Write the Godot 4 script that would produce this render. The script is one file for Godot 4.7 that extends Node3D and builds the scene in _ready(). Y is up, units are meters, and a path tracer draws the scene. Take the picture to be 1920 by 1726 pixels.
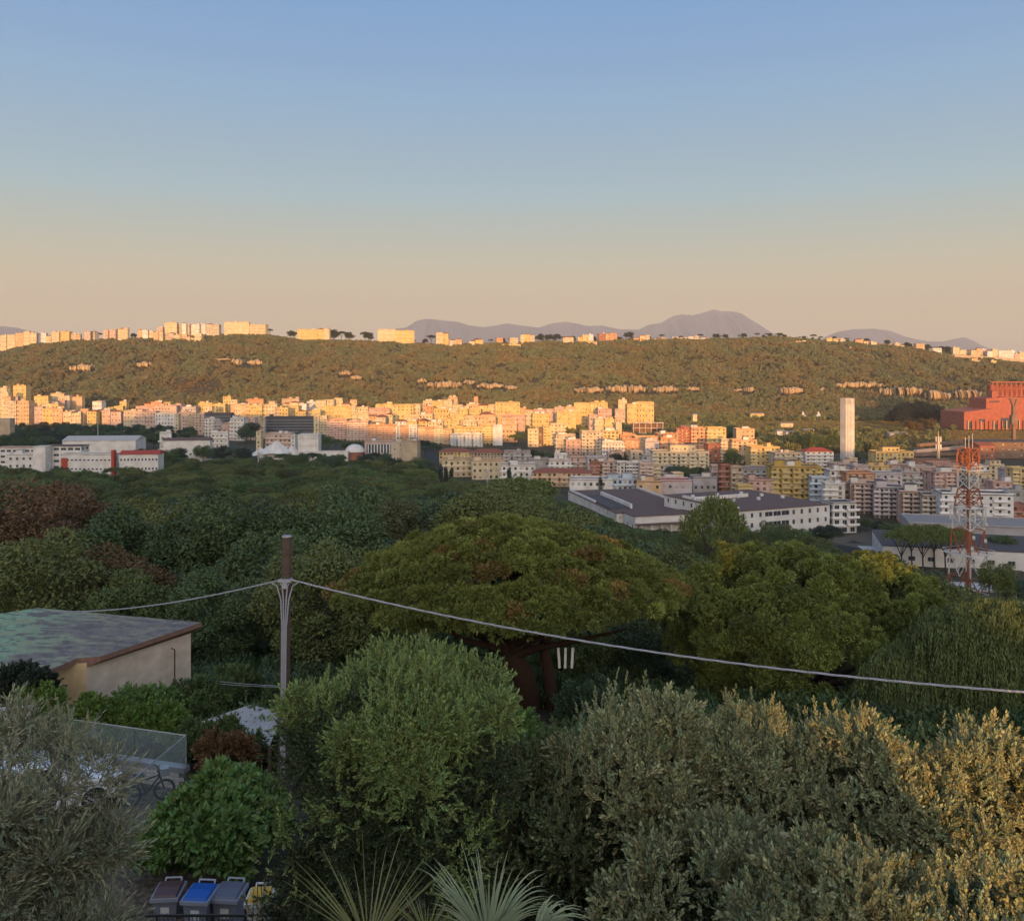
extends Node3D
# A hillside view at sunset: garden and pines below, a town on the plain, a wooded ridge and far mountains.

const EYE := 70.0
const SUN_SLOPE := 0.073
var rng := RandomNumberGenerator.new()
var noise := FastNoiseLite.new()
var fine := FastNoiseLite.new()
var used := {}
var M := {}
var names_taken := {}

# ------------------------------------------------------------------ mesh helper
class MB:
	var v := PackedVector3Array()
	var n := PackedVector3Array()
	var c := PackedColorArray()
	var col := Color(1, 1, 1)
	func tri(a: Vector3, b: Vector3, d: Vector3) -> void:
		var nn := (b - a).cross(d - a).normalized()
		v.append(a); v.append(d); v.append(b)
		n.append(nn); n.append(nn); n.append(nn)
		c.append(col); c.append(col); c.append(col)
	func quad(a: Vector3, b: Vector3, d: Vector3, e: Vector3) -> void:
		var nn := (d - a).cross(e - b).normalized()
		v.append(a); v.append(e); v.append(d); v.append(a); v.append(d); v.append(b)
		for i in 6:
			n.append(nn); c.append(col)
	func box(p: Vector3, s: Vector3, b := Basis.IDENTITY) -> void:
		var x := b.x * s.x * 0.5
		var y := b.y * s.y * 0.5
		var z := b.z * s.z * 0.5
		quad(p - x - y + z, p + x - y + z, p + x + y + z, p - x + y + z)
		quad(p + x - y - z, p - x - y - z, p - x + y - z, p + x + y - z)
		quad(p + x - y + z, p + x - y - z, p + x + y - z, p + x + y + z)
		quad(p - x - y - z, p - x - y + z, p - x + y + z, p - x + y - z)
		quad(p - x + y + z, p + x + y + z, p + x + y - z, p - x + y - z)
		quad(p - x - y - z, p + x - y - z, p + x - y + z, p - x - y + z)
	func bar(a: Vector3, b: Vector3, w: float) -> void:
		var y := (b - a)
		var l := y.length()
		if l < 1e-5: return
		y /= l
		var x := y.cross(Vector3(0.31, 0.2, 0.93)).normalized()
		box((a + b) * 0.5, Vector3(w, l, w), Basis(x, y, x.cross(y)))
	func tube(pts: Array, radii: Array, sides := 7, cap := true) -> void:
		var rings := []
		for i in pts.size():
			var a: Vector3 = pts[maxi(0, i - 1)]
			var b: Vector3 = pts[mini(pts.size() - 1, i + 1)]
			var y := (b - a).normalized()
			var x := y.cross(Vector3(0.0, 0.13, 0.99) if absf(y.z) < 0.9 else Vector3(1, 0, 0)).normalized()
			var z := x.cross(y)
			var ring := []
			for k in sides:
				var t := TAU * k / sides
				ring.append([pts[i] + (x * cos(t) + z * sin(t)) * radii[i], x * cos(t) + z * sin(t)])
			rings.append(ring)
		for i in pts.size() - 1:
			for k in sides:
				var q = [rings[i][k], rings[i][(k + 1) % sides], rings[i + 1][(k + 1) % sides], rings[i + 1][k]]
				for j in [0, 1, 2, 0, 2, 3]:
					v.append(q[j][0]); n.append(q[j][1]); c.append(col)
		if cap:
			for e in [0, pts.size() - 1]:
				for k in sides:
					if e == 0: tri(pts[e], rings[e][k][0], rings[e][(k + 1) % sides][0])
					else: tri(pts[e], rings[e][(k + 1) % sides][0], rings[e][k][0])
	func lathe(prof: Array, sides: int, at := Vector3.ZERO) -> void:
		for i in prof.size() - 1:
			var p0: Vector2 = prof[i]
			var p1: Vector2 = prof[i + 1]
			for k in sides:
				var t0 := TAU * k / sides
				var t1 := TAU * (k + 1) / sides
				quad(at + Vector3(cos(t1) * p0.x, p0.y, sin(t1) * p0.x), at + Vector3(cos(t0) * p0.x, p0.y, sin(t0) * p0.x), at + Vector3(cos(t0) * p1.x, p1.y, sin(t0) * p1.x), at + Vector3(cos(t1) * p1.x, p1.y, sin(t1) * p1.x))
	func leaf(p: Vector3, along: Vector3, side: Vector3, l: float, w: float) -> void:
		# a pointed leaf folded a little along its rib
		var up := along.cross(side)
		var m := p + along * l * 0.45
		var t := p + along * l
		var a := m + side * w * 0.5 + up * w * 0.15
		var b := m - side * w * 0.5 + up * w * 0.15
		v.append(p); v.append(a); v.append(t); v.append(p); v.append(t); v.append(b)
		var n1 := (up - side * 0.25).normalized()
		var n2 := (up + side * 0.25).normalized()
		n.append(-n1 if (t - p).cross(a - p).dot(n1) < 0 else n1)
		n.append(n[n.size() - 1]); n.append(n[n.size() - 1])
		n.append(-n2 if (b - p).cross(t - p).dot(n2) < 0 else n2)
		n.append(n[n.size() - 1]); n.append(n[n.size() - 1])
		for i in 6: c.append(col)
	func mesh(m: Material = null) -> ArrayMesh:
		var arr := []
		arr.resize(Mesh.ARRAY_MAX)
		arr[Mesh.ARRAY_VERTEX] = v
		arr[Mesh.ARRAY_NORMAL] = n
		arr[Mesh.ARRAY_COLOR] = c
		var out := ArrayMesh.new()
		if v.size() == 0: return out
		out.add_surface_from_arrays(Mesh.PRIMITIVE_TRIANGLES, arr)
		if m: out.surface_set_material(0, m)
		return out

# ------------------------------------------------------------------ scene helpers
func called(nm: String) -> String:
	var k: int = names_taken.get(nm, 0)
	names_taken[nm] = k + 1
	return nm if k == 0 else "%s_%03d" % [nm, k]

func thing(nm: String, label: String, category: String, at := Vector3.ZERO, turn := 0.0, group := "") -> Node3D:
	var o := Node3D.new()
	o.name = called(nm)
	add_child(o)
	o.position = at
	o.rotation.y = turn
	tag(o, label, category, group)
	return o

func tag(o: Node, label: String, category: String, group := "") -> void:
	if used.has(label): print("SAME LABEL: ", label)
	used[label] = true
	o.set_meta("label", label)
	o.set_meta("category", category)
	if group: o.set_meta("group", group)

func part(nm: String, mesh: Mesh, m: Material, parent: Node, at := Vector3.ZERO, b := Basis.IDENTITY) -> MeshInstance3D:
	var o := MeshInstance3D.new()
	o.name = nm
	o.mesh = mesh
	if m: o.material_override = m
	parent.add_child(o, true)
	o.transform = Transform3D(b, at)
	return o

func setting(nm: String, mesh: Mesh, m: Material) -> MeshInstance3D:
	var o := part(called(nm), mesh, m, self)
	o.set_meta("kind", "structure")
	return o

func copies(nm: String, mesh: Mesh, m: Material, parent: Node, xf: Array, cols: Array, stuff := true) -> MultiMeshInstance3D:
	var mm := MultiMesh.new()
	mm.transform_format = MultiMesh.TRANSFORM_3D
	mm.use_colors = true
	mm.mesh = mesh
	mm.instance_count = xf.size()
	for i in xf.size():
		mm.set_instance_transform(i, xf[i])
		mm.set_instance_color(i, cols[i])
	var o := MultiMeshInstance3D.new()
	o.name = nm
	o.multimesh = mm
	o.material_override = m
	parent.add_child(o, true)
	if stuff: o.set_meta("kind", "stuff")
	return o

# photograph pixel and distance -> a place in the world
func P(px: float, py: float, d: float) -> Vector3:
	return Vector3((px - 960.0) / 1662.0 * d, EYE - (py - 700.0) / 1662.0 * d, -d)
func X(px: float, d: float) -> float: return (px - 960.0) / 1662.0 * d
func Y(py: float, d: float) -> float: return EYE - (py - 700.0) / 1662.0 * d

func lut(t: Array, x: float) -> float:
	if x <= t[0][0]: return t[0][1]
	for i in range(1, t.size()):
		if x <= t[i][0]:
			var f: float = (x - t[i - 1][0]) / (t[i][0] - t[i - 1][0])
			return lerpf(t[i - 1][1], t[i][1], f)
	return t[-1][1]

const ONES := ["", "first", "second", "third", "fourth", "fifth", "sixth", "seventh", "eighth", "ninth", "tenth", "eleventh", "twelfth", "thirteenth", "fourteenth", "fifteenth", "sixteenth", "seventeenth", "eighteenth", "nineteenth"]
const TENS := ["", "", "twenty", "thirty", "forty", "fifty", "sixty", "seventy", "eighty", "ninety"]
const TENTHS := ["", "", "twentieth", "thirtieth", "fortieth", "fiftieth", "sixtieth", "seventieth", "eightieth", "ninetieth"]
func nth(k: int) -> String:
	if k < 20: return ONES[k]
	if k % 10 == 0: return TENTHS[k / 10]
	return TENS[k / 10] + "-" + ONES[k % 10]

# ------------------------------------------------------------------ materials
func lin(r: float, g: float, b: float) -> Color: return Color(r, g, b).linear_to_srgb()

func mat(col: Color, rough := 0.85, tinted := false) -> StandardMaterial3D:
	var m := StandardMaterial3D.new()
	m.albedo_color = col
	m.roughness = rough
	m.vertex_color_use_as_albedo = tinted
	m.metallic_specular = 0.4
	return m

func grain(freq: float, lo: Color, hi: Color, size := 256, oct := 4, sd := 1) -> ImageTexture:
	var f := FastNoiseLite.new()
	f.seed = sd
	f.frequency = freq
	f.fractal_octaves = oct
	var im := f.get_seamless_image(size, size)
	im.convert(Image.FORMAT_RGBA8)
	for y in size:
		for x in size:
			var t := im.get_pixel(x, y).r
			im.set_pixel(x, y, lo.lerp(hi, t))
	return ImageTexture.create_from_image(im)

func wall_mat(col: Color, tex: Texture2D, scale: float, rough := 0.9) -> StandardMaterial3D:
	var m := mat(col, rough)
	m.albedo_texture = tex
	m.uv1_triplanar = true
	m.uv1_world_triplanar = true
	m.uv1_scale = Vector3(scale, scale, scale)
	return m

func foliage_mat(col: Color, back := 0.25, rough := 0.55) -> StandardMaterial3D:
	var m := mat(col, rough, true)
	m.metallic_specular = 0.35
	if back > 0:
		m.backlight_enabled = true
		m.backlight = Color(0.75 * back, back, 0.35 * back)
	return m

# ------------------------------------------------------------------ the lie of the land
const SLOPE_LEFT := [[-5, 59.6], [8, 59.5], [15, 59.2], [24, 58.4], [34, 57.0], [40, 55.5], [60, 51.0], [100, 45.0], [150, 38.0], [200, 31.0], [300, 18.0], [400, 8.0], [500, 2.0], [560, 0.0]]
const SLOPE_RIGHT := [[-5, 59.6], [8, 59.5], [15, 59.2], [24, 58.2], [34, 56.2], [40, 54.5], [60, 48.0], [100, 38.0], [150, 25.0], [200, 13.0], [260, 4.0], [310, 0.0]]
const RIDGE := [[-400, 668], [0, 657], [60, 642], [150, 634], [300, 630], [420, 624], [500, 624], [560, 633], [640, 635], [720, 637], [780, 641], [850, 643], [1000, 638], [1100, 637], [1200, 633], [1300, 633], [1400, 631], [1450, 627], [1480, 630], [1560, 636], [1700, 647], [1800, 661], [1920, 673], [2400, 690]]
# how high the land behind the viewpoint stands, less the fall of the sun's rays
const SHADE := [[-1500, 88], [-900, 86], [-620, 86], [-490, 90], [-440, 101], [-230, 99], [-190, 85], [-130, 77], [-60, 72], [-15, 70.0], [2.4, 69.0], [3.7, 65.2], [4.8, 63.2], [7.5, 62.8], [10, 63.2], [11.5, 65.2], [15.8, 65.2], [17.2, 62.6], [30, 60.5], [60, 62.0], [100, 60.0], [140, 58.6], [260, 60], [400, 60], [900, 62], [1500, 66]]

func gh(x: float, d: float) -> float:
	if d < -5.0:
		var b := -d
		var top := lut(SHADE, x) + SUN_SLOPE * 165.0
		top += (noise.get_noise_2d(x * 2.2, 40.0) * 1.4 + fine.get_noise_2d(x * 7.0, 9.0) * 0.5) * clampf(absf(x) / 60.0, 0.15, 1.0)
		if b < 165.0: return lerpf(59.6, top, smoothstep(20.0, 165.0, b))
		return lerpf(top, top - 45.0, smoothstep(175.0, 700.0, b))
	var px := 960.0 + x / maxf(d, 4.0) * 1662.0
	var h := 0.0
	if d < 600.0:
		h = lerpf(lut(SLOPE_LEFT, d), lut(SLOPE_RIGHT, d), smoothstep(900.0, 1350.0, px))
		if d > 45.0: h += noise.get_noise_2d(x * 0.8, d * 0.8) * clampf(h * 0.12, 0.0, 3.0)
	if d > 1330.0:
		h += hill(x, d, px)
	return h

func hill(x: float, d: float, px: float) -> float:
	var top := EYE + (700.0 - lut(RIDGE, px)) / 1662.0 * 1950.0 - 5.0
	var t := (d - 1340.0) / 610.0
	var s := 0.0
	if t <= 1.0:
		t = clampf(t, 0.0, 1.0)
		s = lerpf(t * t * (3.0 - 2.0 * t), t, 0.35)
	else:
		s = 1.0 - 0.06 * minf(t - 1.0, 1.0) - 0.9 * smoothstep(1.35, 2.6, t)
	var rough := 4.0 * s * (1.0 - s)
	var gully := noise.get_noise_2d(x * 0.55, d * 0.18) * 22.0 + noise.get_noise_2d(x * 1.6 + 300.0, d * 1.2) * 11.0
	return top * s + gully * rough

func _ready() -> void:
	rng.seed = 7
	noise.seed = 11
	noise.frequency = 0.012
	noise.fractal_octaves = 4
	fine.seed = 5
	fine.frequency = 0.05
	view_and_light()
	make_materials()
	make_land()
	make_town()
	make_landmarks()
	make_prototypes()
	make_trees()
	make_garden()
	make_foreground()

func view_and_light() -> void:
	var cam := Camera3D.new()
	cam.name = "camera"
	cam.projection = Camera3D.PROJECTION_FRUSTUM
	cam.near = 0.1
	cam.far = 40000.0
	cam.size = 0.1 * 1726.0 / 1662.0
	cam.frustum_offset = Vector2(0.0, -0.1 * 163.0 / 1662.0)
	add_child(cam)
	cam.position = Vector3(0, EYE, 0)
	cam.current = true

	var sky := Image.create(512, 512, false, Image.FORMAT_RGBF)
	# colour of the air by the height of the gaze, in degrees
	var air := [[0.0, Color(0.411, 0.352, 0.239)], [3.4, Color(0.412, 0.361, 0.255)], [5.2, Color(0.427, 0.372, 0.274)], [6.5, Color(0.396, 0.385, 0.296)], [8.2, Color(0.341, 0.383, 0.336)], [10.2, Color(0.278, 0.369, 0.383)], [11.2, Color(0.250, 0.375, 0.429)], [13.5, Color(0.220, 0.340, 0.433)], [15.5, Color(0.193, 0.324, 0.452)], [17.4, Color(0.171, 0.314, 0.470)], [19.2, Color(0.151, 0.283, 0.466)], [22.8, Color(0.126, 0.269, 0.471)], [35.0, Color(0.100, 0.229, 0.447)], [90.0, Color(0.080, 0.175, 0.370)]]
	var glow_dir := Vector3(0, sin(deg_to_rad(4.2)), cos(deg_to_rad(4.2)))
	for y in 512:
		var el := 90.0 - (y + 0.5) / 512.0 * 180.0
		var c: Color = air[0][1]
		if el > 0.0:
			for i in range(1, air.size()):
				if el <= air[i][0]:
					c = air[i - 1][1].lerp(air[i][1], (el - air[i - 1][0]) / (air[i][0] - air[i - 1][0]))
					break
		else:
			c = air[0][1].lerp(Color(0.16, 0.13, 0.10), clampf(-el / 25.0, 0.0, 1.0))
		for x in 512:
			# glow around the sun behind the viewpoint, raised to brighten shaded surfaces
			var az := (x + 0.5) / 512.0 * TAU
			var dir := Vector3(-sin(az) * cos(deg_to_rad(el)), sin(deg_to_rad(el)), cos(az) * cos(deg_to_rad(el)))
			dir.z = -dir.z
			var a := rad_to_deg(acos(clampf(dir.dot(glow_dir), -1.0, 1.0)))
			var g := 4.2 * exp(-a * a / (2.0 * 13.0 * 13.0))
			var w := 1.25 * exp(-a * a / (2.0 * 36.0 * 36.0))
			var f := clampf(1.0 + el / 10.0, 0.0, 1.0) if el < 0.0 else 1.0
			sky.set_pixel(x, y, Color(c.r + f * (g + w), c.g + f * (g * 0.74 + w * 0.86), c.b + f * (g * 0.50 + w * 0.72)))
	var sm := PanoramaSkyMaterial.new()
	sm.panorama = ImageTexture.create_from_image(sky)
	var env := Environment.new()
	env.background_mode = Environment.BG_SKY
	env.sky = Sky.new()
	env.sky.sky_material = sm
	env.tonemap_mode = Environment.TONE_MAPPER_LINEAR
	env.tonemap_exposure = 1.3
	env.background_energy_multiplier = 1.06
	env.sdfgi_enabled = true
	env.ssao_enabled = true
	env.ssil_enabled = true
	env.fog_enabled = true
	env.fog_density = 0.000048
	env.fog_light_color = Color(0.92, 0.90, 0.86)
	var we := WorldEnvironment.new()
	we.name = "world_environment"
	we.environment = env
	add_child(we)

	var sun := DirectionalLight3D.new()
	sun.name = "sun"
	sun.light_color = lin(1.0, 0.485, 0.14)
	sun.light_energy = 1.38
	sun.light_angular_distance = 0.5
	sun.shadow_enabled = true
	sun.rotation_degrees = Vector3(-4.18, 0, 0)
	add_child(sun)

func make_materials() -> void:
	var g1 := grain(0.012, Color(0.84, 0.825, 0.80), Color(1, 1, 1), 256, 4, 3)
	var soil := grain(0.03, Color(0.45, 0.42, 0.36), Color(1, 0.98, 0.9), 256, 5, 8)
	M.plaster = g1
	M.ground = wall_mat(lin(0.105, 0.095, 0.056), soil, 0.06)
	M.rock = wall_mat(lin(0.50, 0.36, 0.20), g1, 0.06)
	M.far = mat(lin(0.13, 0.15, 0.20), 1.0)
	M.field = wall_mat(lin(0.13, 0.12, 0.045), soil, 0.012)
	M.dry = wall_mat(lin(0.24, 0.17, 0.085), soil, 0.02)
	M.asphalt = wall_mat(lin(0.06, 0.058, 0.058), soil, 0.3)
	M.paving = wall_mat(lin(0.22, 0.19, 0.17), soil, 0.7)
	M.bark = wall_mat(lin(0.10, 0.055, 0.04), soil, 2.2)
	M.bark_grey = wall_mat(lin(0.12, 0.10, 0.085), soil, 1.2)

func grid_sheet(xs: Array, ds: Array) -> ArrayMesh:
	var v := PackedVector3Array()
	var idx := PackedInt32Array()
	var n := PackedVector3Array()
	for d in ds:
		for k in xs.size():
			var x: float = xs[k]
			v.append(Vector3(x, gh(x, d), -d))
	var w := xs.size()
	for j in ds.size():
		for k in w:
			var a := v[j * w + maxi(0, k - 1)]
			var b := v[j * w + mini(w - 1, k + 1)]
			var c := v[maxi(0, j - 1) * w + k]
			var e := v[mini(ds.size() - 1, j + 1) * w + k]
			var nn := (e - c).cross(b - a).normalized()
			n.append(nn if nn.y > 0 else -nn)
	for j in ds.size() - 1:
		for k in w - 1:
			var a := j * w + k
			idx.append_array([a, a + w, a + w + 1, a, a + w + 1, a + 1])
	var arr := []
	arr.resize(Mesh.ARRAY_MAX)
	arr[Mesh.ARRAY_VERTEX] = v
	arr[Mesh.ARRAY_NORMAL] = n
	arr[Mesh.ARRAY_INDEX] = idx
	var m := ArrayMesh.new()
	m.add_surface_from_arrays(Mesh.PRIMITIVE_TRIANGLES, arr)
	return m

func make_land() -> void:
	var xs := []
	var x := 0.0
	var step := 0.8
	while x < 2600.0:
		xs.append(x)
		if x > 0: xs.push_front(-x)
		x += step
		step = minf(step * 1.045, 24.0)
	xs.append(9000.0); xs.push_front(-9000.0); xs.append(30000.0); xs.push_front(-30000.0)
	var ds := []
	var d := -900.0
	while d < 2900.0:
		ds.append(d)
		var s := 20.0
		if d >= -220.0: s = 8.0
		if d >= -20.0: s = 3.0
		if d >= 60.0: s = 8.0
		if d >= 300.0: s = 25.0
		if d >= 1300.0: s = 14.0
		if d >= 2100.0: s = 60.0
		d += s
	ds.append(6000.0); ds.append(14000.0); ds.append(26000.0)
	setting("ground", grid_sheet(xs, ds), M.ground)
	mountains()

# each far range as land with a front and a back slope, 15 to 17 km away
func mountains() -> void:
	var ranges := [
		["mountain", 16000.0, 2600.0, [[1150, 700], [1190, 622], [1215, 609], [1240, 605], [1262, 592], [1280, 589], [1300, 591], [1322, 585], [1338, 580], [1352, 583], [1378, 584], [1392, 588], [1405, 597], [1425, 609], [1445, 622], [1480, 640], [1520, 700]]],
		["mountain", 15000.0, 2000.0, [[690, 700], [740, 616], [762, 614], [790, 601], [808, 598], [835, 601], [858, 603], [880, 610], [905, 613], [925, 611], [950, 606], [970, 609], [1010, 614], [1035, 606], [1060, 603], [1085, 607], [1100, 611], [1130, 610], [1160, 617], [1200, 618], [1260, 640], [1300, 700]]],
		["mountain", 17000.0, 2200.0, [[1500, 700], [1550, 634], [1570, 622], [1600, 617], [1640, 616], [1670, 620], [1695, 630], [1720, 636], [1740, 640], [1770, 640], [1795, 634], [1808, 632], [1825, 638], [1845, 650], [1880, 660], [1920, 662], [1960, 700]]],
		["mountain", 13000.0, 2200.0, [[-200, 590], [-60, 604], [0, 611], [30, 614], [60, 622], [120, 640], [220, 700]]],
	]
	for r in ranges:
		var d0: float = r[1]
		var deep: float = r[2]
		var x0: float = X(r[3][0][0], d0)
		var x1: float = X(r[3][-1][0], d0)
		var v := MB.new()
		var rows := 26
		var cols := 130
		var pt := func(i: int, j: int) -> Vector3:
			var xx := lerpf(x0, x1, i / float(cols))
			var t := j / float(rows) * 2.0 - 1.0
			var top: float = Y(lut(r[3], 960.0 + xx / d0 * 1662.0), d0)
			var s := pow(1.0 - absf(t), 0.75)
			var spur := noise.get_noise_2d(xx * 0.08, t * 14.0) * 0.35 + noise.get_noise_2d(xx * 0.25, t * 40.0) * 0.16
			return Vector3(xx, top * s * (1.0 + spur * 4.0 * absf(t) * (1.0 - absf(t))) - 20.0 * absf(t), -d0 - t * deep)
		for j in rows:
			for i in cols:
				v.quad(pt.call(i, j), pt.call(i + 1, j), pt.call(i + 1, j + 1), pt.call(i, j + 1))
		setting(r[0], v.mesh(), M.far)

# ------------------------------------------------------------------ buildings
var WALLS := {
	"cream": [0.66, 0.545, 0.36], "white": [0.72, 0.69, 0.65], "yellow": [0.66, 0.49, 0.21], "ochre": [0.50, 0.35, 0.10],
	"pink": [0.58, 0.38, 0.32], "rose": [0.58, 0.43, 0.36], "red": [0.38, 0.12, 0.085], "brick": [0.36, 0.15, 0.10],
	"orange": [0.60, 0.33, 0.19], "tan": [0.50, 0.39, 0.27], "grey": [0.40, 0.38, 0.38], "blue": [0.50, 0.58, 0.66],
	"lilac": [0.52, 0.46, 0.47], "slate": [0.07, 0.08, 0.10], "peach": [0.64, 0.43, 0.26], "beige": [0.58, 0.49, 0.38], "brown": [0.24, 0.15, 0.11],
}
var ROOFS := {"tile": [0.30, 0.105, 0.065], "brown": [0.15, 0.095, 0.085], "grey": [0.30, 0.28, 0.27], "pale": [0.50, 0.48, 0.46], "dark": [0.09, 0.08, 0.085], "red": [0.42, 0.07, 0.045]}
var SHUTTERS := [Color(0.05, 0.055, 0.065), Color(0.035, 0.04, 0.045), Color(0.06, 0.05, 0.045), Color(0.22, 0.13, 0.08), Color(0.10, 0.13, 0.10), Color(0.42, 0.38, 0.33), Color(0.03, 0.03, 0.035)]

func wm(k: String) -> Material:
	var key := "wall_" + k
	if not M.has(key): M[key] = wall_mat(lin(WALLS[k][0], WALLS[k][1], WALLS[k][2]), M.plaster, 0.028)
	return M[key]
func rm(k: String) -> Material:
	var key := "roof_" + k
	if not M.has(key): M[key] = wall_mat(lin(ROOFS[k][0], ROOFS[k][1], ROOFS[k][2]), M.plaster, 0.35)
	return M[key]

# a wall of w by h with recessed openings; u runs along it, out points away; openings: dictionary
func facade(wb: MB, gb: MB, o: Vector3, u: Vector3, out: Vector3, w: float, h: float, floors: int, bays: int, wide, wh: float, panes = null) -> void:
	var up := Vector3.UP
	if bays < 1 or floors < 1:
		wb.quad(o, o + u * w, o + u * w + up * h, o + up * h)
		return
	var fh := h / floors
	var bw := w / bays
	var wws := []
	for b in bays: wws.append(minf(wide[b % wide.size()] if wide is Array else wide, bw * (0.94 if wide is Array else 0.8)))
	wh = minf(wh, fh * 0.68)
	var deep := 0.28
	var sill := fh * 0.3 if wh < fh * 0.6 else fh * 0.12
	for f in floors + 1:
		var y0 := 0.0 if f == 0 else (f - 1) * fh + sill + wh
		var y1 := h if f == floors else f * fh + sill
		wb.quad(o + up * y0, o + u * w + up * y0, o + u * w + up * y1, o + up * y1)
	for f in floors:
		var y0 := f * fh + sill
		var y1 := y0 + wh
		for b in bays + 1:
			var x0: float = 0.0 if b == 0 else (b - 0.5) * bw + wws[b - 1] * 0.5
			var x1: float = w if b == bays else (b + 0.5) * bw - wws[b] * 0.5
			wb.quad(o + u * x0 + up * y0, o + u * x1 + up * y0, o + u * x1 + up * y1, o + u * x0 + up * y1)
		for b in bays:
			var ww: float = wws[b]
			var x0 := (b + 0.5) * bw - ww * 0.5
			var x1 := x0 + ww
			var a := o + u * x0 + up * y0
			var c := o + u * x1 + up * y0
			var e := o + u * x1 + up * y1
			var g := o + u * x0 + up * y1
			var back := -out * deep
			wb.quad(a, c, c + back, a + back)
			wb.quad(g + back, e + back, e, g)
			wb.quad(a, a + back, g + back, g)
			wb.quad(c + back, c, e, e + back)
			if panes != null:
				panes.append([(a + e) * 0.5 + back, u, out, ww, wh])
			else:
				gb.col = SHUTTERS[rng.randi() % SHUTTERS.size()]
				var drop := wh * (0.0 if rng.randf() < 0.6 else rng.randf_range(0.3, 0.9))
				gb.quad(a + back, c + back, c + back + up * (wh - drop), a + back + up * (wh - drop))
				if drop > 0.0:
					gb.col = Color(0.40, 0.36, 0.30) if rng.randf() < 0.6 else Color(0.20, 0.13, 0.09)
					gb.quad(a + back * 0.6 + up * (wh - drop), c + back * 0.6 + up * (wh - drop), c + back * 0.6 + up * wh, a + back * 0.6 + up * wh)

func balcony(mb: MB, at: Vector3, u: Vector3, out: Vector3, w: float, solid: Color, deep := 1.2) -> void:
	var bs := Basis(u, Vector3.UP, out)
	mb.col = Color(0.62, 0.58, 0.53)
	mb.box(at + out * deep * 0.5, Vector3(w, 0.16, deep), bs)
	mb.col = solid
	mb.box(at + out * (deep - 0.05) + Vector3.UP * 0.55, Vector3(w, 0.86, 0.08), bs)
	for s in [-1.0, 1.0]:
		mb.box(at + u * s * (w * 0.5 - 0.04) + out * (deep * 0.5 - 0.06) + Vector3.UP * 0.55, Vector3(0.08, 0.86, deep - 0.12), bs)

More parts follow.
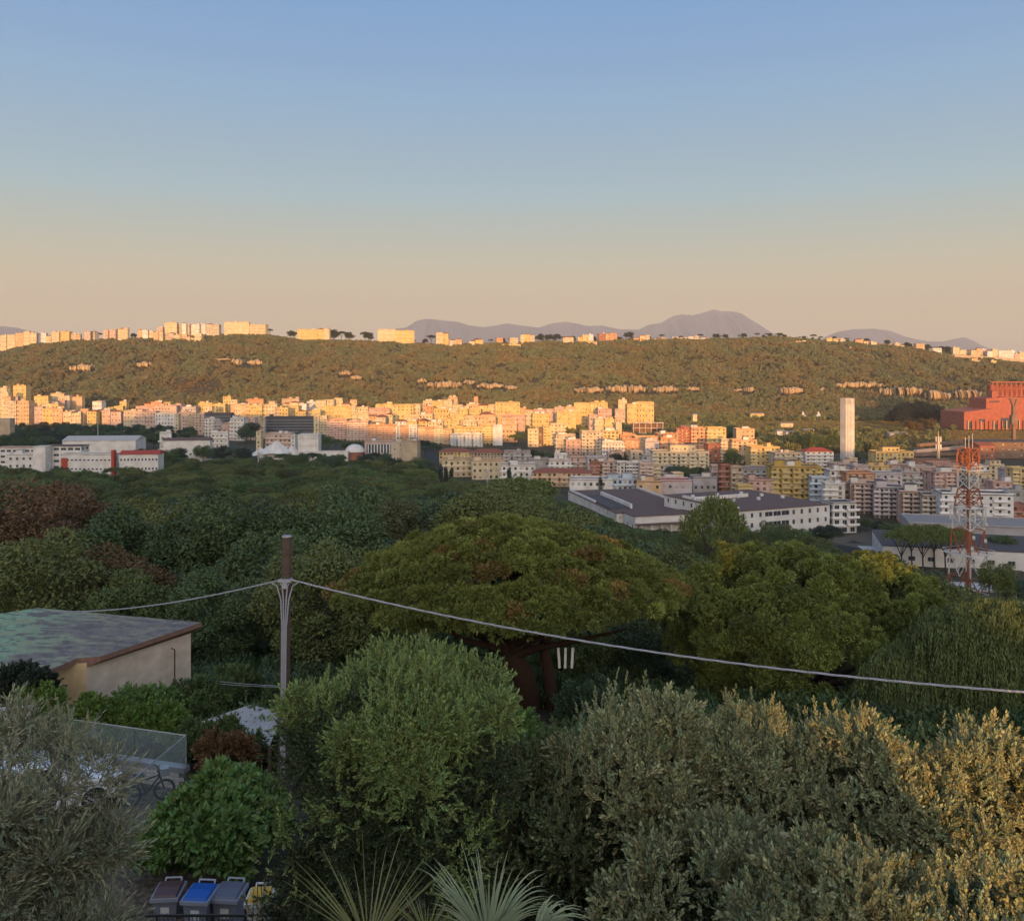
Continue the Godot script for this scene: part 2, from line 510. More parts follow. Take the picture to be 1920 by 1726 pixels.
# o: w, d, h, wall, floors, bays, and optional roof, top, balc, hut, side
func building(t: Node3D, o: Dictionary) -> void:
	var w: float = o.w
	var d: float = o.d
	var h: float = o.h
	var fl: int = o.floors
	var bays: int = o.get("bays", maxi(1, int(w / 3.4)))
	var sb: int = o.get("side", maxi(1, int(d / 4.5)))
	var ww = o.get("ww", 1.5)
	var sw = ww if not ww is Array else 1.5
	var wh: float = o.get("wh", 1.7)
	var wb := MB.new()
	var gb := MB.new()
	var panes = [] if o.get("single", false) else null
	facade(wb, gb, Vector3(-w / 2, 0, d / 2), Vector3.RIGHT, Vector3.BACK, w, h, fl, bays, ww, wh, panes)
	facade(wb, gb, Vector3(w / 2, 0, d / 2), Vector3.FORWARD, Vector3.RIGHT, d, h, fl, sb, sw, wh, panes)
	facade(wb, gb, Vector3(-w / 2, 0, -d / 2), Vector3.BACK, Vector3.LEFT, d, h, fl, sb, sw, wh, panes)
	wb.quad(Vector3(w / 2, 0, -d / 2), Vector3(-w / 2, 0, -d / 2), Vector3(-w / 2, h, -d / 2), Vector3(w / 2, h, -d / 2))
	var wall := wm(o.wall)
	part("wall", wb.mesh(), wall, t)
	if panes != null:
		if not M.has("pane"):
			M.pane = mat(lin(0.035, 0.04, 0.05), 0.12)
			M.pane_mesh = BoxMesh.new()
			M.pane_mesh.size = Vector3(1, 1, 0.04)
			var fb := MB.new()
			for s in [-1.0, 1.0]:
				fb.box(Vector3(s * 0.475, 0, 0), Vector3(0.05, 1.0, 0.1))
				fb.box(Vector3(0, s * 0.475, 0), Vector3(0.9, 0.05, 0.09))
			fb.box(Vector3.ZERO, Vector3(0.05, 0.9, 0.08))
			M.frame_mesh = fb.mesh()
			M.frame = mat(lin(0.30, 0.29, 0.28), 0.6)
		for p in panes:
			var bs := Basis(p[1] * p[3], Vector3.UP * p[4], p[2])
			var wn := part("window", M.frame_mesh, M.frame, t, p[0] + p[2] * 0.06, bs)
			part("pane", M.pane_mesh, M.pane, wn)
	elif gb.v.size():
		if not M.has("glass"): M.glass = mat(Color.WHITE, 0.3, true)
		var g := part("window_panes", gb.mesh(), M.glass, t)
		g.set_meta("kind", "stuff")
	# balconies in some columns of windows
	if o.has("balc"):
		if not M.has("balcony"): M.balcony = mat(Color.WHITE, 0.85, true)
		var sc: Color = Color(WALLS[o.wall][0], WALLS[o.wall][1], WALLS[o.wall][2]) * o.get("rail", 1.05)
		var fh := h / fl
		var bw := w / bays
		var bl := MB.new()
		for f in range(1, fl):
			if str(o.balc) == "band":
				balcony(bl, Vector3(0, f * fh, d / 2), Vector3.RIGHT, Vector3.BACK, w - 0.3, sc, 1.3)
			else:
				for b in bays:
					if (b + int(o.get("off", 0))) % int(o.balc) == 0:
						var at := Vector3(-w / 2 + (b + 0.5) * bw, f * fh, d / 2)
						if o.get("single", false):
							var one := MB.new()
							balcony(one, at, Vector3.RIGHT, Vector3.BACK, bw * 1.5 if int(o.balc) > 1 else bw * 0.9, sc)
							part("balcony", one.mesh(), M.balcony, t)
						else:
							balcony(bl, at, Vector3.RIGHT, Vector3.BACK, bw * 1.5 if int(o.balc) > 1 else bw * 0.9, sc)
		if bl.v.size():
			var q := part("balcony", bl.mesh(), M.balcony, t)
			if o.balc is int: q.set_meta("kind", "stuff")
	# roof
	var roof: String = o.get("roof", "brown")
	var rb := MB.new()
	if o.get("top", "flat") == "flat":
		var e: float = o.get("eave", 0.3)
		rb.box(Vector3(0, h + 0.13, 0), Vector3(w + e * 2, 0.26, d + e * 2))
		part("roof", rb.mesh(), rm(roof), t)
		var pb := MB.new()
		var ph: float = o.get("parapet", 0.7)
		if ph > 0.0:
			pb.box(Vector3(0, h + 0.26 + ph / 2, d / 2 - 0.1), Vector3(w, ph, 0.2))
			pb.box(Vector3(0, h + 0.26 + ph / 2, -d / 2 + 0.1), Vector3(w, ph, 0.2))
			for s in [-1.0, 1.0]: pb.box(Vector3(s * (w / 2 - 0.1), h + 0.26 + ph / 2, 0), Vector3(0.2, ph, d - 0.4))
			part("parapet", pb.mesh(), wall, t)
	else:
		var e := 0.6
		var rise: float = o.get("rise", minf(d, w) * 0.2)
		var x := w / 2 + e
		var z := d / 2 + e
		var ins := minf(x, z) * 0.9 if o.top == "hip" else 0.0
		var r1 := Vector3(-x + ins, h + rise, 0)
		var r2 := Vector3(x - ins, h + rise, 0)
		if d > w and o.top == "hip":
			r1 = Vector3(0, h + rise, z - ins); r2 = Vector3(0, h + rise, -z + ins)
		var q := [Vector3(-x, h, z), Vector3(x, h, z), Vector3(x, h, -z), Vector3(-x, h, -z)]
		if d > w and o.top == "hip":
			rb.tri(q[0], q[1], r1); rb.quad(q[1], q[2], r2, r1); rb.tri(q[2], q[3], r2); rb.quad(q[3], q[0], r1, r2)
		else:
			rb.quad(q[0], q[1], r2, r1); rb.tri(q[1], q[2], r2); rb.quad(q[2], q[3], r1, r2); rb.tri(q[3], q[0], r1)
		rb.quad(q[3], q[2], q[1], q[0])
		part("roof", rb.mesh(), rm(roof), t)
	# rooms, tanks and chimneys on the roof
	for k in int(o.get("huts", 0)):
		var hb := MB.new()
		var hw := rng.randf_range(2.6, minf(6.0, w * 0.4))
		var hd := rng.randf_range(2.5, minf(5.0, d * 0.5))
		var hx := rng.randf_range(-0.5, 0.5) * (w - hw) * 0.9
		var hz := rng.randf_range(-0.4, 0.5) * (d - hd) * 0.8
		var hh := rng.randf_range(2.1, 3.0)
		hb.box(Vector3(hx, h + 0.26 + hh / 2, hz), Vector3(hw, hh, hd))
		var hut := part("roof_room", hb.mesh(), wall if rng.randf() < 0.6 else wm("white"), t)
		var cb := MB.new()
		cb.box(Vector3(hx, h + 0.26 + hh + 0.1, hz), Vector3(hw + 0.5, 0.2, hd + 0.5))
		part("room_roof", cb.mesh(), rm(roof), hut)
		var mb := MB.new()
		mb.bar(Vector3(hx + 0.8, h + 0.26 + hh, hz), Vector3(hx + 0.8, h + 2.4 + hh, hz), 0.06)
		mb.bar(Vector3(hx + 0.2, h + 2.1 + hh, hz), Vector3(hx + 1.4, h + 2.1 + hh, hz), 0.05)
		part("aerial", mb.mesh(), rm("dark"), hut)
	if o.has("penthouse"):
		var p: Array = o.penthouse
		var pb := MB.new()
		var pg := MB.new()
		var pw: float = p[0] * w
		var ph: float = p[2]
		facade(pb, pg, Vector3(p[1] * w - pw / 2, h + 0.26, d * 0.25), Vector3.RIGHT, Vector3.BACK, pw, ph, 1, maxi(2, int(pw / 3)), 1.4, 1.4)
		pb.box(Vector3(p[1] * w, h + 0.26 + ph / 2, d * 0.25 - 3.05), Vector3(pw - 0.02, ph, 5.5))
		var node := part("penthouse", pb.mesh(), wall, t)
		part("window_panes", pg.mesh(), M.get("glass", mat(Color.WHITE, 0.3, true)), node).set_meta("kind", "stuff")
		var q := MB.new()
		q.box(Vector3(p[1] * w, h + 0.26 + ph + 0.1, d * 0.25 - 2.8), Vector3(pw + 0.5, 0.2, 6.6))
		part("penthouse_roof", q.mesh(), rm(roof), node)

var KIND_WORDS := {"cream": "cream", "white": "white", "yellow": "yellow", "ochre": "ochre yellow", "pink": "pink", "rose": "pale rose", "red": "dark red", "brick": "brick red", "orange": "orange", "tan": "tan", "grey": "grey", "blue": "pale blue", "lilac": "greyish lilac", "slate": "dark slate", "peach": "peach", "beige": "beige", "brown": "brown"}

# one row of the town: each entry [px left, px right, py top, distance, wall, floors, options]
func row(place: String, group: String, list: Array, nm := "apartment_block", noun := "block", turn_spread := 0.12, split := 24.0) -> void:
	# wide fronts are rows of separate lots
	var lots := []
	for b in list:
		var wide: float = (b[1] - b[0]) / 1662.0 * b[3]
		if wide > split and b.size() < 7:
			var n := int(ceil(wide / (split * 0.72)))
			var x: float = b[0]
			for i in n:
				var x1: float = b[1] if i == n - 1 else lerpf(b[0], b[1], (i + 1 + rng.randf_range(-0.22, 0.22)) / n)
				var wall: String = b[4] if rng.randf() < 0.45 else ["cream", "yellow", "peach", "white", "beige", "rose"][rng.randi() % 6]
				var opt := {}
				if rng.randf() < 0.4: opt = {"top": "hip", "roof": "tile"}
				lots.append([x, x1, b[2] + rng.randf_range(-1.5, 5.0), b[3] + rng.randf_range(-12.0, 12.0), wall, maxi(1, b[5] + rng.randi_range(-1, 0)), opt])
				x = x1
		else: lots.append(b)
	list = lots
	list.sort_custom(func(a, b): return a[0] + a[1] < b[0] + b[1])
	var k := 0
	for b in list:
		k += 1
		var d: float = b[3]
		var o: Dictionary = {"wall": b[4], "floors": b[5]}
		if b.size() > 6: o.merge(b[6], true)
		var cx := X((b[0] + b[1]) * 0.5, d)
		var base: float = o.get("base", gh(cx, d) - 0.3)
		var turn: float = o.get("turn", rng.randf_range(-turn_spread, turn_spread))
		o.w = (b[1] - b[0]) / 1662.0 * d / maxf(0.75, cos(turn))
		o.h = maxf(2.6, Y(b[2], d) - base - (o.get("lift", 0.9)))
		o.d = o.get("d", clampf(o.w * 0.8, 7.0, 13.0))
		if not o.has("floors") or o.floors <= 0: o.floors = maxi(1, int(round(o.h / 3.3)))
		if not o.has("roof"): o.roof = ["tile", "brown", "brown", "grey"][rng.randi() % 4]
		if o.get("top", "flat") != "flat": o.h -= minf(o.d, o.w) * 0.2 - 0.9
		o.h = maxf(o.h, 2.6)
		if not o.has("huts"): o.huts = (rng.randi() % 3) if o.get("top", "flat") == "flat" and o.w > 9.0 else 0
		if not o.has("balc") and rng.randf() < 0.45 and o.floors > 2: o.balc = [2, 2, 3, 1][rng.randi() % 4]
		var feature: String = o.get("say", "")
		if feature == "":
			feature = "%s %s" % [KIND_WORDS[o.wall], noun]
		var t := thing(nm, "%s, %s from %s %s" % [feature, nth(k if k <= (list.size() + 1) / 2 else list.size() + 1 - k), "left" if k <= (list.size() + 1) / 2 else "right", place], "building", Vector3(cx, base, -d - o.d * 0.5), turn, group)
		building(t, o)

func make_town() -> void:
	# on the crest of the hill
	var crest := [
		[0, 12, 628, 1940, "cream", 4], [13, 28, 627, 1940, "cream", 4], [28, 42, 624, 1935, "peach", 4], [43, 55, 622, 1930, "cream", 4], [56, 67, 624, 1930, "cream", 4],
		[76, 96, 624, 1930, "cream", 3], [96, 112, 622, 1925, "cream", 4], [113, 130, 621, 1920, "yellow", 4], [131, 150, 623, 1920, "peach", 4], [157, 179, 619, 1915, "cream", 4],
		[193, 217, 618, 1930, "rose", 3], [221, 240, 615, 1890, "cream", 5], [258, 288, 617, 1920, "peach", 3], [288, 316, 621, 1880, "cream", 3], [295, 305, 613, 1940, "rose", 4],
		[308, 330, 604, 1930, "cream", 5, {"huts": 2}], [330, 355, 605, 1935, "cream", 4], [355, 384, 608, 1940, "white", 4], [387, 411, 605, 1930, "beige", 5], [316, 350, 624, 1860, "yellow", 3], [345, 378, 628, 1850, "cream", 3],
		[421, 465, 603, 1935, "cream", 5, {"huts": 3}], [467, 500, 608, 1935, "cream", 4, {"balc": 1}],
		[557, 594, 617, 1930, "yellow", 4, {"balc": 1}], [594, 618, 616, 1930, "cream", 4], [708, 742, 617, 1930, "cream", 3, {"balc": 1}], [742, 776, 619, 1920, "yellow", 4, {"balc": 2}],
		[817, 841, 621, 1930, "cream", 3], [833, 866, 635, 1890, "peach", 2], [880, 905, 634, 1910, "rose", 2], [930, 942, 633, 1930, "orange", 2], [941, 976, 645, 1860, "yellow", 3, {"balc": 1}], [955, 970, 633, 1890, "cream", 3],
		[976, 1002, 626, 1920, "cream", 3], [1057, 1076, 630, 1920, "cream", 3, {"top": "hip", "roof": "tile"}], [1084, 1112, 626, 1925, "yellow", 3], [1092, 1120, 638, 1880, "pink", 2],
		[1122, 1136, 625, 1925, "brick", 4], [1136, 1158, 623, 1925, "orange", 4], [1190, 1218, 628, 1920, "cream", 3], [1228, 1248, 629, 1920, "yellow", 2], [1260, 1292, 628, 1930, "cream", 2], [1292, 1310, 628, 1930, "yellow", 2], [1310, 1338, 631, 1925, "white", 2],
		[1318, 1340, 641, 1880, "red", 3], [1493, 1514, 648, 1880, "cream", 2], [1594, 1610, 652, 1860, "peach", 2], [1551, 1585, 634, 1930, "cream", 2],
		[1605, 1620, 634, 1930, "peach", 3, {"top": "hip", "roof": "tile"}], [1620, 1655, 638, 1920, "cream", 2], [1666, 1696, 642, 1910, "cream", 3], [1718, 1734, 644, 1905, "peach", 2], [1748, 1766, 650, 1895, "white", 2, {"top": "hip"}],
		[1788, 1822, 652, 1895, "cream", 2], [1822, 1850, 653, 1890, "rose", 3], [1852, 1872, 655, 1885, "cream", 2], [1872, 1904, 657, 1880, "white", 3, {"balc": 1}], [1904, 1925, 659, 1880, "cream", 2],
		[1822, 1846, 669, 1820, "cream", 2], [1846, 1870, 675, 1800, "yellow", 2]]
	row("on the crest of the wooded hill", "buildings along the hill crest", crest, "hilltop_house", "house", 0.25, 20.0)

	var west := [
		[0, 13, 726, 1400, "cream", 4], [24, 49, 722, 1410, "yellow", 4, {"huts": 2}], [3, 16, 735, 1370, "cream", 3], [8, 32, 741, 1330, "cream", 4], [63, 88, 742, 1310, "yellow", 4, {"bays": 3}],
		[94, 118, 737, 1340, "cream", 3, {"eave": 1.2}], [97, 120, 748, 1290, "pink", 3], [120, 154, 738, 1330, "pink", 3], [173, 191, 752, 1290, "white", 3], [224, 237, 752, 1240, "yellow", 5],
		[0, 14, 757, 1220, "cream", 5], [14, 31, 754, 1210, "beige", 6, {"balc": 2}], [32, 55, 751, 1200, "peach", 6, {"balc": 3}], [56, 64, 755, 1215, "cream", 5], [64, 79, 762, 1185, "rose", 4],
		[75, 96, 757, 1230, "cream", 4], [79, 97, 765, 1180, "yellow", 4], [96, 119, 756, 1235, "yellow", 4], [97, 116, 765, 1175, "peach", 4], [116, 141, 764, 1190, "cream", 4],
		[118, 150, 770, 1165, "cream", 3], [150, 164, 766, 1190, "peach", 4], [163, 193, 767, 1170, "yellow", 4], [192, 225, 768, 1160, "cream", 4], [201, 229, 760, 1200, "yellow", 5]]
	row("in the quarter at the hill's left foot", "sunlit blocks at the left foot of the hill", west, "hillfoot_block", "block", 0.15, 16.0)

	var mid := [
		[231, 255, 769, 1080, "beige", 5, {"roof": "tile"}], [254, 291, 771, 1072, "rose", 5, {"roof": "tile", "balc": 2}], [290, 329, 774, 1050, "white", 5, {"roof": "tile"}], [327, 334, 776, 1000, "cream", 7],
		[254, 290, 761, 1120, "pink", 5, {"roof": "tile"}], [290, 330, 760, 1120, "rose", 5, {"roof": "tile"}], [335, 353, 772, 1050, "rose", 6], [352, 366, 773, 1045, "tan", 6], [365, 385, 775, 1010, "rose", 8, {"balc": 2}],
		[383, 402, 784, 960, "white", 6, {"balc": 2}], [400, 416, 788, 950, "grey", 5, {"balc": "band"}], [416, 433, 793, 930, "pink", 4], [432, 458, 783, 925, "white", 6, {"balc": 2}], [458, 478, 782, 935, "rose", 6],
		[270, 318, 754, 1200, "orange", 4], [320, 341, 758, 1160, "rose", 5], [340, 366, 762, 1130, "lilac", 5], [372, 398, 755, 1150, "yellow", 6, {"balc": 2}], [397, 421, 757, 1140, "yellow", 6], [384, 398, 761, 1100, "cream", 6],
		[418, 433, 743, 1190, "yellow", 9, {"huts": 1}], [432, 444, 749, 1180, "cream", 8], [432, 464, 758, 1150, "peach", 6]]
	row("in the shaded terraces behind the park trees", "blocks behind the park trees", mid)

	var core := [
		[440, 466, 757, 1150, "cream", 6], [460, 492, 748, 1230, "orange", 4, {"roof": "tile"}], [466, 492, 759, 1130, "yellow", 6, {"balc": 2}], [492, 519, 758, 1135, "cream", 6, {"balc": 3}], [504, 516, 752, 1190, "cream", 6],
		[515, 523, 763, 1125, "rose", 6], [523, 541, 764, 1110, "yellow", 6], [530, 570, 752, 1200, "peach", 5], [528, 560, 747, 1260, "tan", 4, {"roof": "tile"}], [545, 574, 758, 1150, "cream", 5], [558, 600, 766, 1095, "yellow", 5],
		[575, 610, 748, 1220, "yellow", 6], [609, 626, 749, 1215, "cream", 7, {"balc": 2}], [626, 641, 746, 1230, "cream", 7], [640, 668, 750, 1220, "peach", 6], [602, 656, 762, 1120, "yellow", 6, {"bays": 9}], [655, 667, 760, 1125, "cream", 6],
		[668, 690, 763, 1110, "cream", 6], [690, 728, 765, 1100, "pink", 6, {"balc": 2}], [704, 736, 754, 1190, "cream", 5], [736, 776, 758, 1085, "yellow", 8, {"bays": 5}], [775, 788, 757, 1090, "cream", 8, {"bays": 2}], [787, 799, 757, 1120, "peach", 7],
		[798, 813, 761, 1100, "orange", 7], [792, 812, 751, 1180, "cream", 6], [810, 830, 752, 1170, "yellow", 6], [828, 848, 750, 1180, "cream", 6], [840, 857, 744, 1210, "peach", 7], [848, 880, 758, 1130, "cream", 6], [888, 896, 743, 1200, "orange", 9, {"bays": 1, "huts": 0}],
		[876, 900, 757, 1140, "peach", 6], [896, 930, 756, 1120, "cream", 6], [928, 974, 754, 1080, "yellow", 8, {"bays": 6}], [812, 840, 766, 1080, "yellow", 6], [840, 858, 768, 1070, "cream", 6], [858, 877, 766, 1080, "yellow", 6, {"balc": 2}], [880, 902, 766, 1075, "yellow", 6],
		[900, 925, 772, 1040, "orange", 4, {"roof": "tile", "top": "hip"}], [660, 690, 776, 1020, "cream", 6], [690, 722, 778, 1010, "peach", 6], [705, 736, 775, 1025, "cream", 6], [760, 786, 780, 995, "cream", 5], [786, 812, 777, 1010, "cream", 6], [812, 842, 776, 1020, "yellow", 6],
		[842, 870, 778, 1005, "yellow", 6], [868, 892, 781, 990, "cream", 6], [890, 930, 780, 980, "peach", 6, {"balc": 2}], [742, 780, 787, 965, "cream", 5], [780, 802, 785, 975, "yellow", 5, {"top": "gable", "turn": 1.5}], [804, 832, 790, 950, "cream", 5], [830, 862, 788, 955, "yellow", 6], [862, 892, 790, 945, "cream", 6]]
	row("in the packed sunlit heart of the town", "sunlit blocks in the heart of the town", core, "town_block", "town block", 0.18, 19.0)

	var bands := [
		[588, 599, 779, 960, "cream", 9, {"bays": 1}], [600, 613, 779, 955, "cream", 9, {"bays": 2}], [613, 650, 786, 930, "pink", 9, {"balc": "band", "rail": 1.2, "d": 14}], [650, 690, 789, 920, "rose", 9, {"balc": "band", "rail": 1.2, "d": 14}],
		[688, 742, 796, 900, "orange", 8, {"balc": "band", "rail": 1.1}], [742, 750, 797, 897, "white", 8, {"bays": 1}], [750, 766, 798, 895, "orange", 8, {"balc": "band"}], [766, 782, 796, 890, "white", 8, {"bays": 2}],
		[783, 798, 800, 885, "peach", 8, {"balc": "band", "rail": 1.3}], [798, 814, 802, 880, "orange", 8, {"balc": "band", "rail": 1.3}], [814, 831, 801, 880, "cream", 8, {"balc": "band", "rail": 1.2}], [831, 847, 803, 875, "peach", 7, {"balc": 2}],
		[846, 861, 813, 850, "blue", 6, {"balc": 2}], [860, 905, 813, 845, "white", 6, {"balc": 2, "roof": "tile"}], [852, 905, 801, 875, "yellow", 7, {"balc": "band"}], [904, 925, 797, 870, "yellow", 8, {"balc": "band", "rail": 1.2}], [924, 942, 796, 862, "white", 8, {"bays": 0, "side": 0}],
		[496, 588, 781, 975, "slate", 7, {"bays": 0, "huts": 1, "balc": "band", "rail": 1.6}], [383, 432, 774, 1000, "slate", 8, {"bays": 0, "huts": 1, "balc": "band", "rail": 1.5}], [478, 487, 780, 955, "cream", 8, {"bays": 1}], [487, 496, 783, 950, "beige", 8, {"bays": 1}],
		[497, 546, 812, 800, "rose", 4, {"balc": "band", "rail": 1.2}], [545, 553, 815, 795, "white", 4], [480, 489, 808, 790, "cream", 5, {"bays": 1}]]
	row("in the row along the shadow line", "tall blocks along the shadow line", bands, "apartment_block", "tall block", 0.05)

	var east := [
		[972, 987, 765, 1100, "peach", 5], [985, 999, 765, 1090, "cream", 5, {"top": "gable", "turn": 1.5}], [998, 1028, 775, 1040, "yellow", 4], [1000, 1044, 766, 1110, "rose", 4], [1040, 1060, 763, 1100, "rose", 5], [1044, 1080, 771, 1020, "yellow", 5, {"bays": 4}], [1060, 1078, 762, 1090, "peach", 5],
		[1077, 1108, 755, 1110, "yellow", 7], [1108, 1140, 754, 1105, "yellow", 7], [1120, 1146, 766, 1060, "pink", 5], [1104, 1120, 777, 1010, "rose", 3], [940, 985, 778, 1010, "pink", 3, {"roof": "tile"}], [940, 968, 786, 960, "peach", 4], [942, 970, 795, 905, "peach", 4],
		[1160, 1176, 749, 1160, "cream", 5], [1176, 1194, 757, 1140, "yellow", 4], [1192, 1226, 753, 1150, "yellow", 5, {"bays": 6}], [1154, 1172, 767, 1090, "rose", 3], [1116, 1134, 784, 980, "cream", 3], [1134, 1152, 785, 970, "yellow", 3], [1155, 1166, 792, 940, "cream", 3],
		[990, 1010, 804, 845, "cream", 5, {"balc": 1}], [1010, 1018, 803, 848, "brown", 5], [1018, 1032, 797, 860, "yellow", 7, {"balc": "band"}], [1032, 1060, 794, 865, "cream", 7, {"balc": 3}], [1044, 1080, 814, 800, "beige", 4, {"balc": 2}], [1062, 1090, 824, 765, "pink", 4],
		[1090, 1131, 808, 765, "beige", 7, {"bays": 6}], [1130, 1160, 807, 768, "yellow", 7, {"balc": 2}], [1131, 1171, 828, 700, "white", 5, {"balc": 3, "bays": 7}], [1163, 1195, 815, 770, "orange", 5, {"roof": "tile"}], [1168, 1200, 823, 730, "orange", 5], [1190, 1234, 818, 755, "peach", 5, {"roof": "tile"}],
		[1210, 1236, 826, 715, "lilac", 4], [1232, 1270, 812, 770, "orange", 6, {"roof": "tile"}], [1240, 1270, 820, 740, "orange", 5], [1270, 1300, 803, 795, "red", 7, {"balc": 2}], [1296, 1327, 801, 790, "orange", 7, {"balc": 2}], [1327, 1362, 801, 785, "yellow", 7, {"balc": 2, "roof": "tile"}],
		[1381, 1415, 803, 800, "peach", 5], [1326, 1356, 832, 700, "brick", 4, {"roof": "dark"}], [1353, 1371, 823, 700, "beige", 7, {"balc": 2}], [1374, 1420, 824, 690, "peach", 7, {"balc": 3}], [1407, 1462, 837, 660, "yellow", 6, {"balc": 3, "roof": "tile"}], [1452, 1502, 848, 640, "beige", 5, {"balc": 2}],
		[1510, 1563, 840, 655, "white", 5, {"roof": "red", "top": "hip", "bays": 5}], [1642, 1714, 846, 640, "yellow", 5, {"penthouse": [0.45, -0.05, 3.6], "roof": "dark", "bays": 9, "huts": 0}], [1592, 1608, 858, 650, "cream", 3], [1225, 1330, 846, 640, "cream", 5, {"penthouse": [0.45, 0.05, 5.0], "bays": 12, "d": 16, "roof": "grey", "huts": 0}]]
	row("among scattered blocks beside the fields", "blocks scattered towards the fields", east)

	var front := [
		[823, 884, 841, 680, "yellow", 4, {"roof": "tile", "top": "hip", "bays": 9}], [884, 946, 842, 675, "tan", 4, {"roof": "tile", "top": "hip", "bays": 10}], [945, 995, 846, 670, "grey", 4, {"roof": "tile", "balc": 2}], [830, 884, 860, 600, "cream", 3, {"roof": "tile", "d": 14}], [884, 945, 862, 585, "cream", 3, {"roof": "tile", "d": 14}],
		[940, 1004, 870, 565, "white", 3, {"roof": "brown"}], [1000, 1110, 879, 545, "peach", 3, {"roof": "tile", "top": "hip", "bays": 12, "d": 12}], [990, 1030, 860, 620, "grey", 2, {"roof": "brown"}], [1030, 1072, 862, 610, "white", 3], [1066, 1100, 856, 640, "rose", 3, {"roof": "tile"}], [1100, 1140, 856, 635, "lilac", 3],
		[1040, 1064, 850, 660, "white", 3, {"roof": "pale"}], [1108, 1135, 865, 590, "brick", 5], [1130, 1160, 864, 590, "rose", 5, {"balc": 2}], [1158, 1178, 865, 575, "white", 6, {"bays": 3}], [1176, 1204, 866, 570, "white", 6, {"balc": 1, "bays": 5}], [1200, 1226, 868, 560, "rose", 6, {"balc": 1}], [1222, 1248, 870, 565, "cream", 5, {"balc": 2}], [1244, 1262, 872, 565, "grey", 5],
		[1140, 1170, 850, 650, "rose", 3], [1182, 1206, 845, 670, "beige", 4], [1205, 1228, 852, 640, "grey", 3], [1262, 1282, 886, 540, "cream", 2], [1070, 1150, 897, 500, "white", 2, {"roof": "grey", "huts": 0}], [1140, 1196, 896, 500, "blue", 3, {"bays": 6, "roof": "grey"}], [1196, 1242, 900, 485, "peach", 2, {"roof": "brown"}], [1240, 1298, 899, 490, "lilac", 2, {"roof": "red"}], [1248, 1272, 892, 510, "white", 2],
		[1335, 1356, 872, 540, "rose", 4, {"balc": 2}], [1352, 1373, 871, 525, "brick", 5, {"balc": 3}], [1372, 1394, 874, 520, "tan", 5, {"balc": 1}], [1392, 1450, 877, 520, "grey", 5, {"balc": 1, "roof": "brown"}], [1404, 1452, 898, 480, "pink", 4, {"roof": "brown"}], [1449, 1541, 873, 480, "ochre", 7, {"balc": 2, "bays": 9, "roof": "brown", "huts": 3}],
		[1384, 1412, 909, 470, "yellow", 2], [1524, 1556, 894, 470, "blue", 5, {"balc": 3}], [1550, 1586, 905, 450, "white", 5, {"balc": 2}], [1580, 1606, 905, 455, "rose", 5, {"balc": 1}], [1300, 1345, 893, 520, "grey", 1]]
	row("in the shaded streets before the town", "blocks in the shaded front streets", front)

	var terraces := [
		[1562, 1600, 868, 560, "rose", 5], [1600, 1634, 872, 540, "lilac", 5], [1556, 1592, 880, 500, "white", 5], [1588, 1640, 885, 490, "orange", 5, {"roof": "tile"}], [1630, 1668, 872, 540, "yellow", 5, {"roof": "tile"}], [1664, 1700, 869, 555, "rose", 5, {"roof": "tile"}], [1640, 1692, 886, 495, "lilac", 5, {"balc": 2}],
		[1692, 1726, 884, 500, "grey", 5], [1708, 1756, 874, 530, "rose", 6, {"balc": 2}], [1752, 1800, 868, 560, "pink", 5], [1712, 1796, 862, 600, "brown", 4, {"roof": "tile", "huts": 0}], [1750, 1796, 884, 510, "pink", 6], [1826, 1858, 872, 540, "white", 6, {"balc": 3}], [1830, 1860, 886, 500, "cream", 5], [1856, 1884, 870, 540, "cream", 6, {"penthouse": [0.7, 0.0, 3.0]}],
		[1884, 1904, 878, 500, "lilac", 7], [1898, 1930, 876, 495, "yellow", 8, {"balc": 3, "bays": 4}], [1864, 1900, 902, 450, "pink", 6], [1830, 1866, 906, 460, "rose", 5], [1890, 1930, 918, 430, "grey", 5], [1895, 1930, 945, 400, "brick", 4]]
	row("on the terraces around the lattice mast", "blocks around the lattice mast", terraces)

	# the long brown and white tenement and the white block at its end
	var spec := [[1606, 1652, 905, 442, "lilac"], [1652, 1698, 912, 428, "brown"], [1698, 1744, 920, 414, "lilac"], [1744, 1792, 928, 400, "brown"]]
	var k := 0
	for s in spec:
		k += 1
		var d: float = s[3]
		var o := {"w": (s[1] - s[0]) / 1662.0 * d * 1.06, "d": 13.0, "h": Y(s[2], d) - 0.5, "wall": ["rose", "lilac", "rose", "beige"][k - 1], "floors": 7, "bays": 6, "single": true, "balc": 2, "off": k % 2, "roof": "dark", "huts": 2, "ww": 1.3, "wh": 1.9}
		var t := thing("tenement", "weathered six-storey tenement with stacked balconies, %s from the left in its long terrace" % nth(k), "building", Vector3(X((s[0] + s[1]) / 2, d), -0.3, -d - 6.5), -0.3, "long weathered terrace")
		building(t, o)
		var br := MB.new()
		for i in [-1.0, -0.34, 0.34, 1.0]:
			br.box(Vector3(i * (o.w / 2 - 0.7), o.h * 0.5 - 0.4, o.d / 2 + 0.12), Vector3(1.1, o.h - 0.9, 0.24))
		part("brick_pier", br.mesh(), wm("brown"), t)
	var we := thing("apartment_block", "white six-storey block with string courses, closing the long weathered terrace", "building", Vector3(X(1838, 388), -0.3, -394), -0.2)
	building(we, {"w": 29.0, "d": 13.0, "h": Y(926, 388), "wall": "white", "floors": 6, "bays": 8, "single": true, "balc": 3, "roof": "dark", "huts": 1, "ww": 1.1, "wh": 1.3, "side": 3})

func hit(px: float, py: float) -> Vector3:
	# where the gaze through a point of the picture meets the wooded hill
	var d := 1335.0
	while d < 2000.0:
		if gh(X(px, d), d) >= Y(py, d): break
		d += 3.0
	return Vector3(X(px, d), gh(X(px, d), d), -d)

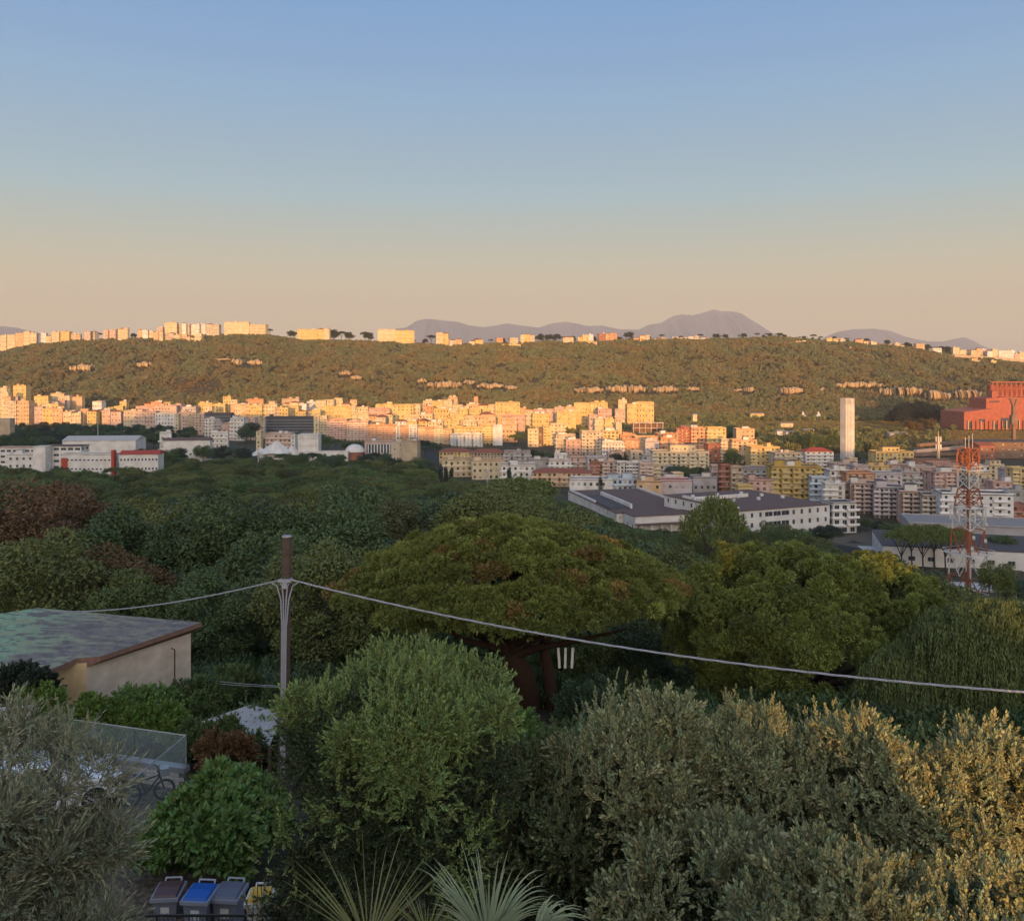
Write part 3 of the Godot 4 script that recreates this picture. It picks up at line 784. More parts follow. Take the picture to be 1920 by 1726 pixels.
var ROCKS := [[129, 178, 683, 697], [255, 284, 678, 690], [400, 433, 672, 677], [432, 460, 673, 686], [462, 494, 675, 687], [634, 660, 696, 706], [657, 678, 704, 714], [782, 800, 711, 720], [800, 866, 715, 730], [868, 892, 712, 722], [894, 945, 719, 730], [946, 970, 722, 732], [1076, 1132, 726, 739], [1136, 1215, 722, 738], [1224, 1272, 724, 738], [1288, 1312, 726, 735], [1394, 1416, 726, 737], [1455, 1506, 725, 741], [1534, 1546, 727, 735], [1566, 1656, 717, 729], [1650, 1732, 725, 744], [1734, 1784, 733, 752], [1786, 1842, 730, 750], [1376, 1392, 729, 735], [420, 426, 664, 667]]

func make_landmarks() -> void:
	# pale cliffs that break through the trees
	var k := 0
	for r in ROCKS:
		k += 1
		var base := hit((r[0] + r[1]) * 0.5, r[3])
		var mb := MB.new()
		var n := maxi(4, int((r[1] - r[0]) / 2.0))
		var rows := 5
		var grid := []
		for i in n + 1:
			var px := lerpf(r[0], r[1], i / float(n))
			var e := sin(PI * clampf(i / float(n), 0.03, 0.97))
			var wob := fine.get_noise_2d(px * 6.0, r[2]) * 4.0
			var mid := lerpf(r[2], r[3], 0.5 + 0.3 * fine.get_noise_2d(px * 2.5, 77.0)) + wob * 0.5
			var half: float = (r[3] - r[2]) * 0.5 * (0.25 + 0.75 * pow(e, 0.5)) * (0.75 + 0.5 * absf(fine.get_noise_2d(px * 11.0, 3.0)))
			var colm := []
			var foot := hit(px, mid + half)
			var rise := 2.0 * half / 1662.0 * -foot.z
			for j in rows + 1:
				var f := 1.0 - j / float(rows)
				var out := 2.5 + 2.5 * fine.get_noise_2d(px * 9.0, j * 60.0) if j > 0 and j < rows and i > 0 and i < n else -2.0
				colm.append(foot + Vector3(0, rise * f + 0.5, out + 3.0 - f * rise * 0.35) - base)
			grid.append(colm)
		for i in n:
			for j in rows:
				mb.tri(grid[i][j + 1], grid[i + 1][j + 1], grid[i + 1][j])
				mb.tri(grid[i][j + 1], grid[i + 1][j], grid[i][j])
		var o := part(called("rock_outcrop"), mb.mesh(), M.rock, self, base)
		tag(o, "pale ochre cliff face among the hillside trees, %s from left of the outcrops" % nth(k), "cliff", "cliffs on the hillside")

	# retaining walls under the right end of the crest
	for s in [["long pale retaining wall below the villas at the hill's right end", 1632, 1790, 657, 666, 1890.0], ["pale retaining wall under the last villas on the far right", 1790, 1925, 664, 674, 1860.0], ["pale road wall below the pine row on the hill crest", 1420, 1490, 636, 641, 1900.0]]:
		var mb := MB.new()
		var a := P(s[1], s[3], s[5])
		var b := P(s[2], s[4], s[5])
		for i in 12:
			var p := a.lerp(b, i / 12.0)
			var q := a.lerp(b, (i + 1) / 12.0)
			mb.box((p + q) * 0.5 - a + Vector3(0, -2.5, 0), Vector3(q.x - p.x - 0.05, 5.5 + (i % 2) * 0.6, 1.2))
		var o := part(called("retaining_wall"), mb.mesh(), wm("tan"), self, a)
		tag(o, s[0], "wall")

	shaft_tower()
	school()
	pavilions()
	works()
	steelworks()
	lattice_mast()
	fields()

func shaft_tower() -> void:
	var d := 684.0
	var t := thing("tower", "tall slender white tower with vertical ribs standing over the rooftops", "tower", Vector3(X(1589, d), 0, -d), 0.25)
	var h := Y(746, d)
	var w := 6.6
	var sb := MB.new()
	sb.box(Vector3(0, h / 2 - 2.5, 0), Vector3(w, h - 5, w))
	part("shaft", sb.mesh(), wm("tan"), t)
	for f in 4:
		var bs := Basis(Vector3.UP, f * PI / 2)
		for i in 6:
			var rb := MB.new()
			rb.box(Vector3(0, h / 2 - 2.5, 0), Vector3(0.78, h - 5, 0.6))
			part("rib", rb.mesh(), wm("white"), t, bs * Vector3(-w / 2 + 0.2 + i * (w - 0.4) / 5.0, 0, w / 2 + 0.24), bs)
	var cb := MB.new()
	for f in 4:
		var bs := Basis(Vector3.UP, f * PI / 2)
		for i in 7:
			cb.box(bs * Vector3(-w / 2 + i * w / 6.0, h - 2.6, w / 2 + 0.2), Vector3(0.36, 4.9, 0.36), bs)
		for j in 4:
			cb.box(bs * Vector3(0, h - 4.7 + j * 1.45, w / 2 + 0.21), Vector3(w + 0.6, 0.42, 0.4), bs)
	part("open_lattice_top", cb.mesh(), wm("white"), t)
	var k := MB.new()
	k.box(Vector3(0, h - 2.6, 0), Vector3(w * 0.7, 4.8, w * 0.7))
	part("stair_core", k.mesh(), wm("brown"), t)

func hall(nm: String, label: String, at: Vector3, turn: float, o: Dictionary) -> Node3D:
	var t := thing(nm, label, "building", at, turn)
	building(t, o)
	return t

func school() -> void:
	hall("school_building", "long white school wing with a band of windows, leftmost of the red and white school", Vector3(X(26, 640), 0, -646), 0.05, {"w": 30.0, "d": 11.0, "h": Y(840, 640), "wall": "white", "floors": 4, "bays": 7, "ww": 3.0, "wh": 1.6, "single": true, "roof": "tile", "huts": 0, "parapet": 0.3})
	hall("school_building", "lower white school block in front of the window-banded wing", Vector3(X(34, 600), 0, -606), 0.1, {"w": 17.0, "d": 9.0, "h": Y(853, 600), "wall": "white", "floors": 3, "bays": 4, "single": true, "roof": "grey", "huts": 1})
	hall("school_building", "blank white stair tower of the school", Vector3(X(73, 596), 0, -600), 0.0, {"w": 8.4, "d": 8.0, "h": Y(838, 596), "wall": "white", "floors": 1, "bays": 0, "side": 0, "roof": "pale", "huts": 0, "parapet": 0.3})
	var t := hall("school_building", "white school block with two rows of wide windows beside the stair tower", Vector3(X(118, 605), 0, -611), 0.02, {"w": 24.0, "d": 12.0, "h": Y(836, 605), "wall": "white", "floors": 5, "bays": 5, "ww": 3.6, "wh": 1.7, "single": true, "roof": "brown", "huts": 0, "eave": 0.9, "parapet": 0.0})
	var rb := MB.new()
	rb.box(Vector3(-13.2, Y(836, 605) * 0.45, 6.1), Vector3(3.0, Y(836, 605) * 0.85, 0.3))
	part("red_panel", rb.mesh(), rm("red"), t)
	var t2 := hall("school_building", "long white school front with small windows and a dark red end panel", Vector3(X(162, 575), 0, -580), -0.04, {"w": 33.0, "d": 10.0, "h": Y(852, 575), "wall": "white", "floors": 3, "bays": 12, "ww": 1.5, "wh": 1.0, "single": true, "roof": "grey", "huts": 0, "parapet": 0.4})
	var pb := MB.new()
	pb.box(Vector3(-14.4, Y(852, 575) * 0.62, 5.16), Vector3(4.2, Y(852, 575) * 0.5, 0.3))
	part("red_panel", pb.mesh(), rm("red"), t2)
	var fb := MB.new()
	fb.box(Vector3(17.6, Y(845, 575) * 0.5, 4.0), Vector3(2.0, Y(842, 575), 3.0))
	part("red_fin", fb.mesh(), rm("red"), t2)
	var t3 := hall("school_building", "white school wing under a low red roof beside the red fin", Vector3(X(256, 572), 0, -580), 0.12, {"w": 24.0, "d": 14.0, "h": Y(852, 572), "wall": "white", "floors": 3, "bays": 11, "ww": 1.1, "wh": 1.5, "single": true, "roof": "red", "top": "gable", "rise": 2.2, "huts": 0})
	hall("sports_hall", "broad white hall with a shallow pale roof behind the school", Vector3(X(180, 690), 0, -705), 0.1, {"w": 55.0, "d": 26.0, "h": Y(826, 690), "wall": "white", "floors": 1, "bays": 0, "side": 0, "roof": "pale", "top": "gable", "rise": 3.0, "huts": 0})
	hall("sports_hall", "low white shed between the trees right of the sports hall", Vector3(X(345, 700), 0, -708), 0.15, {"w": 36.0, "d": 10.0, "h": Y(826, 700), "wall": "white", "floors": 1, "bays": 6, "roof": "brown", "top": "gable", "huts": 0})
	hall("villa", "small white villa among the park trees", Vector3(X(306, 730), 0, -735), 0.3, {"w": 9.0, "d": 8.0, "h": Y(812, 730), "wall": "white", "floors": 3, "balc": 2, "roof": "grey", "huts": 1})
	hall("villa", "white terraced house below the dark slate block", Vector3(X(408, 770), 0, -776), 0.2, {"w": 14.0, "d": 9.0, "h": Y(812, 770), "wall": "white", "floors": 4, "balc": 1, "roof": "grey", "huts": 1})
	hall("school_annexe", "long low beige wall building at the picture's left edge", Vector3(X(2, 820), 0, -825), 0.0, {"w": 15.0, "d": 8.0, "h": Y(785, 820), "wall": "tan", "floors": 2, "bays": 0, "side": 0, "roof": "pale", "huts": 0, "parapet": 0.0})

func pavilions() -> void:
	var d := 718.0
	var t := thing("tent_hall", "white tented hall with peaked fabric roof beside the white cube", "building", Vector3(X(512, d), 0, -d - 10))
	var mb := MB.new()
	var top := Y(827, d)
	for s in [[0.0, 17.0, top], [-13.0, 9.0, top - 5.5], [13.0, 9.0, top - 4.0]]:
		var apex := Vector3(s[0], s[2], 0)
		var ring := []
		for i in 12:
			var a := TAU * i / 12.0
			var rr: float = s[1] * (1.0 if i % 2 == 0 else 0.86)
			ring.append([Vector3(s[0] + cos(a) * rr * 0.5, s[2] * 0.62, sin(a) * rr * 0.4), Vector3(s[0] + cos(a) * rr, s[2] * (0.30 if i % 2 == 0 else 0.36), sin(a) * rr * 0.8)])
		for i in 12:
			var j := (i + 1) % 12
			mb.tri(apex, ring[i][0], ring[j][0])
			mb.quad(ring[i][0], ring[i][1], ring[j][1], ring[j][0])
	part("fabric_roof", mb.mesh(), wm("white"), t)
	var pb := MB.new()
	for i in 12:
		var a := TAU * i / 12.0
		pb.bar(Vector3(cos(a) * 15.5, 0, sin(a) * 12.0), Vector3(cos(a) * 16.0, top * 0.36, sin(a) * 12.6), 0.35)
	part("posts", pb.mesh(), rm("pale"), t)
	var wb := MB.new()
	wb.box(Vector3(0, 2.2, 0), Vector3(24, 4.4, 15))
	part("wall", wb.mesh(), wm("white"), t)
	var c := hall("theatre_building", "windowless white cube standing right of the tented hall", Vector3(X(576, 712), 0, -720), 0.05, {"w": 16.5, "d": 15.0, "h": Y(816, 712), "wall": "white", "floors": 1, "bays": 0, "side": 0, "roof": "pale", "huts": 0, "parapet": 0.5})
	var fb := MB.new()
	fb.box(Vector3(0, Y(836, 712), 7.56), Vector3(15.0, 0.35, 0.12))
	fb.box(Vector3(0, Y(822, 712), 7.56), Vector3(15.0, 0.35, 0.12))
	part("string_course", fb.mesh(), wm("rose"), c)
	hall("foyer_building", "low white foyer running right from the white cube", Vector3(X(605, 705), 0, -712), 0.05, {"w": 38.0, "d": 8.0, "h": Y(848, 705), "wall": "white", "floors": 1, "bays": 9, "roof": "pale", "huts": 0, "parapet": 0.3})
	var dm := thing("domed_pavilion", "shallow white dome on a brown drum among dark trees", "building", Vector3(X(661, 712), 0, -722))
	var prof := []
	for i in 9:
		var a := i / 8.0 * PI / 2
		prof.append(Vector2(cos(a) * 8.0 + 0.01, 6.0 + sin(a) * 6.6))
	var db := MB.new()
	db.lathe(prof, 20)
	part("dome", db.mesh(), wm("white"), dm)
	var dr := MB.new()
	dr.lathe([Vector2(7.0, 0), Vector2(7.0, 6.0), Vector2(8.4, 6.0), Vector2(8.4, 6.4), Vector2(8.0, 6.4)], 20)
	part("drum", dr.mesh(), wm("brick"), dm)
	# institute with pilasters
	var sc := hall("institute_building", "institute with a row of pale pilasters right of the white dome", Vector3(X(710, 748), 0, -756), -0.05, {"w": 24.0, "d": 13.0, "h": Y(828, 748), "wall": "rose", "floors": 3, "bays": 0, "side": 2, "roof": "brown", "huts": 1})
	for i in 8:
		var p := MB.new()
		p.box(Vector3(-8.8 + i * 2.6, Y(828, 748) * 0.52, 6.75), Vector3(0.9, Y(828, 748) * 0.62, 0.5))
		part("pilaster", p.mesh(), wm("white"), sc)
	var dk := MB.new()
	dk.box(Vector3(0, Y(828, 748) * 0.52, 6.51), Vector3(20.5, Y(828, 748) * 0.6, 0.06))
	part("glazing", dk.mesh(), wm("slate"), sc)
	hall("institute_building", "beige institute block with paired windows beside the tan corner block", Vector3(X(746, 716), 0, -724), -0.1, {"w": 10.0, "d": 12.0, "h": Y(830, 716), "wall": "beige", "floors": 4, "bays": 2, "ww": 1.1, "wh": 1.1, "roof": "brown", "huts": 1})
	hall("institute_building", "blank tan corner block with dark roof tanks above the trees", Vector3(X(770, 708), 0, -714), -0.15, {"w": 12.0, "d": 10.0, "h": Y(828, 708), "wall": "tan", "floors": 1, "bays": 0, "side": 2, "roof": "dark", "huts": 2})
	# an unfinished concrete frame on the slope
	var fr := thing("concrete_frame", "bare concrete frame with dark bays on the wooded slope", "building", Vector3(X(1216, 930), gh(X(1216, 930), 930), -936))
	var h := Y(792, 930)
	for i in 6:
		var p := MB.new()
		p.box(Vector3(-15.5 + i * 6.2, h / 2, 4.0), Vector3(0.8, h, 0.8))
		part("column", p.mesh(), wm("rose"), fr)
	var sl := MB.new()
	for j in 3: sl.box(Vector3(0, h - 0.4 - j * 5.5, 0), Vector3(33, 0.8, 9.4))
	part("slab", sl.mesh(), wm("rose"), fr)
	var bk := MB.new()
	bk.box(Vector3(0, h / 2 - 1, -3.5), Vector3(31, h - 2, 1.0))
	part("rear_wall", bk.mesh(), wm("brown"), fr)
	# lamp masts
	var poles := [["pale floodlight mast in front of the tented hall", 484, 842, 600.0], ["pale lamp mast rising from the forest edge beside the yellow tenements", 914, 884, 330.0], ["shorter pale lamp mast beside the umbrella pine", 935, 905, 300.0], ["thin lamp mast among the park trees under the left blocks", 183, 782, 800.0]]
	for s in poles:
		var at := Vector3(X(s[1], s[3]), gh(X(s[1], s[3]), s[3]), -s[3])
		var ph: float = Y(s[2], s[3]) - at.y
		var lm := thing("lamp_mast", s[0], "mast", at)
		var b := MB.new()
		b.tube([Vector3.ZERO, Vector3(0, ph, 0)], [0.42, 0.24], 8)
		part("pole", b.mesh(), rm("pale"), lm)
		var hd := MB.new()
		hd.box(Vector3(0, ph + 0.3, 0), Vector3(1.8, 0.5, 0.6))
		part("lamp_head", hd.mesh(), rm("pale"), lm)

func works() -> void:
	# the white works with its long brown roofs
	var t := hall("factory_hall", "long low white factory hall with a brown roof and sunken roof light", Vector3(58, 0, -440), 0.22, {"w": 40.0, "d": 78.0, "h": 7.2, "wall": "white", "floors": 2, "bays": 12, "side": 14, "ww": 1.4, "wh": 1.2, "roof": "brown", "huts": 0, "parapet": 0.0, "eave": 0.4})
	var mb := MB.new()
	mb.box(Vector3(-9, 8.5, 6), Vector3(1.0, 2.2, 44))
	mb.box(Vector3(19.4, 7.9, 0), Vector3(0.8, 1.0, 78))
	mb.box(Vector3(-19.3, 7.9, -16), Vector3(0.8, 1.0, 44))
	part("white_upstand", mb.mesh(), wm("white"), t)
	var lb := MB.new()
	lb.box(Vector3(-14.4, 7.7, 6), Vector3(9.6, 0.5, 44))
	part("lower_roof", lb.mesh(), rm("dark"), t)
	var f := hall("factory_hall", "white factory front range with a covered colonnade before the brown roofs", Vector3(72, 0, -396), 0.28, {"w": 42.0, "d": 12.0, "h": 7.9, "wall": "white", "floors": 1, "bays": 0, "side": 2, "roof": "brown", "huts": 0, "parapet": 0.0, "eave": 0.5})
	for i in 9:
		var p := MB.new()
		p.box(Vector3(-19 + i * 4.75, 2.2, 7.8), Vector3(0.7, 4.4, 0.7))
		part("column", p.mesh(), wm("white"), f)
	var ca := MB.new()
	ca.box(Vector3(0, 4.6, 7.4), Vector3(42, 0.4, 3.2))
	part("canopy", ca.mesh(), rm("brown"), f)
	var o := hall("office_building", "white three-storey office with wide grouped windows and a broad brown roof", Vector3(105.5, 0, -403), 0.42, {"w": 49.0, "d": 55.0, "h": 12.6, "wall": "white", "floors": 3, "bays": 11, "side": 9, "ww": [1.3, 1.3, 1.3, 4.3, 4.3, 4.3, 1.4, 1.4, 1.4, 1.3, 1.3], "wh": 2.0, "single": true, "roof": "brown", "huts": 0, "parapet": 0.0, "eave": 0.3})
	var up := MB.new()
	up.box(Vector3(-8, 13.6, -6), Vector3(30, 1.6, 0.8))
	up.box(Vector3(-22, 13.4, 4), Vector3(0.8, 1.2, 40))
	for i in 9: up.box(Vector3(-18 + i * 4.6, 13.4, -14 + (i % 3) * 9.0), Vector3(1.2, 1.4, 1.2))
	part("roof_upstand", up.mesh(), wm("white"), o)
	hall("office_building", "small white annexe with shaded balconies joined to the white office", Vector3(X(1583, 388), 0, -394), 0.15, {"w": 11.0, "d": 10.0, "h": Y(944, 388), "wall": "white", "floors": 4, "bays": 3, "ww": 2.2, "wh": 2.1, "single": true, "balc": 2, "roof": "dark", "huts": 0, "parapet": 0.3})
	hall("warehouse", "long low warehouse with a dark roof and white wall behind the lattice mast", Vector3(178, 0, -330), -0.28, {"w": 78.0, "d": 34.0, "h": 7.0, "wall": "white", "floors": 1, "bays": 12, "side": 4, "ww": 2.4, "wh": 1.6, "single": true, "roof": "dark", "huts": 0, "parapet": 0.0})
	hall("warehouse", "second dark-roofed warehouse beyond the long warehouse at the right edge", Vector3(205, 0, -372), -0.28, {"w": 74.0, "d": 24.0, "h": 7.4, "wall": "grey", "floors": 1, "bays": 12, "roof": "grey", "huts": 0, "parapet": 0.4})
	hall("garage", "low flat garage roof beside the round pine at the right edge", Vector3(X(1880, 270), 0, -275), -0.2, {"w": 22.0, "d": 10.0, "h": 3.4, "wall": "grey", "floors": 1, "bays": 4, "roof": "pale", "huts": 0, "parapet": 0.2})
	hall("garage", "small white outbuilding left of the lattice mast foot", Vector3(X(1786, 262), 0, -266), 0.1, {"w": 7.0, "d": 8.0, "h": 5.5, "wall": "white", "floors": 2, "bays": 2, "roof": "grey", "huts": 0})
	hall("garage", "low reddish shed by the yard under the row of pines", Vector3(X(1690, 330), 0, -336), -0.15, {"w": 24.0, "d": 9.0, "h": 3.2, "wall": "brick", "floors": 1, "bays": 4, "roof": "pale", "huts": 0, "parapet": 0.0})

func steelworks() -> void:
	var d := 1095.0
	var t := thing("steelworks", "huge rust red steelworks shed with stepped roofs and open framework above", "building", P(1808, 805, d), 0.0)
	if not M.has("rust"): M.rust = wall_mat(lin(0.40, 0.125, 0.085), M.plaster, 0.05)
	var s := d / 1662.0
	var tiers := [[0, 190, 33, 36.0, 60.0, 0.0], [48, 190, 58, 34.0, 40.0, -8.0], [64, 74, 70, 20.0, 12.0, -14.0]]
	var q := 0
	for e in tiers:
		var mb := MB.new()
		var w: float = (e[1] - e[0]) * s
		var h: float = e[2] * s
		var x0: float = e[0] * s
		var lift := 4.0 if q == 0 else 2.0
		var z0: float = e[5]
		var z1: float = e[5] - e[4]
		var a := [Vector3(x0, 0, z0), Vector3(x0 + w, 0, z0), Vector3(x0 + w, h, z0), Vector3(x0 + w * 0.28, h + lift, z0), Vector3(x0, h, z0)]
		for i in range(1, 4): mb.tri(a[0], a[i], a[i + 1])
		var bk := []
		for p in a: bk.append(Vector3(p.x, p.y, z1))
		for i in 5:
			var j := (i + 1) % 5
			mb.quad(a[j], a[i], bk[i], bk[j])
		for i in range(1, 4): mb.tri(bk[0], bk[i + 1], bk[i])
		part("shed", mb.mesh(), M.rust, t)
		q += 1
	var ob := MB.new()
	for e in [[34, 17, 12, 6], [58, 6, 8, 10], [78, 12, 18, 22], [10, 8, 9, 14], [120, 10, 14, 20], [150, 10, 14, 18]]:
		ob.box(Vector3(e[0] * s, e[1] * s, 0.05), Vector3(e[2] * s, e[3] * s * 0.9, 0.3))
	ob.box(Vector3(64 * s, 52 * s, -7.9), Vector3(20 * s, 1.6, 0.3))
	part("dark_openings", ob.mesh(), wm("slate"), t)
	for i in 15:
		var c := MB.new()
		c.box(Vector3((6.0 + i * 8.0) * s, 8.5 * s, 2.2), Vector3(1.2, 17.0 * s, 1.2))
		part("column", c.mesh(), wm("tan") if i % 3 == 0 else M.rust, t)
	var fb := MB.new()
	for i in 9:
		var x := (66.0 + i * 9.0) * s
		fb.bar(Vector3(x, 58 * s, -16), Vector3(x, 88 * s, -16), 0.9)
		fb.bar(Vector3(x, 58 * s, -28), Vector3(x, 88 * s, -28), 0.9)
		if i < 8:
			for y in [62.0, 75.0, 88.0]:
				fb.bar(Vector3(x, y * s, -16), Vector3(x + 9 * s, y * s, -16), 0.7)
				fb.bar(Vector3(x, y * s, -28), Vector3(x + 9 * s, y * s, -28), 0.7)
			fb.bar(Vector3(x, 62 * s, -16), Vector3(x + 9 * s, 88 * s, -16), 0.5)
		fb.bar(Vector3(x, 88 * s, -16), Vector3(x, 88 * s, -28), 0.7)
	fb.box(Vector3(100 * s, 89 * s, -22), Vector3(76 * s, 1.0, 12.0))
	part("framework", fb.mesh(), M.rust, t)
	var c2 := MB.new()
	c2.box(Vector3(100 * s, 73 * s, -23), Vector3(70 * s, 22 * s, 6.0))
	part("cladding", c2.mesh(), M.rust, t)
	# conveyor pylon
	var pd := 900.0
	var py := thing("conveyor_pylon", "dark brown conveyor pylon with a forked head before the red steelworks", "pylon", Vector3(X(1901, pd), 0, -pd))
	var pb := MB.new()
	var ph := Y(760, pd)
	pb.box(Vector3(0, ph / 2, 0), Vector3(3.0, ph, 3.0))
	for sd in [-1.0, 1.0]: pb.bar(Vector3(sd * 0.6, ph - 1, 0), Vector3(sd * 3.4, ph + 6.5, 0), 1.5)
	pb.box(Vector3(0, ph + 6.6, 0), Vector3(9.0, 1.2, 2.0))
	part("pylon_shaft", pb.mesh(), wm("brown"), py)
	var hb := MB.new()
	hb.box(Vector3(0, ph * 0.62, 0), Vector3(6.0, 9.0, 4.5))
	part("hopper", hb.mesh(), wm("brown"), py)
	# sheds and galleries below
	hall("industrial_shed", "dark rusty shed with a flat roof at the right edge below the steelworks", Vector3(X(1905, 730), 0, -745), -0.08, {"w": 58.0, "d": 24.0, "h": Y(829, 730), "wall": "brown", "floors": 3, "bays": 12, "roof": "dark", "huts": 0, "parapet": 0.0, "eave": 1.2})
	hall("industrial_shed", "brick red gabled shed left of the dark rusty shed", Vector3(X(1856, 722), 0, -735), 0.1, {"w": 13.0, "d": 16.0, "h": Y(836, 722), "wall": "brick", "floors": 2, "bays": 3, "roof": "tile", "top": "gable", "huts": 0})
	var k := 0
	for g in [["upper conveyor gallery on stilts left of the dark sheds", 1722, 834, 1806, 828, 790.0], ["middle conveyor gallery on stilts behind the thin mast", 1716, 846, 1812, 838, 770.0], ["lowest conveyor gallery running behind the lattice mast top", 1700, 852, 1818, 850, 745.0]]:
		var a := P(g[1], g[2], g[5] - 10.0)
		var b := P(g[3], g[4], g[5] + 14.0)
		var n := thing("conveyor_gallery", g[0], "conveyor", Vector3(a.x, 0, a.z), 0.0, "conveyor galleries")
		a = Vector3(0, a.y, 0)
		b = Vector3(b.x - n.position.x, b.y, b.z - n.position.z)
		var mb := MB.new()
		var y := (b - a).normalized()
		var x := y.cross(Vector3.UP).normalized()
		mb.box((a + b) * 0.5, Vector3(3.4, (b - a).length(), 2.6), Basis(x, y, x.cross(y)))
		part("gallery", mb.mesh(), wm("brown") if k != 1 else wm("rose"), n)
		for i in 6:
			var lp := a.lerp(b, (i + 0.5) / 6.0)
			var lb := MB.new()
			lb.bar(Vector3(lp.x, 0, lp.z), lp, 0.8)
			part("stilt", lb.mesh(), wm("brown"), n)
		k += 1
	# antenna mast on a roof
	var ad := 640.0
	var am := thing("antenna_mast", "pale antenna mast ringed with panels beside the conveyor galleries", "mast", Vector3(X(1760, ad), 0, -ad))
	var ah := Y(818, ad)
	var ab := MB.new()
	ab.tube([Vector3.ZERO, Vector3(0, ah, 0)], [1.3, 0.9], 8)
	part("pole", ab.mesh(), wm("cream"), am)
	for i in 12:
		var a := TAU * i / 6.0
		var b := MB.new()
		b.box(Vector3(cos(a) * 1.7, ah - 2.0 - 5.5 * (i / 6), sin(a) * 1.7), Vector3(0.7, 3.6, 0.7))
		part("antenna_panel", b.mesh(), wm("white"), am)
	var sp := MB.new()
	sp.bar(Vector3(0, ah, 0), Vector3(0, ah + 4.0, 0), 0.3)
	for i in 3: sp.bar(Vector3(0, ah * 0.5, 0), Vector3(cos(TAU * i / 3.0) * 3.2, 0, sin(TAU * i / 3.0) * 3.2), 0.5)
	part("spike_and_stays", sp.mesh(), wm("cream"), am)

func lattice_mast() -> void:
	var d := 255.0
	var base := Vector3(X(1816, d), gh(X(1816, d), d) - 1.0, -d)
	var t := thing("lattice_mast", "tall red and white lattice telecom mast rising in front of the tenements", "mast", base, 0.42)
	if not M.has("mast_red"):
		M.mast_red = wall_mat(lin(0.38, 0.125, 0.06), M.plaster, 0.4)
		M.mast_white = wall_mat(lin(0.66, 0.64, 0.61), M.plaster, 0.4)
	var lv := [[1185, 66], [1112, 60], [1078, 56], [1036, 52], [992, 46], [950, 40], [915, 29], [880, 29], [840, 29]]
	for i in lv.size() - 1:
		var y0: float = Y(lv[i][0], d) - base.y
		var y1: float = Y(lv[i + 1][0], d) - base.y
		var r0: float = lv[i][1] / 1662.0 * d * 0.5 / 1.2
		var r1: float = lv[i + 1][1] / 1662.0 * d * 0.5 / 1.2
		var mm: Material = M.mast_white if i % 2 == 0 else M.mast_red
		if i == 7: mm = M.mast_red
		var sub := 1 if i < 4 else 2
		for j in sub:
			var ya := lerpf(y0, y1, j / float(sub))
			var yb := lerpf(y0, y1, (j + 1) / float(sub))
			var ra := lerpf(r0, r1, j / float(sub))
			var rb := lerpf(r0, r1, (j + 1) / float(sub))
			var mb := MB.new()
			for c in 4:
				var s0 := [Vector2(1, 1), Vector2(1, -1), Vector2(-1, -1), Vector2(-1, 1)]
				var p: Vector2 = s0[c]
				var q: Vector2 = s0[(c + 1) % 4]
				var a0 := Vector3(p.x * ra, ya, p.y * ra)
				var a1 := Vector3(p.x * rb, yb, p.y * rb)
				var b0 := Vector3(q.x * ra, ya, q.y * ra)
				var b1 := Vector3(q.x * rb, yb, q.y * rb)
				mb.bar(a0, a1, 0.32)
				mb.bar(a1, b1, 0.18)
				if i < 4:
					mb.bar((a0 + b0) * 0.5, a1, 0.2)
					mb.bar((a0 + b0) * 0.5, b1, 0.2)
					mb.bar(a0.lerp(a1, 0.5), (a0 + b0).lerp(a1 * 2.0, 0.5) * 0.5, 0.16)
				else:
					mb.bar(a0, b1, 0.18)
					mb.bar(b0, a1, 0.18)
			part("lattice_section", mb.mesh(), mm, t)
	var top: float = Y(840, d) - base.y
	for py in [1036.0, 950.0, 880.0]:
		var pb := MB.new()
		var y: float = Y(py, d) - base.y
		var r := 4.6 if py > 1000 else (3.4 if py > 900 else 2.5)
		for s in 4:
			var bs := Basis(Vector3.UP, s * PI / 2)
			pb.box(bs * Vector3(0, y, r), Vector3(r * 2, 0.18, 0.9), bs)
			pb.box(bs * Vector3(0, y + 1.0, r + 0.4), Vector3(r * 2, 0.1, 0.08), bs)
		part("platform", pb.mesh(), M.mast_white, t)
	for i in 14:
		var a := MB.new()
		var ang := TAU * i / 7.0 + 0.3
		var y: float = (top - 3.0) if i < 7 else Y(962, d) - base.y
		var r := 2.9 if i < 7 else 4.6
		a.box(Vector3(cos(ang) * r, y, sin(ang) * r), Vector3(0.35, 2.6 if i < 7 else 3.8, 0.3), Basis(Vector3.UP, -ang))
		part("antenna_panel", a.mesh(), M.mast_red if i < 7 else M.mast_white, t)
	for i in 4:
		var dish := MB.new()
		dish.tube([Vector3(0, 0, 0), Vector3(0.3, 0, 0.5)], [0.65, 0.6], 12)
		part("dish", dish.mesh(), M.mast_white, t, Vector3([2.6, -2.2, 3.0, -2.8][i], Y([1012, 1004, 982, 1024][i], d) - base.y, 3.2))
	var s2 := MB.new()
	for i in 3: s2.bar(Vector3(-1.2 + i * 1.1, top, 0.3 * i), Vector3(-1.2 + i * 1.1, top + 3.2 + i * 0.5, 0.3 * i), 0.12)
	part("whip_aerial", s2.mesh(), M.mast_white, t)
	var cb := MB.new()
	cb.box(Vector3(0, top * 0.45, 0), Vector3(0.7, top * 0.9, 0.25))
	part("cable_ladder", cb.mesh(), M.mast_red, t)

func patch(nm: String, pts: Array, m: Material, lift := 0.06) -> void:
	var mb := MB.new()
	var v := []
	for p in pts:
		v.append(Vector3(X(p[0], p[1]), gh(X(p[0], p[1]), p[1]) + lift, -p[1]))
	for i in range(1, v.size() - 1): mb.tri(v[0], v[i], v[i + 1])
	setting(nm, mb.mesh(), m)

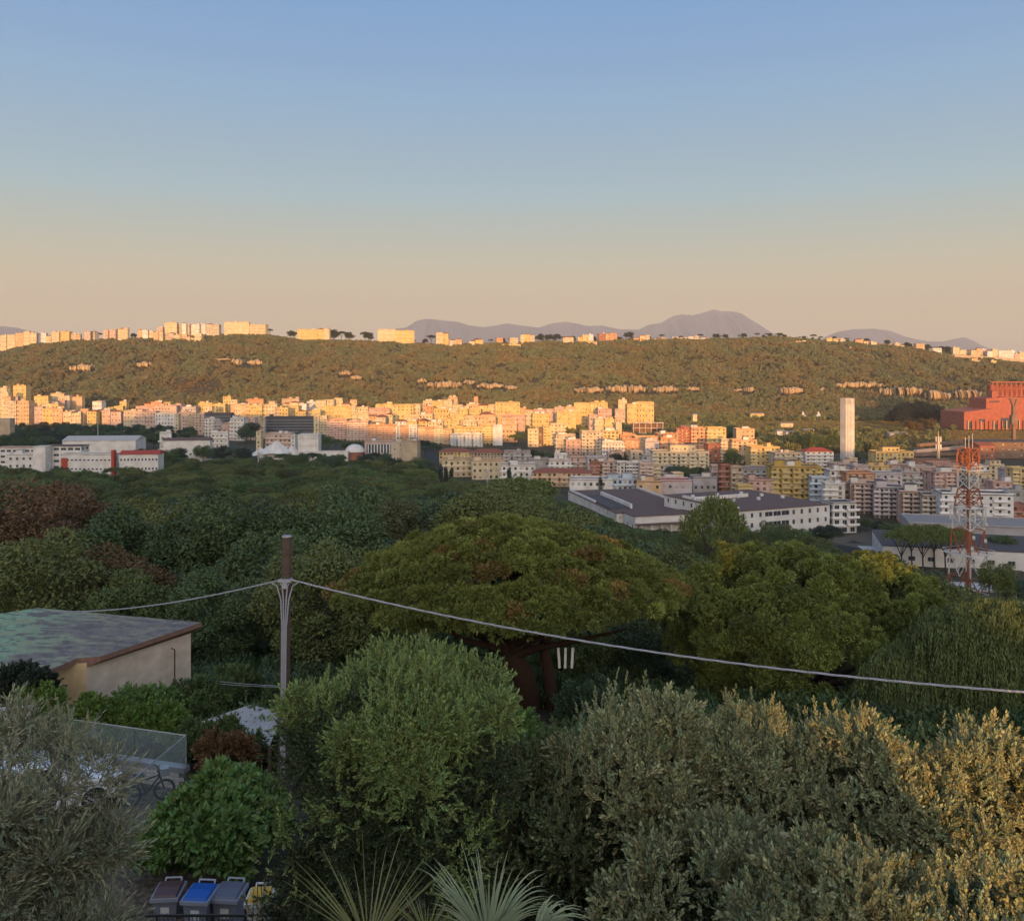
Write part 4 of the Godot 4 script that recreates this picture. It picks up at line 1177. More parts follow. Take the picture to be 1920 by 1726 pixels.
func fields() -> void:
	patch("field", [[1395, 900], [1720, 880], [1700, 1290], [1400, 1300]], M.field)
	patch("dry_field", [[1560, 1080], [1710, 1060], [1690, 1160], [1500, 1170]], M.dry, 0.12)
	patch("dry_field", [[1700, 820], [2060, 830], [2060, 1100], [1690, 1080]], M.dry, 0.18)
	patch("track", [[1400, 1335], [1720, 1290], [1720, 1302], [1400, 1345]], wm("tan"), 0.2)
	patch("road", [[1530, 345], [1700, 300], [1760, 322], [1600, 372]], M.asphalt, 0.08)
	patch("yard", [[1540, 372], [1620, 352], [1900, 300], [1960, 345], [1640, 395]], M.paving, 0.04)
	patch("street", [[785, 640], [840, 600], [850, 760], [815, 860], [800, 860]], M.asphalt, 0.05)
	for i in 2:
		var c := P([1506, 1535][i], 775, 1345)
		c.y = gh(c.x, 1345)
		var t := thing("marquee", ["left white peaked marquee on the field under the hill", "right white peaked marquee on the field under the hill"][i], "tent", c)
		var mb := MB.new()
		var ap := Vector3(0, 13.0, 0)
		for k in 8:
			var a := TAU * k / 8.0
			var b := TAU * (k + 1) / 8.0
			var r := [Vector3(cos(a) * 2.2, 7.6, sin(a) * 2.2), Vector3(cos(b) * 2.2, 7.6, sin(b) * 2.2), Vector3(cos(b) * 8.0, 3.4, sin(b) * 8.0), Vector3(cos(a) * 8.0, 3.4, sin(a) * 8.0)]
			mb.tri(ap, r[1], r[0])
			mb.quad(r[0], r[1], r[2], r[3])
		part("canopy", mb.mesh(), wm("white"), t)
		var pb := MB.new()
		for k in 8: pb.bar(Vector3(cos(TAU * k / 8.0) * 7.9, 0, sin(TAU * k / 8.0) * 7.9), Vector3(cos(TAU * k / 8.0) * 7.9, 3.5, sin(TAU * k / 8.0) * 7.9), 0.25)
		part("posts", pb.mesh(), rm("pale"), t)
	var sh := [[1406, 1432, 774, 1330.0, "yellow", "long yellow shed at the left end of the field track"], [1462, 1486, 792, 1150.0, "cream", "pale low shed lying in the middle of the field"], [1506, 1524, 804, 1020.0, "pink", "small pink shed near the tall tower"], [1455, 1470, 806, 1000.0, "white", "tiny white hut left of the pink shed"], [1472, 1488, 808, 990.0, "white", "second tiny white hut left of the pink shed"], [1664, 1700, 810, 960.0, "lilac", "low grey roofed sheds in scrub right of the tower"], [1298, 1306, 775, 1200.0, "cream", "lone white hut in the scrub above the orange blocks"]]
	for s in sh:
		var w: float = (s[1] - s[0]) / 1662.0 * s[3]
		var c := Vector3(X((s[0] + s[1]) * 0.5, s[3]), 0, -s[3])
		c.y = gh(c.x, s[3])
		hall("field_shed", s[5], c, 0.1, {"w": w, "d": 7.0, "h": maxf(3.2, Y(s[2], s[3]) - c.y - 1.0), "wall": s[4], "floors": 1, "bays": maxi(1, int(w / 6.0)), "roof": "grey", "top": "gable", "huts": 0})

# ------------------------------------------------------------------ trees
var proto := {}

func tone(spread: float, warm := 0.0) -> Color:
	var k := rng.randf_range(1.0 - spread, 1.0 + spread)
	return Color(k * (1.0 + warm * rng.randf_range(-1.0, 1.0)), k, k * (1.0 - 0.4 * warm * rng.randf_range(-1.0, 1.0)))

func dir_up(bias: float) -> Vector3:
	var v := Vector3(rng.randfn(), rng.randfn() + bias, rng.randfn())
	return v.normalized()

# leaves spread over the skin of many blobs, so that the clumps shade one another
func crown(blobs: Array, per_m2: float, size: float, spread := 0.3, ratio := 0.6, droop := 0.0) -> ArrayMesh:
	var mb := MB.new()
	for b in blobs:
		var r: float = b[1]
		var n := int(4.0 * PI * r * r * per_m2)
		var own := rng.randf_range(0.78, 1.22)
		for i in n:
			var d := dir_up(0.35)
			var p: Vector3 = b[0] + d * r * rng.randf_range(0.72, 1.08) * Vector3(1, b[2] if b.size() > 2 else 0.85, 1)
			var al := (dir_up(-droop) + d * 0.5).normalized()
			var sd := al.cross(d + Vector3(0.1, 0.2, rng.randf_range(-0.8, 0.8))).normalized()
			mb.col = tone(spread, 0.12) * own
			var s := size * rng.randf_range(0.65, 1.35)
			mb.leaf(p, al, sd, s, s * ratio)
	return mb.mesh()

func blob_set(n: int, rx: float, ry: float, rz: float, r0: float, r1: float, low := -0.35) -> Array:
	var out := []
	var tries := 0
	while out.size() < n and tries < 4000:
		tries += 1
		var d := Vector3(rng.randfn(), rng.randfn(), rng.randfn()).normalized()
		if d.y < low: continue
		var k := rng.randf_range(0.62, 1.0) if rng.randf() < 0.85 else rng.randf_range(0.2, 0.6)
		out.append([Vector3(d.x * rx, d.y * ry, d.z * rz) * k, rng.randf_range(r0, r1)])
	return out

func limbs(h: float, spread: float, r: float, n := 5) -> ArrayMesh:
	var mb := MB.new()
	var fork := h * 0.42
	var lean := Vector3(rng.randf_range(-0.3, 0.3), 0, rng.randf_range(-0.3, 0.3))
	mb.tube([Vector3(0, -0.6, 0), Vector3(0, 0.2, 0) + lean * 0.1, Vector3(0, fork * 0.6, 0) + lean * 0.6, Vector3(0, fork, 0) + lean], [r * 1.35, r, r * 0.8, r * 0.7], 7)
	for i in n:
		var a := TAU * i / n + rng.randf_range(-0.4, 0.4)
		var e := Vector3(cos(a) * spread, h * rng.randf_range(0.7, 0.92), sin(a) * spread)
		var s := Vector3(0, fork * rng.randf_range(0.8, 1.0), 0) + lean
		mb.tube([s, s.lerp(e, 0.45) + Vector3(0, h * 0.04, 0), e], [r * 0.5, r * 0.3, r * 0.1], 5)
	return mb.mesh()

func make_prototypes() -> void:
	rng.seed = 71
	# unit trees: about 10 m tall, the crown in metres
	M.leaf = foliage_mat(lin(0.080, 0.120, 0.042), 0.2)
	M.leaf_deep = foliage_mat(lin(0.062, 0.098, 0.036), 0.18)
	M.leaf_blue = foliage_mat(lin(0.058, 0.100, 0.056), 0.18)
	M.leaf_yellow = foliage_mat(lin(0.125, 0.135, 0.036), 0.25)
	M.leaf_rust = foliage_mat(lin(0.150, 0.088, 0.042), 0.2)
	M.leaf_amber = foliage_mat(lin(0.125, 0.080, 0.030), 0.22)
	M.leaf_pine = foliage_mat(lin(0.118, 0.148, 0.036), 0.12)
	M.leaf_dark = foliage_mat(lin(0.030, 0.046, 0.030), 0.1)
	M.leaf_hill = foliage_mat(lin(0.165, 0.158, 0.076), 0.1)
	M.slope_leaves = []
	for c in [[0.085, 0.125, 0.040], [0.066, 0.104, 0.040], [0.100, 0.125, 0.038], [0.054, 0.088, 0.036], [0.075, 0.120, 0.050], [0.110, 0.140, 0.046], [0.060, 0.100, 0.052], [0.092, 0.110, 0.046]]:
		M.slope_leaves.append(foliage_mat(lin(c[0] * 1.10, c[1] * 1.0, c[2] * 0.9), 0.2))
	M.leaf_stone = foliage_mat(lin(0.150, 0.175, 0.040), 0.12)
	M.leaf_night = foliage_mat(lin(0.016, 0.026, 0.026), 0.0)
	proto.near = []
	for i in 3:
		var bl := blob_set(52, 4.0, 4.0, 4.0, 0.6, 1.35, -0.75)
		for b in bl: b[0] += Vector3(0, 5.4, 0)
		proto.near.append([crown(bl, 30.0, 0.25, 0.36, 0.5), limbs(9.0, 2.4, 0.24)])
	proto.mid = []
	for i in 5:
		var bl := blob_set(38, 3.9, 3.6 if i < 3 else 4.0, 3.9, 0.9, 1.5, -0.7)
		for b in bl: b[0] += Vector3(0, 5.6 if i < 3 else 5.2, 0)
		proto.mid.append([crown(bl, 13.0, 0.36, 0.36, 0.55), limbs(9.0, 2.4, 0.22)])
	proto.pine = []
	for i in 2:
		var bl := []
		for k in 46:
			var a := rng.randf() * TAU
			var q := sqrt(rng.randf()) * 4.6
			bl.append([Vector3(cos(a) * q, 8.6 - q * q * 0.07 + rng.randf_range(-0.5, 0.3), sin(a) * q), rng.randf_range(0.7, 1.1), 0.62])
		proto.pine.append([crown(bl, 11.0, 0.42, 0.3, 0.35), limbs(9.4, 3.4, 0.26, 7)])
	proto.cypress = []
	var cb := []
	for k in 26:
		var y := rng.randf_range(1.0, 10.0)
		cb.append([Vector3(rng.randf_range(-0.4, 0.4), y, rng.randf_range(-0.4, 0.4)), 0.45 + 0.75 * (1.0 - absf(y - 3.5) / 7.0), 1.4])
	proto.cypress.append([crown(cb, 9.0, 0.4, 0.25, 0.5), limbs(6.0, 0.4, 0.2, 3)])
	proto.tall = []
	for i in 2:
		var bl := blob_set(34, 2.6, 4.4, 2.6, 0.6, 1.1, -0.8)
		for b in bl: b[0] += Vector3(0, 6.0, 0)
		proto.tall.append([crown(bl, 10.0, 0.42, 0.34, 0.34, 0.4), limbs(10.0, 1.6, 0.2)])
	proto.bush = []
	for i in 3:
		var bl := blob_set(9, 0.8, 0.6, 0.8, 0.4, 0.7, -0.3)
		for b in bl: b[0] += Vector3(0, 0.6, 0)
		proto.bush.append(crown(bl, 32.0, 0.2, 0.32, 0.5))
	proto.clump = []
	for i in 4:
		var bl := blob_set(5, 1.7, 1.3, 1.7, 1.1, 1.8, -0.2)
		for b in bl: b[0] += Vector3(0, 2.4, 0)
		proto.clump.append(crown(bl, 1.5, 1.35, 0.28, 0.75))

func plant_tree(kind: String, which: int, px: float, top: float, d: float, m: Material, nm: String, label: String, group: String, wide := 1.0, dy := 0.0) -> void:
	var at := Vector3(X(px, d), 0, -d)
	at.y = gh(at.x, d) + dy
	var h := maxf(3.0, Y(top, d) - at.y)
	var s := h / 10.0
	var p: Array = proto[kind][which % proto[kind].size()]
	var t := thing(nm, label, "tree", at, rng.randf() * TAU, group)
	var b := Basis.from_scale(Vector3(s * wide, s, s * wide))
	part("crown", p[0], m, t, Vector3.ZERO, b)
	part("trunk", p[1], M.bark_grey, t, Vector3.ZERO, b)

const EDGE := [[-200, 884], [0, 880], [20, 878], [60, 868], [130, 866], [200, 874], [300, 870], [340, 862], [420, 870], [480, 880], [560, 874], [640, 872], [720, 873], [800, 876], [860, 882], [900, 890], [930, 902], [1000, 915], [1040, 936], [1090, 952], [1130, 972], [1170, 990], [1250, 990], [1290, 986], [1400, 984], [1440, 972], [1480, 966], [1540, 1006], [1570, 1026], [1640, 1022], [1700, 1040], [1750, 1068], [1790, 1098], [1850, 1120], [2100, 1130]]

func hidden_by_rock(px: float, py: float) -> bool:
	for r in ROCKS:
		if px > r[0] - 1 and px < r[1] + 1 and py > r[2] - 1 and py < r[3] + 3: return true
	return false

func make_trees() -> void:
	rng.seed = 101
	# the wooded hill: far too many to count
	var sets := [[], [], [], []]
	var tint := [[], [], [], []]
	for i in 100000:
		var px := rng.randf_range(-270.0, 2190.0)
		var d := sqrt(rng.randf_range(1335.0 * 1335.0, 2060.0 * 2060.0))
		var x := X(px, d)
		var y := gh(x, d)
		var py := 700.0 - (y - EYE) / d * 1662.0
		if hidden_by_rock(px, py - 1.5): continue
		var dry := smoothstep(0.75, 0.2, pow((px - 370.0) / 75.0, 2.0) + pow((py - 726.0) / 20.0, 2.0))
		if rng.randf() < dry * 0.35: continue
		if d < 1480.0 and px < 245.0 and py > 718.0 and rng.randf() < 0.75: continue
		var dens := noise.get_noise_2d(x * 1.4 + 900.0, d * 1.4)
		if dens < -0.28 and rng.randf() < 0.7: continue
		var s := rng.randf_range(0.55, 1.3) * (1.0 + 0.35 * dens)
		if d > 1850.0: s *= 0.8
		s *= 1.0 - 0.55 * dry
		if y > 125.0 and d > 1915.0: s *= 0.75
		var k := rng.randi() % 4
		sets[k].append(Transform3D(Basis(Vector3.UP, rng.randf() * TAU).scaled(Vector3(s, s * rng.randf_range(0.85, 1.3), s)), Vector3(x, y - 0.4, -d)))
		var c := rng.randf_range(0.74, 1.14)
		var brown := clampf(noise.get_noise_2d(x * 0.9, d * 0.9 + 400.0) * 1.6 + rng.randf_range(-0.3, 0.3), -0.6, 0.8) + dry * 1.6
		tint[k].append(Color(c * (1.0 + 0.22 * brown), c * (1.0 - 0.05 * brown), c * (1.0 - 0.12 * brown)))
	var wood := Node3D.new()
	wood.name = "hillside_forest"
	add_child(wood)
	wood.set_meta("kind", "stuff")
	tag(wood, "dense olive green wood covering the long hill in evening sun", "forest")
	for k in 4: copies("trees", proto.clump[k], M.leaf_hill, wood, sets[k], tint[k])

	# scrub and orchards on the sunlit plain under the hill
	sets = [[], [], [], []]
	tint = [[], [], [], []]
	for i in 9000:
		var px := rng.randf_range(940.0, 2000.0)
		var d := rng.randf_range(780.0, 1345.0)
		var x := X(px, d)
		var py := 700.0 + EYE / d * 1662.0
		if px < 1150.0 and d < 1000.0: continue
		if px < 1380.0 and d < 830.0: continue
		var field := px > 1395.0 and px < 1715.0 and d > 885.0 and d < 1300.0
		if field and (rng.randf() > 0.22 or d > 1080.0): continue
		if px > 1700.0 and (rng.randf() > 0.10 or px > 1790.0): continue
		var dens := noise.get_noise_2d(x * 1.5 + 50.0, d * 1.5)
		if dens < -0.12 and rng.randf() < 0.8: continue
		var s := rng.randf_range(0.6, 1.45)
		var k := rng.randi() % 4
		sets[k].append(Transform3D(Basis(Vector3.UP, rng.randf() * TAU).scaled(Vector3(s, s * rng.randf_range(0.8, 1.4), s)), Vector3(x, gh(x, d) - 0.3, -d)))
		var c := rng.randf_range(0.6, 1.2)
		tint[k].append(Color(c * 0.95, c * 1.02, c * 0.85))
	var scrub := Node3D.new()
	scrub.name = "scrub"
	add_child(scrub)
	scrub.set_meta("kind", "stuff")
	tag(scrub, "olive scrub and orchards between the town and the hill foot", "scrub")
	for k in 4: copies("bushes", proto.clump[k], M.leaf_hill, scrub, sets[k], tint[k])

	# tall dry grass of the fields
	var gb := MB.new()
	for i in 40:
		gb.col = tone(0.3, 0.15)
		var p := Vector3(rng.randf_range(-3.0, 3.0), 0, rng.randf_range(-3.0, 3.0))
		var al := dir_up(2.2)
		gb.leaf(p, al, al.cross(dir_up(0.0)).normalized(), rng.randf_range(0.7, 1.3), 0.8)
	var gx := []
	var gc := []
	for i in 9000:
		var px := rng.randf_range(1390.0, 2000.0)
		var d := rng.randf_range(835.0, 1330.0)
		if px > 1715.0 and d > 1085.0: continue
		var x := X(px, d)
		var stripe := fine.get_noise_2d(x * 0.25, d * 1.2)
		if stripe < -0.22: continue
		var q := rng.randf_range(0.7, 1.2)
		gx.append(Transform3D(Basis(Vector3.UP, rng.randf() * TAU).scaled(Vector3(1.2, q, 1.2)), Vector3(x, gh(x, d), -d)))
		var warm := 0.5 if px > 1700.0 else clampf(stripe * 1.5, -0.2, 0.5)
		gc.append(Color(q * (1.0 + 0.5 * warm), q, q * 0.9))
	var meadow := Node3D.new()
	meadow.name = "meadow_grass"
	add_child(meadow)
	meadow.set_meta("kind", "stuff")
	tag(meadow, "olive and straw coloured grass of the fields under the hill", "grass")
	copies("grass", gb.mesh(), foliage_mat(lin(0.15, 0.135, 0.055), 0.2), meadow, gx, gc)

	# dark patch left of the steelworks, built as near-black trees
	for i in 34:
		var px := rng.randf_range(1664.0, 1798.0)
		var up := 1.0 - pow((px - 1722.0) / 74.0, 2.0)
		var d := rng.randf_range(1180.0, 1320.0)
		plant_tree("mid", i, px, lerpf(784.0, 748.0, clampf(up, 0.0, 1.0)) + rng.randf_range(0.0, 12.0), d, M.leaf_night, "dark_tree", "very dark tree, number %s in the grove left of the red steelworks" % nth(i + 1), "dark grove by the steelworks", 0.8)
	for i in 9:
		plant_tree("mid", i, 1702.0 + i * 5.6, 786.0 + rng.randf_range(-2, 6), 1060.0 + rng.randf_range(-20, 20), M.leaf_amber, "orchard_tree", "amber sunlit tree, %s from left in the thicket before the dark grove" % nth(i + 1), "amber thicket", 0.8)
	for i in 12:
		plant_tree("tall", i, 1484.0 + i * 10.5 + rng.randf_range(-3, 3), 812.0 + rng.randf_range(-3, 8), 800.0 + rng.randf_range(-20, 20), M.leaf_yellow if i % 3 == 0 else M.leaf, "poplar_tree", "upright green tree, %s from left in the line behind the tall tower" % nth(i + 1), "trees behind the tall tower", 1.0)

	# single trees on the crest
	var cr := [[545, 619], [552, 621], [626, 617], [640, 619], [655, 621], [685, 620], [690, 621], [808, 626], [1012, 624], [1030, 625], [1044, 625], [1180, 620], [1350, 628], [1432, 627], [1444, 624], [1458, 624], [1470, 626], [1500, 630], [1512, 631], [1524, 632], [1536, 633], [1590, 636], [1700, 641], [1706, 643], [1738, 644], [1776, 648], [1784, 650], [505, 615], [250, 624], [184, 622]]
	for i in 62:
		var px := 700.0 + i * 20.0 + rng.randf_range(-8, 8)
		if px < 1930.0: cr.append([px, lut(RIDGE, px) - rng.randf_range(2.0, 8.0)])
	cr.sort_custom(func(a, b): return a[0] < b[0])
	for i in cr.size():
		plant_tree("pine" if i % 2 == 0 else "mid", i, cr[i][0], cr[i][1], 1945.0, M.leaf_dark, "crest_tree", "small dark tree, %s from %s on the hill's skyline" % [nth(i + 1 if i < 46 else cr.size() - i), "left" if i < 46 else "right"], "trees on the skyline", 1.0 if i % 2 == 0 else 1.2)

	# park trees on the plain at the left
	var k := 0
	for rw in [[1090.0, 791.0, 20, -20.0, 245.0], [1010.0, 795.0, 18, -20.0, 330.0], [930.0, 801.0, 16, -20.0, 360.0], [850.0, 808.0, 14, -20.0, 330.0], [780.0, 816.0, 12, -20.0, 260.0]]:
		k += 1
		for i in rw[2]:
			var px: float = lerpf(rw[3], rw[4], (i + rng.randf_range(0.1, 0.9)) / rw[2])
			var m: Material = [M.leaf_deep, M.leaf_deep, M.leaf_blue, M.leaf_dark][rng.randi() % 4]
			if k == 1 and i > 4 and i < 12: m = M.leaf_amber
			plant_tree("mid", rng.randi(), px, rw[1] + rng.randf_range(-3, 6), rw[0] + rng.randf_range(-25, 25), m, "park_tree", "shaded park tree, %s from left in the park's %s row from the town" % [nth(i + 1), nth(k)], "park trees on the plain", 1.25)
	# trees between the buildings of the plain
	var spots := [[345, 800, 900], [352, 806, 860], [402, 838, 690], [365, 826, 720], [380, 832, 700], [420, 832, 690], [440, 836, 680], [470, 790, 900], [462, 795, 880], [455, 838, 670], [560, 806, 850], [580, 808, 840], [600, 812, 830], [615, 816, 820], [630, 822, 800], [650, 826, 790], [668, 826, 780], [300, 842, 660], [318, 840, 660], [335, 838, 670], [262, 838, 650],
		[500, 852, 640], [530, 848, 650], [545, 850, 630], [566, 848, 640], [584, 846, 645], [602, 848, 640], [620, 850, 630], [636, 850, 640], [684, 848, 650], [700, 846, 660], [722, 848, 655], [788, 822, 820], [800, 824, 810], [812, 828, 800], [822, 832, 790], [796, 834, 760], [740, 856, 620], [780, 862, 600], [800, 862, 600],
		[1000, 842, 700], [1012, 844, 690], [1030, 846, 690], [1044, 848, 690], [1060, 850, 680], [976, 838, 720], [966, 812, 860], [976, 806, 880], [1268, 870, 560], [1282, 872, 560], [1296, 872, 555], [1310, 874, 560], [1326, 872, 560], [1156, 848, 650], [1164, 846, 655], [1376, 838, 650], [1370, 795, 860], [1380, 798, 850], [1366, 802, 840],
		[1566, 862, 600], [1576, 858, 640], [1620, 850, 680], [1634, 846, 690], [1605, 848, 690], [1700, 846, 690], [1610, 975, 400], [1625, 972, 395], [1715, 985, 385], [1735, 990, 380], [1540, 985, 350], [1556, 980, 345], [1648, 975, 380], [1664, 978, 375], [1688, 980, 370], [1765, 988, 370], [1905, 985, 370], [1880, 1000, 330], [1910, 1085, 240], [1890, 1080, 245]]
	spots.sort_custom(func(a, b): return a[0] < b[0])
	for i in spots.size():
		var s: Array = spots[i]
		var m: Material = [M.leaf_deep, M.leaf_dark, M.leaf_blue, M.leaf][rng.randi() % 4]
		plant_tree("mid" if i % 5 else "pine", i, s[0], s[1], s[2], m, "street_tree", "dark green tree between the buildings, %s from left of such street trees" % nth(i + 1), "trees between the buildings", 1.1)
	for i in 5:
		plant_tree("cypress", 0, [826, 836, 846, 955, 1126][i], [868, 866, 868, 868, 884][i], [560, 565, 560, 540, 500][i], M.leaf_dark, "cypress_tree", "narrow dark cypress, %s from left before the front streets" % nth(i + 1), "cypresses before the front streets", 0.8)

	# the wooded slope between the garden and the plain
	rng.seed = 131
	var depth := [47.0, 56.0, 66.0, 78.0, 92.0, 108.0, 127.0, 150.0, 176.0, 208.0, 245.0, 290.0, 345.0]
	for j in depth.size():
		var d: float = depth[j]
		var gap := lerpf(4.6, 10.0, clampf((d - 47.0) / 300.0, 0.0, 1.0))
		var step := gap / d * 1662.0
		var px := -60.0 + rng.randf() * step
		var last := 1960.0
		if d > 230.0: last = 1150.0
		var n := 0
		while px < last:
			var dd := d * rng.randf_range(0.95, 1.05)
			var pp := px + rng.randf_range(-0.25, 0.25) * step
			px += step
			var at := X(pp, dd)
			var ground := gh(at, dd)
			var h := rng.randf_range(5.5, 12.0) if d > 60.0 else rng.randf_range(6.0, 9.0)
			var lim := lut(EDGE, pp) + rng.randf_range(0.0, 7.0)
			# keep the two umbrella pines, the house and the willow clear
			if d < 60.0 and (pp > 600.0 and pp < 1800.0): h = minf(h, 5.5)
			if d < 60.0 and pp < 330.0: lim = maxf(lim, 965.0)
			if pp < 260.0 and d >= 60.0 and d < 80.0: lim = maxf(lim, 905.0)
			var top := 700.0 - (ground + h - EYE) / dd * 1662.0
			if top < lim:
				top = lim
				h = Y(top, dd) - ground
			if h < 3.2: continue
			n += 1
			var m: Material = M.slope_leaves[rng.randi() % 8]
			var kind := "near" if d < 95.0 else "mid"
			var word := "green broadleaf"
			if pp < 250.0 and d > 84.0 and d < 140.0 and rng.randf() < 0.85:
				m = M.leaf_rust; word = "rust brown"
				kind = "tall" if rng.randf() < 0.5 else kind
			elif pp > 235.0 and pp < 335.0 and d > 84.0 and d < 135.0: m = M.leaf_yellow; word = "yellow green"
			elif pp < 300.0 and d < 60.0 and rng.randf() < 0.6: m = M.leaf_amber if rng.randf() < 0.5 else M.leaf_yellow; word = "yellowing"
			elif pp > 1360.0 and d > 70.0 and rng.randf() < 0.4: kind = "tall"; word = "feathery green"
			elif d > 280.0 and rng.randf() < 0.5:
				kind = "pine"; word = "flat-topped pine"; m = M.leaf_pine
			plant_tree(kind, rng.randi(), pp, top, dd, m, "slope_tree", "%s tree, %s from left in the slope's %s tree row" % [word, nth(n), nth(j + 1)], "trees on the wooded slope", 1.12 if kind != "pine" else 1.3)
	# the closed wood on the flat beyond: seen only as a mass of crowns
	sets = [[], [], []]
	tint = [[], [], []]
	for i in 2600:
		var d := rng.randf_range(380.0, 690.0)
		var px := rng.randf_range(-60.0, 1010.0 if d < 450.0 else 815.0)
		if i >= 1500:
			d = rng.randf_range(215.0, 385.0)
			px = rng.randf_range(980.0, 1330.0 - (d - 215.0) * 1.2)
		if i >= 2300:
			d = rng.randf_range(225.0, 345.0)
			px = rng.randf_range(1180.0, 1560.0)
		if d > 560.0 and (px < 300.0 or (px > 460.0 and d > 640.0)): continue
		var x := X(px, d)
		var ground := gh(x, d)
		var lim: float = lut(EDGE, px) + rng.randf_range(-4.0, 24.0)
		if d > 520.0: lim = 856.0 + rng.randf_range(0.0, 18.0)
		var h := minf(rng.randf_range(4.5, 13.0), Y(lim, d) - ground)
		if h < 3.0: continue
		var s := h / 10.0
		var q := rng.randi() % 3
		sets[q].append(Transform3D(Basis(Vector3.UP, rng.randf() * TAU).scaled(Vector3(s * 1.3, s, s * 1.3)), Vector3(x, ground, -d)))
		var c := rng.randf_range(0.5, 1.35)
		tint[q].append(Color(c * rng.randf_range(0.8, 1.3), c, c * 0.95))
	var flat := Node3D.new()
	flat.name = "woodland"
	add_child(flat)
	flat.set_meta("kind", "stuff")
	tag(flat, "closed dark green wood on the flat below the slope, before the school", "woodland")
	for q in 3: copies("trees", [proto.mid[0][0], proto.mid[3][0], proto.pine[0][0]][q], M.slope_leaves[0], flat, sets[q], tint[q])
	# low growth on the slope under the trees
	sets = [[], [], []]
	tint = [[], [], []]
	for i in 9000:
		var d := 27.0 * pow(6.5, rng.randf())
		var px := rng.randf_range(-80.0, 2000.0)
		if d < 37.5 and px < 372.0: continue
		if d < 36.5 and px > 890.0 and px < 1075.0: continue
		var x := X(px, d)
		var s := rng.randf_range(0.7, 1.9)
		if d < 60.0: s *= 0.5
		var q := rng.randi() % 3
		sets[q].append(Transform3D(Basis(Vector3.UP, rng.randf() * TAU).scaled(Vector3(s, s * rng.randf_range(0.8, 1.3), s)), Vector3(x, gh(x, d) - 0.2, -d)))
		var c := rng.randf_range(0.6, 1.25)
		tint[q].append(Color(c * rng.randf_range(0.85, 1.2), c, c * 0.9))
	var low := Node3D.new()
	low.name = "undergrowth"
	add_child(low)
	low.set_meta("kind", "stuff")
	tag(low, "tangled dark green undergrowth beneath the trees of the slope", "undergrowth")
	for q in 3: copies("leaves", proto.bush[q], M.leaf_deep, low, sets[q], tint[q])
	# trees before the white works
	for i in 20:
		var px := 1150.0 + i * 20.5 + rng.randf_range(-6, 6)
		plant_tree("near" if i % 3 else "tall", i, px, lut(EDGE, px) + rng.randf_range(2.0, 16.0), rng.randf_range(300.0, 345.0), M.slope_leaves[rng.randi() % 8], "works_tree", "tall green tree, %s from left in the belt before the white works" % nth(i + 1), "tree belt before the white works", 0.9)
	# trees that stand out
	plant_tree("pine", 0, 970.0, 884.0, 250.0, M.leaf_pine, "umbrella_pine", "flat umbrella pine standing before the peach row house", "", 1.15)
	plant_tree("pine", 1, 1338.0, 914.0, 190.0, M.leaf_pine, "leaning_pine", "tall dark pine with a bare trunk before the white works", "", 0.45)
	for i in 6:
		plant_tree("pine", i, 1690.0 + i * 21.0, 976.0 + [6, 0, 3, 0, 4, 8][i], 305.0 + (i % 2) * 14.0, M.leaf_pine, "yard_pine", "bushy pine with a bare trunk, %s from left in the yard row" % nth(i + 1), "pines along the yard", 0.72)
	plant_tree("mid", 2, 1872.0, 1046.0, 238.0, M.leaf_pine, "round_pine", "round-headed pine right of the lattice mast foot", "", 0.8)

# ------------------------------------------------------------------ garden, pines, house, pole
func tuft(n: int, r: float) -> ArrayMesh:
	var mb := MB.new()
	for i in n:
		# short needles in a cushion
		var d := dir_up(0.55)
		mb.col = tone(0.26, 0.1)
		var al := (d + dir_up(0.3) * 0.7).normalized()
		mb.leaf(d * r * Vector3(0.62, 0.5, 0.62) * rng.randf_range(0.7, 1.05), al, al.cross(dir_up(0.0)).normalized(), r * rng.randf_range(0.32, 0.5), r * 0.13)
	return mb.mesh()

func sprig(n: int, length: float, leaf_l: float, leaf_w: float, open := 0.75) -> ArrayMesh:
	var mb := MB.new()
	mb.col = Color(0.55, 0.45, 0.35)
	mb.bar(Vector3.ZERO, Vector3(0, length, 0), leaf_w * 0.16)
	for i in n:
		var t := (i + 0.6) / n
		var a := i * 2.4 + rng.randf_range(-0.4, 0.4)
		var k := lerpf(open, open * 0.35, t)
		var d := Vector3(cos(a) * k, 1.0 - k * 0.55, sin(a) * k).normalized()
		mb.col = tone(0.22, 0.1)
		mb.leaf(Vector3(0, length * t * 0.96, 0), d, d.cross(Vector3(-sin(a), 0.25, cos(a))).cross(d).normalized(), leaf_l * rng.randf_range(0.75, 1.2), leaf_w)
	return mb.mesh()

func turned_to(y: Vector3, spin: float, s: float) -> Basis:
	y = y.normalized()
	var x := y.cross(Vector3(0.2, 0.1, 0.97)).normalized()
	return Basis(x, y, x.cross(y)).rotated(y, spin).scaled(Vector3(s, s, s))

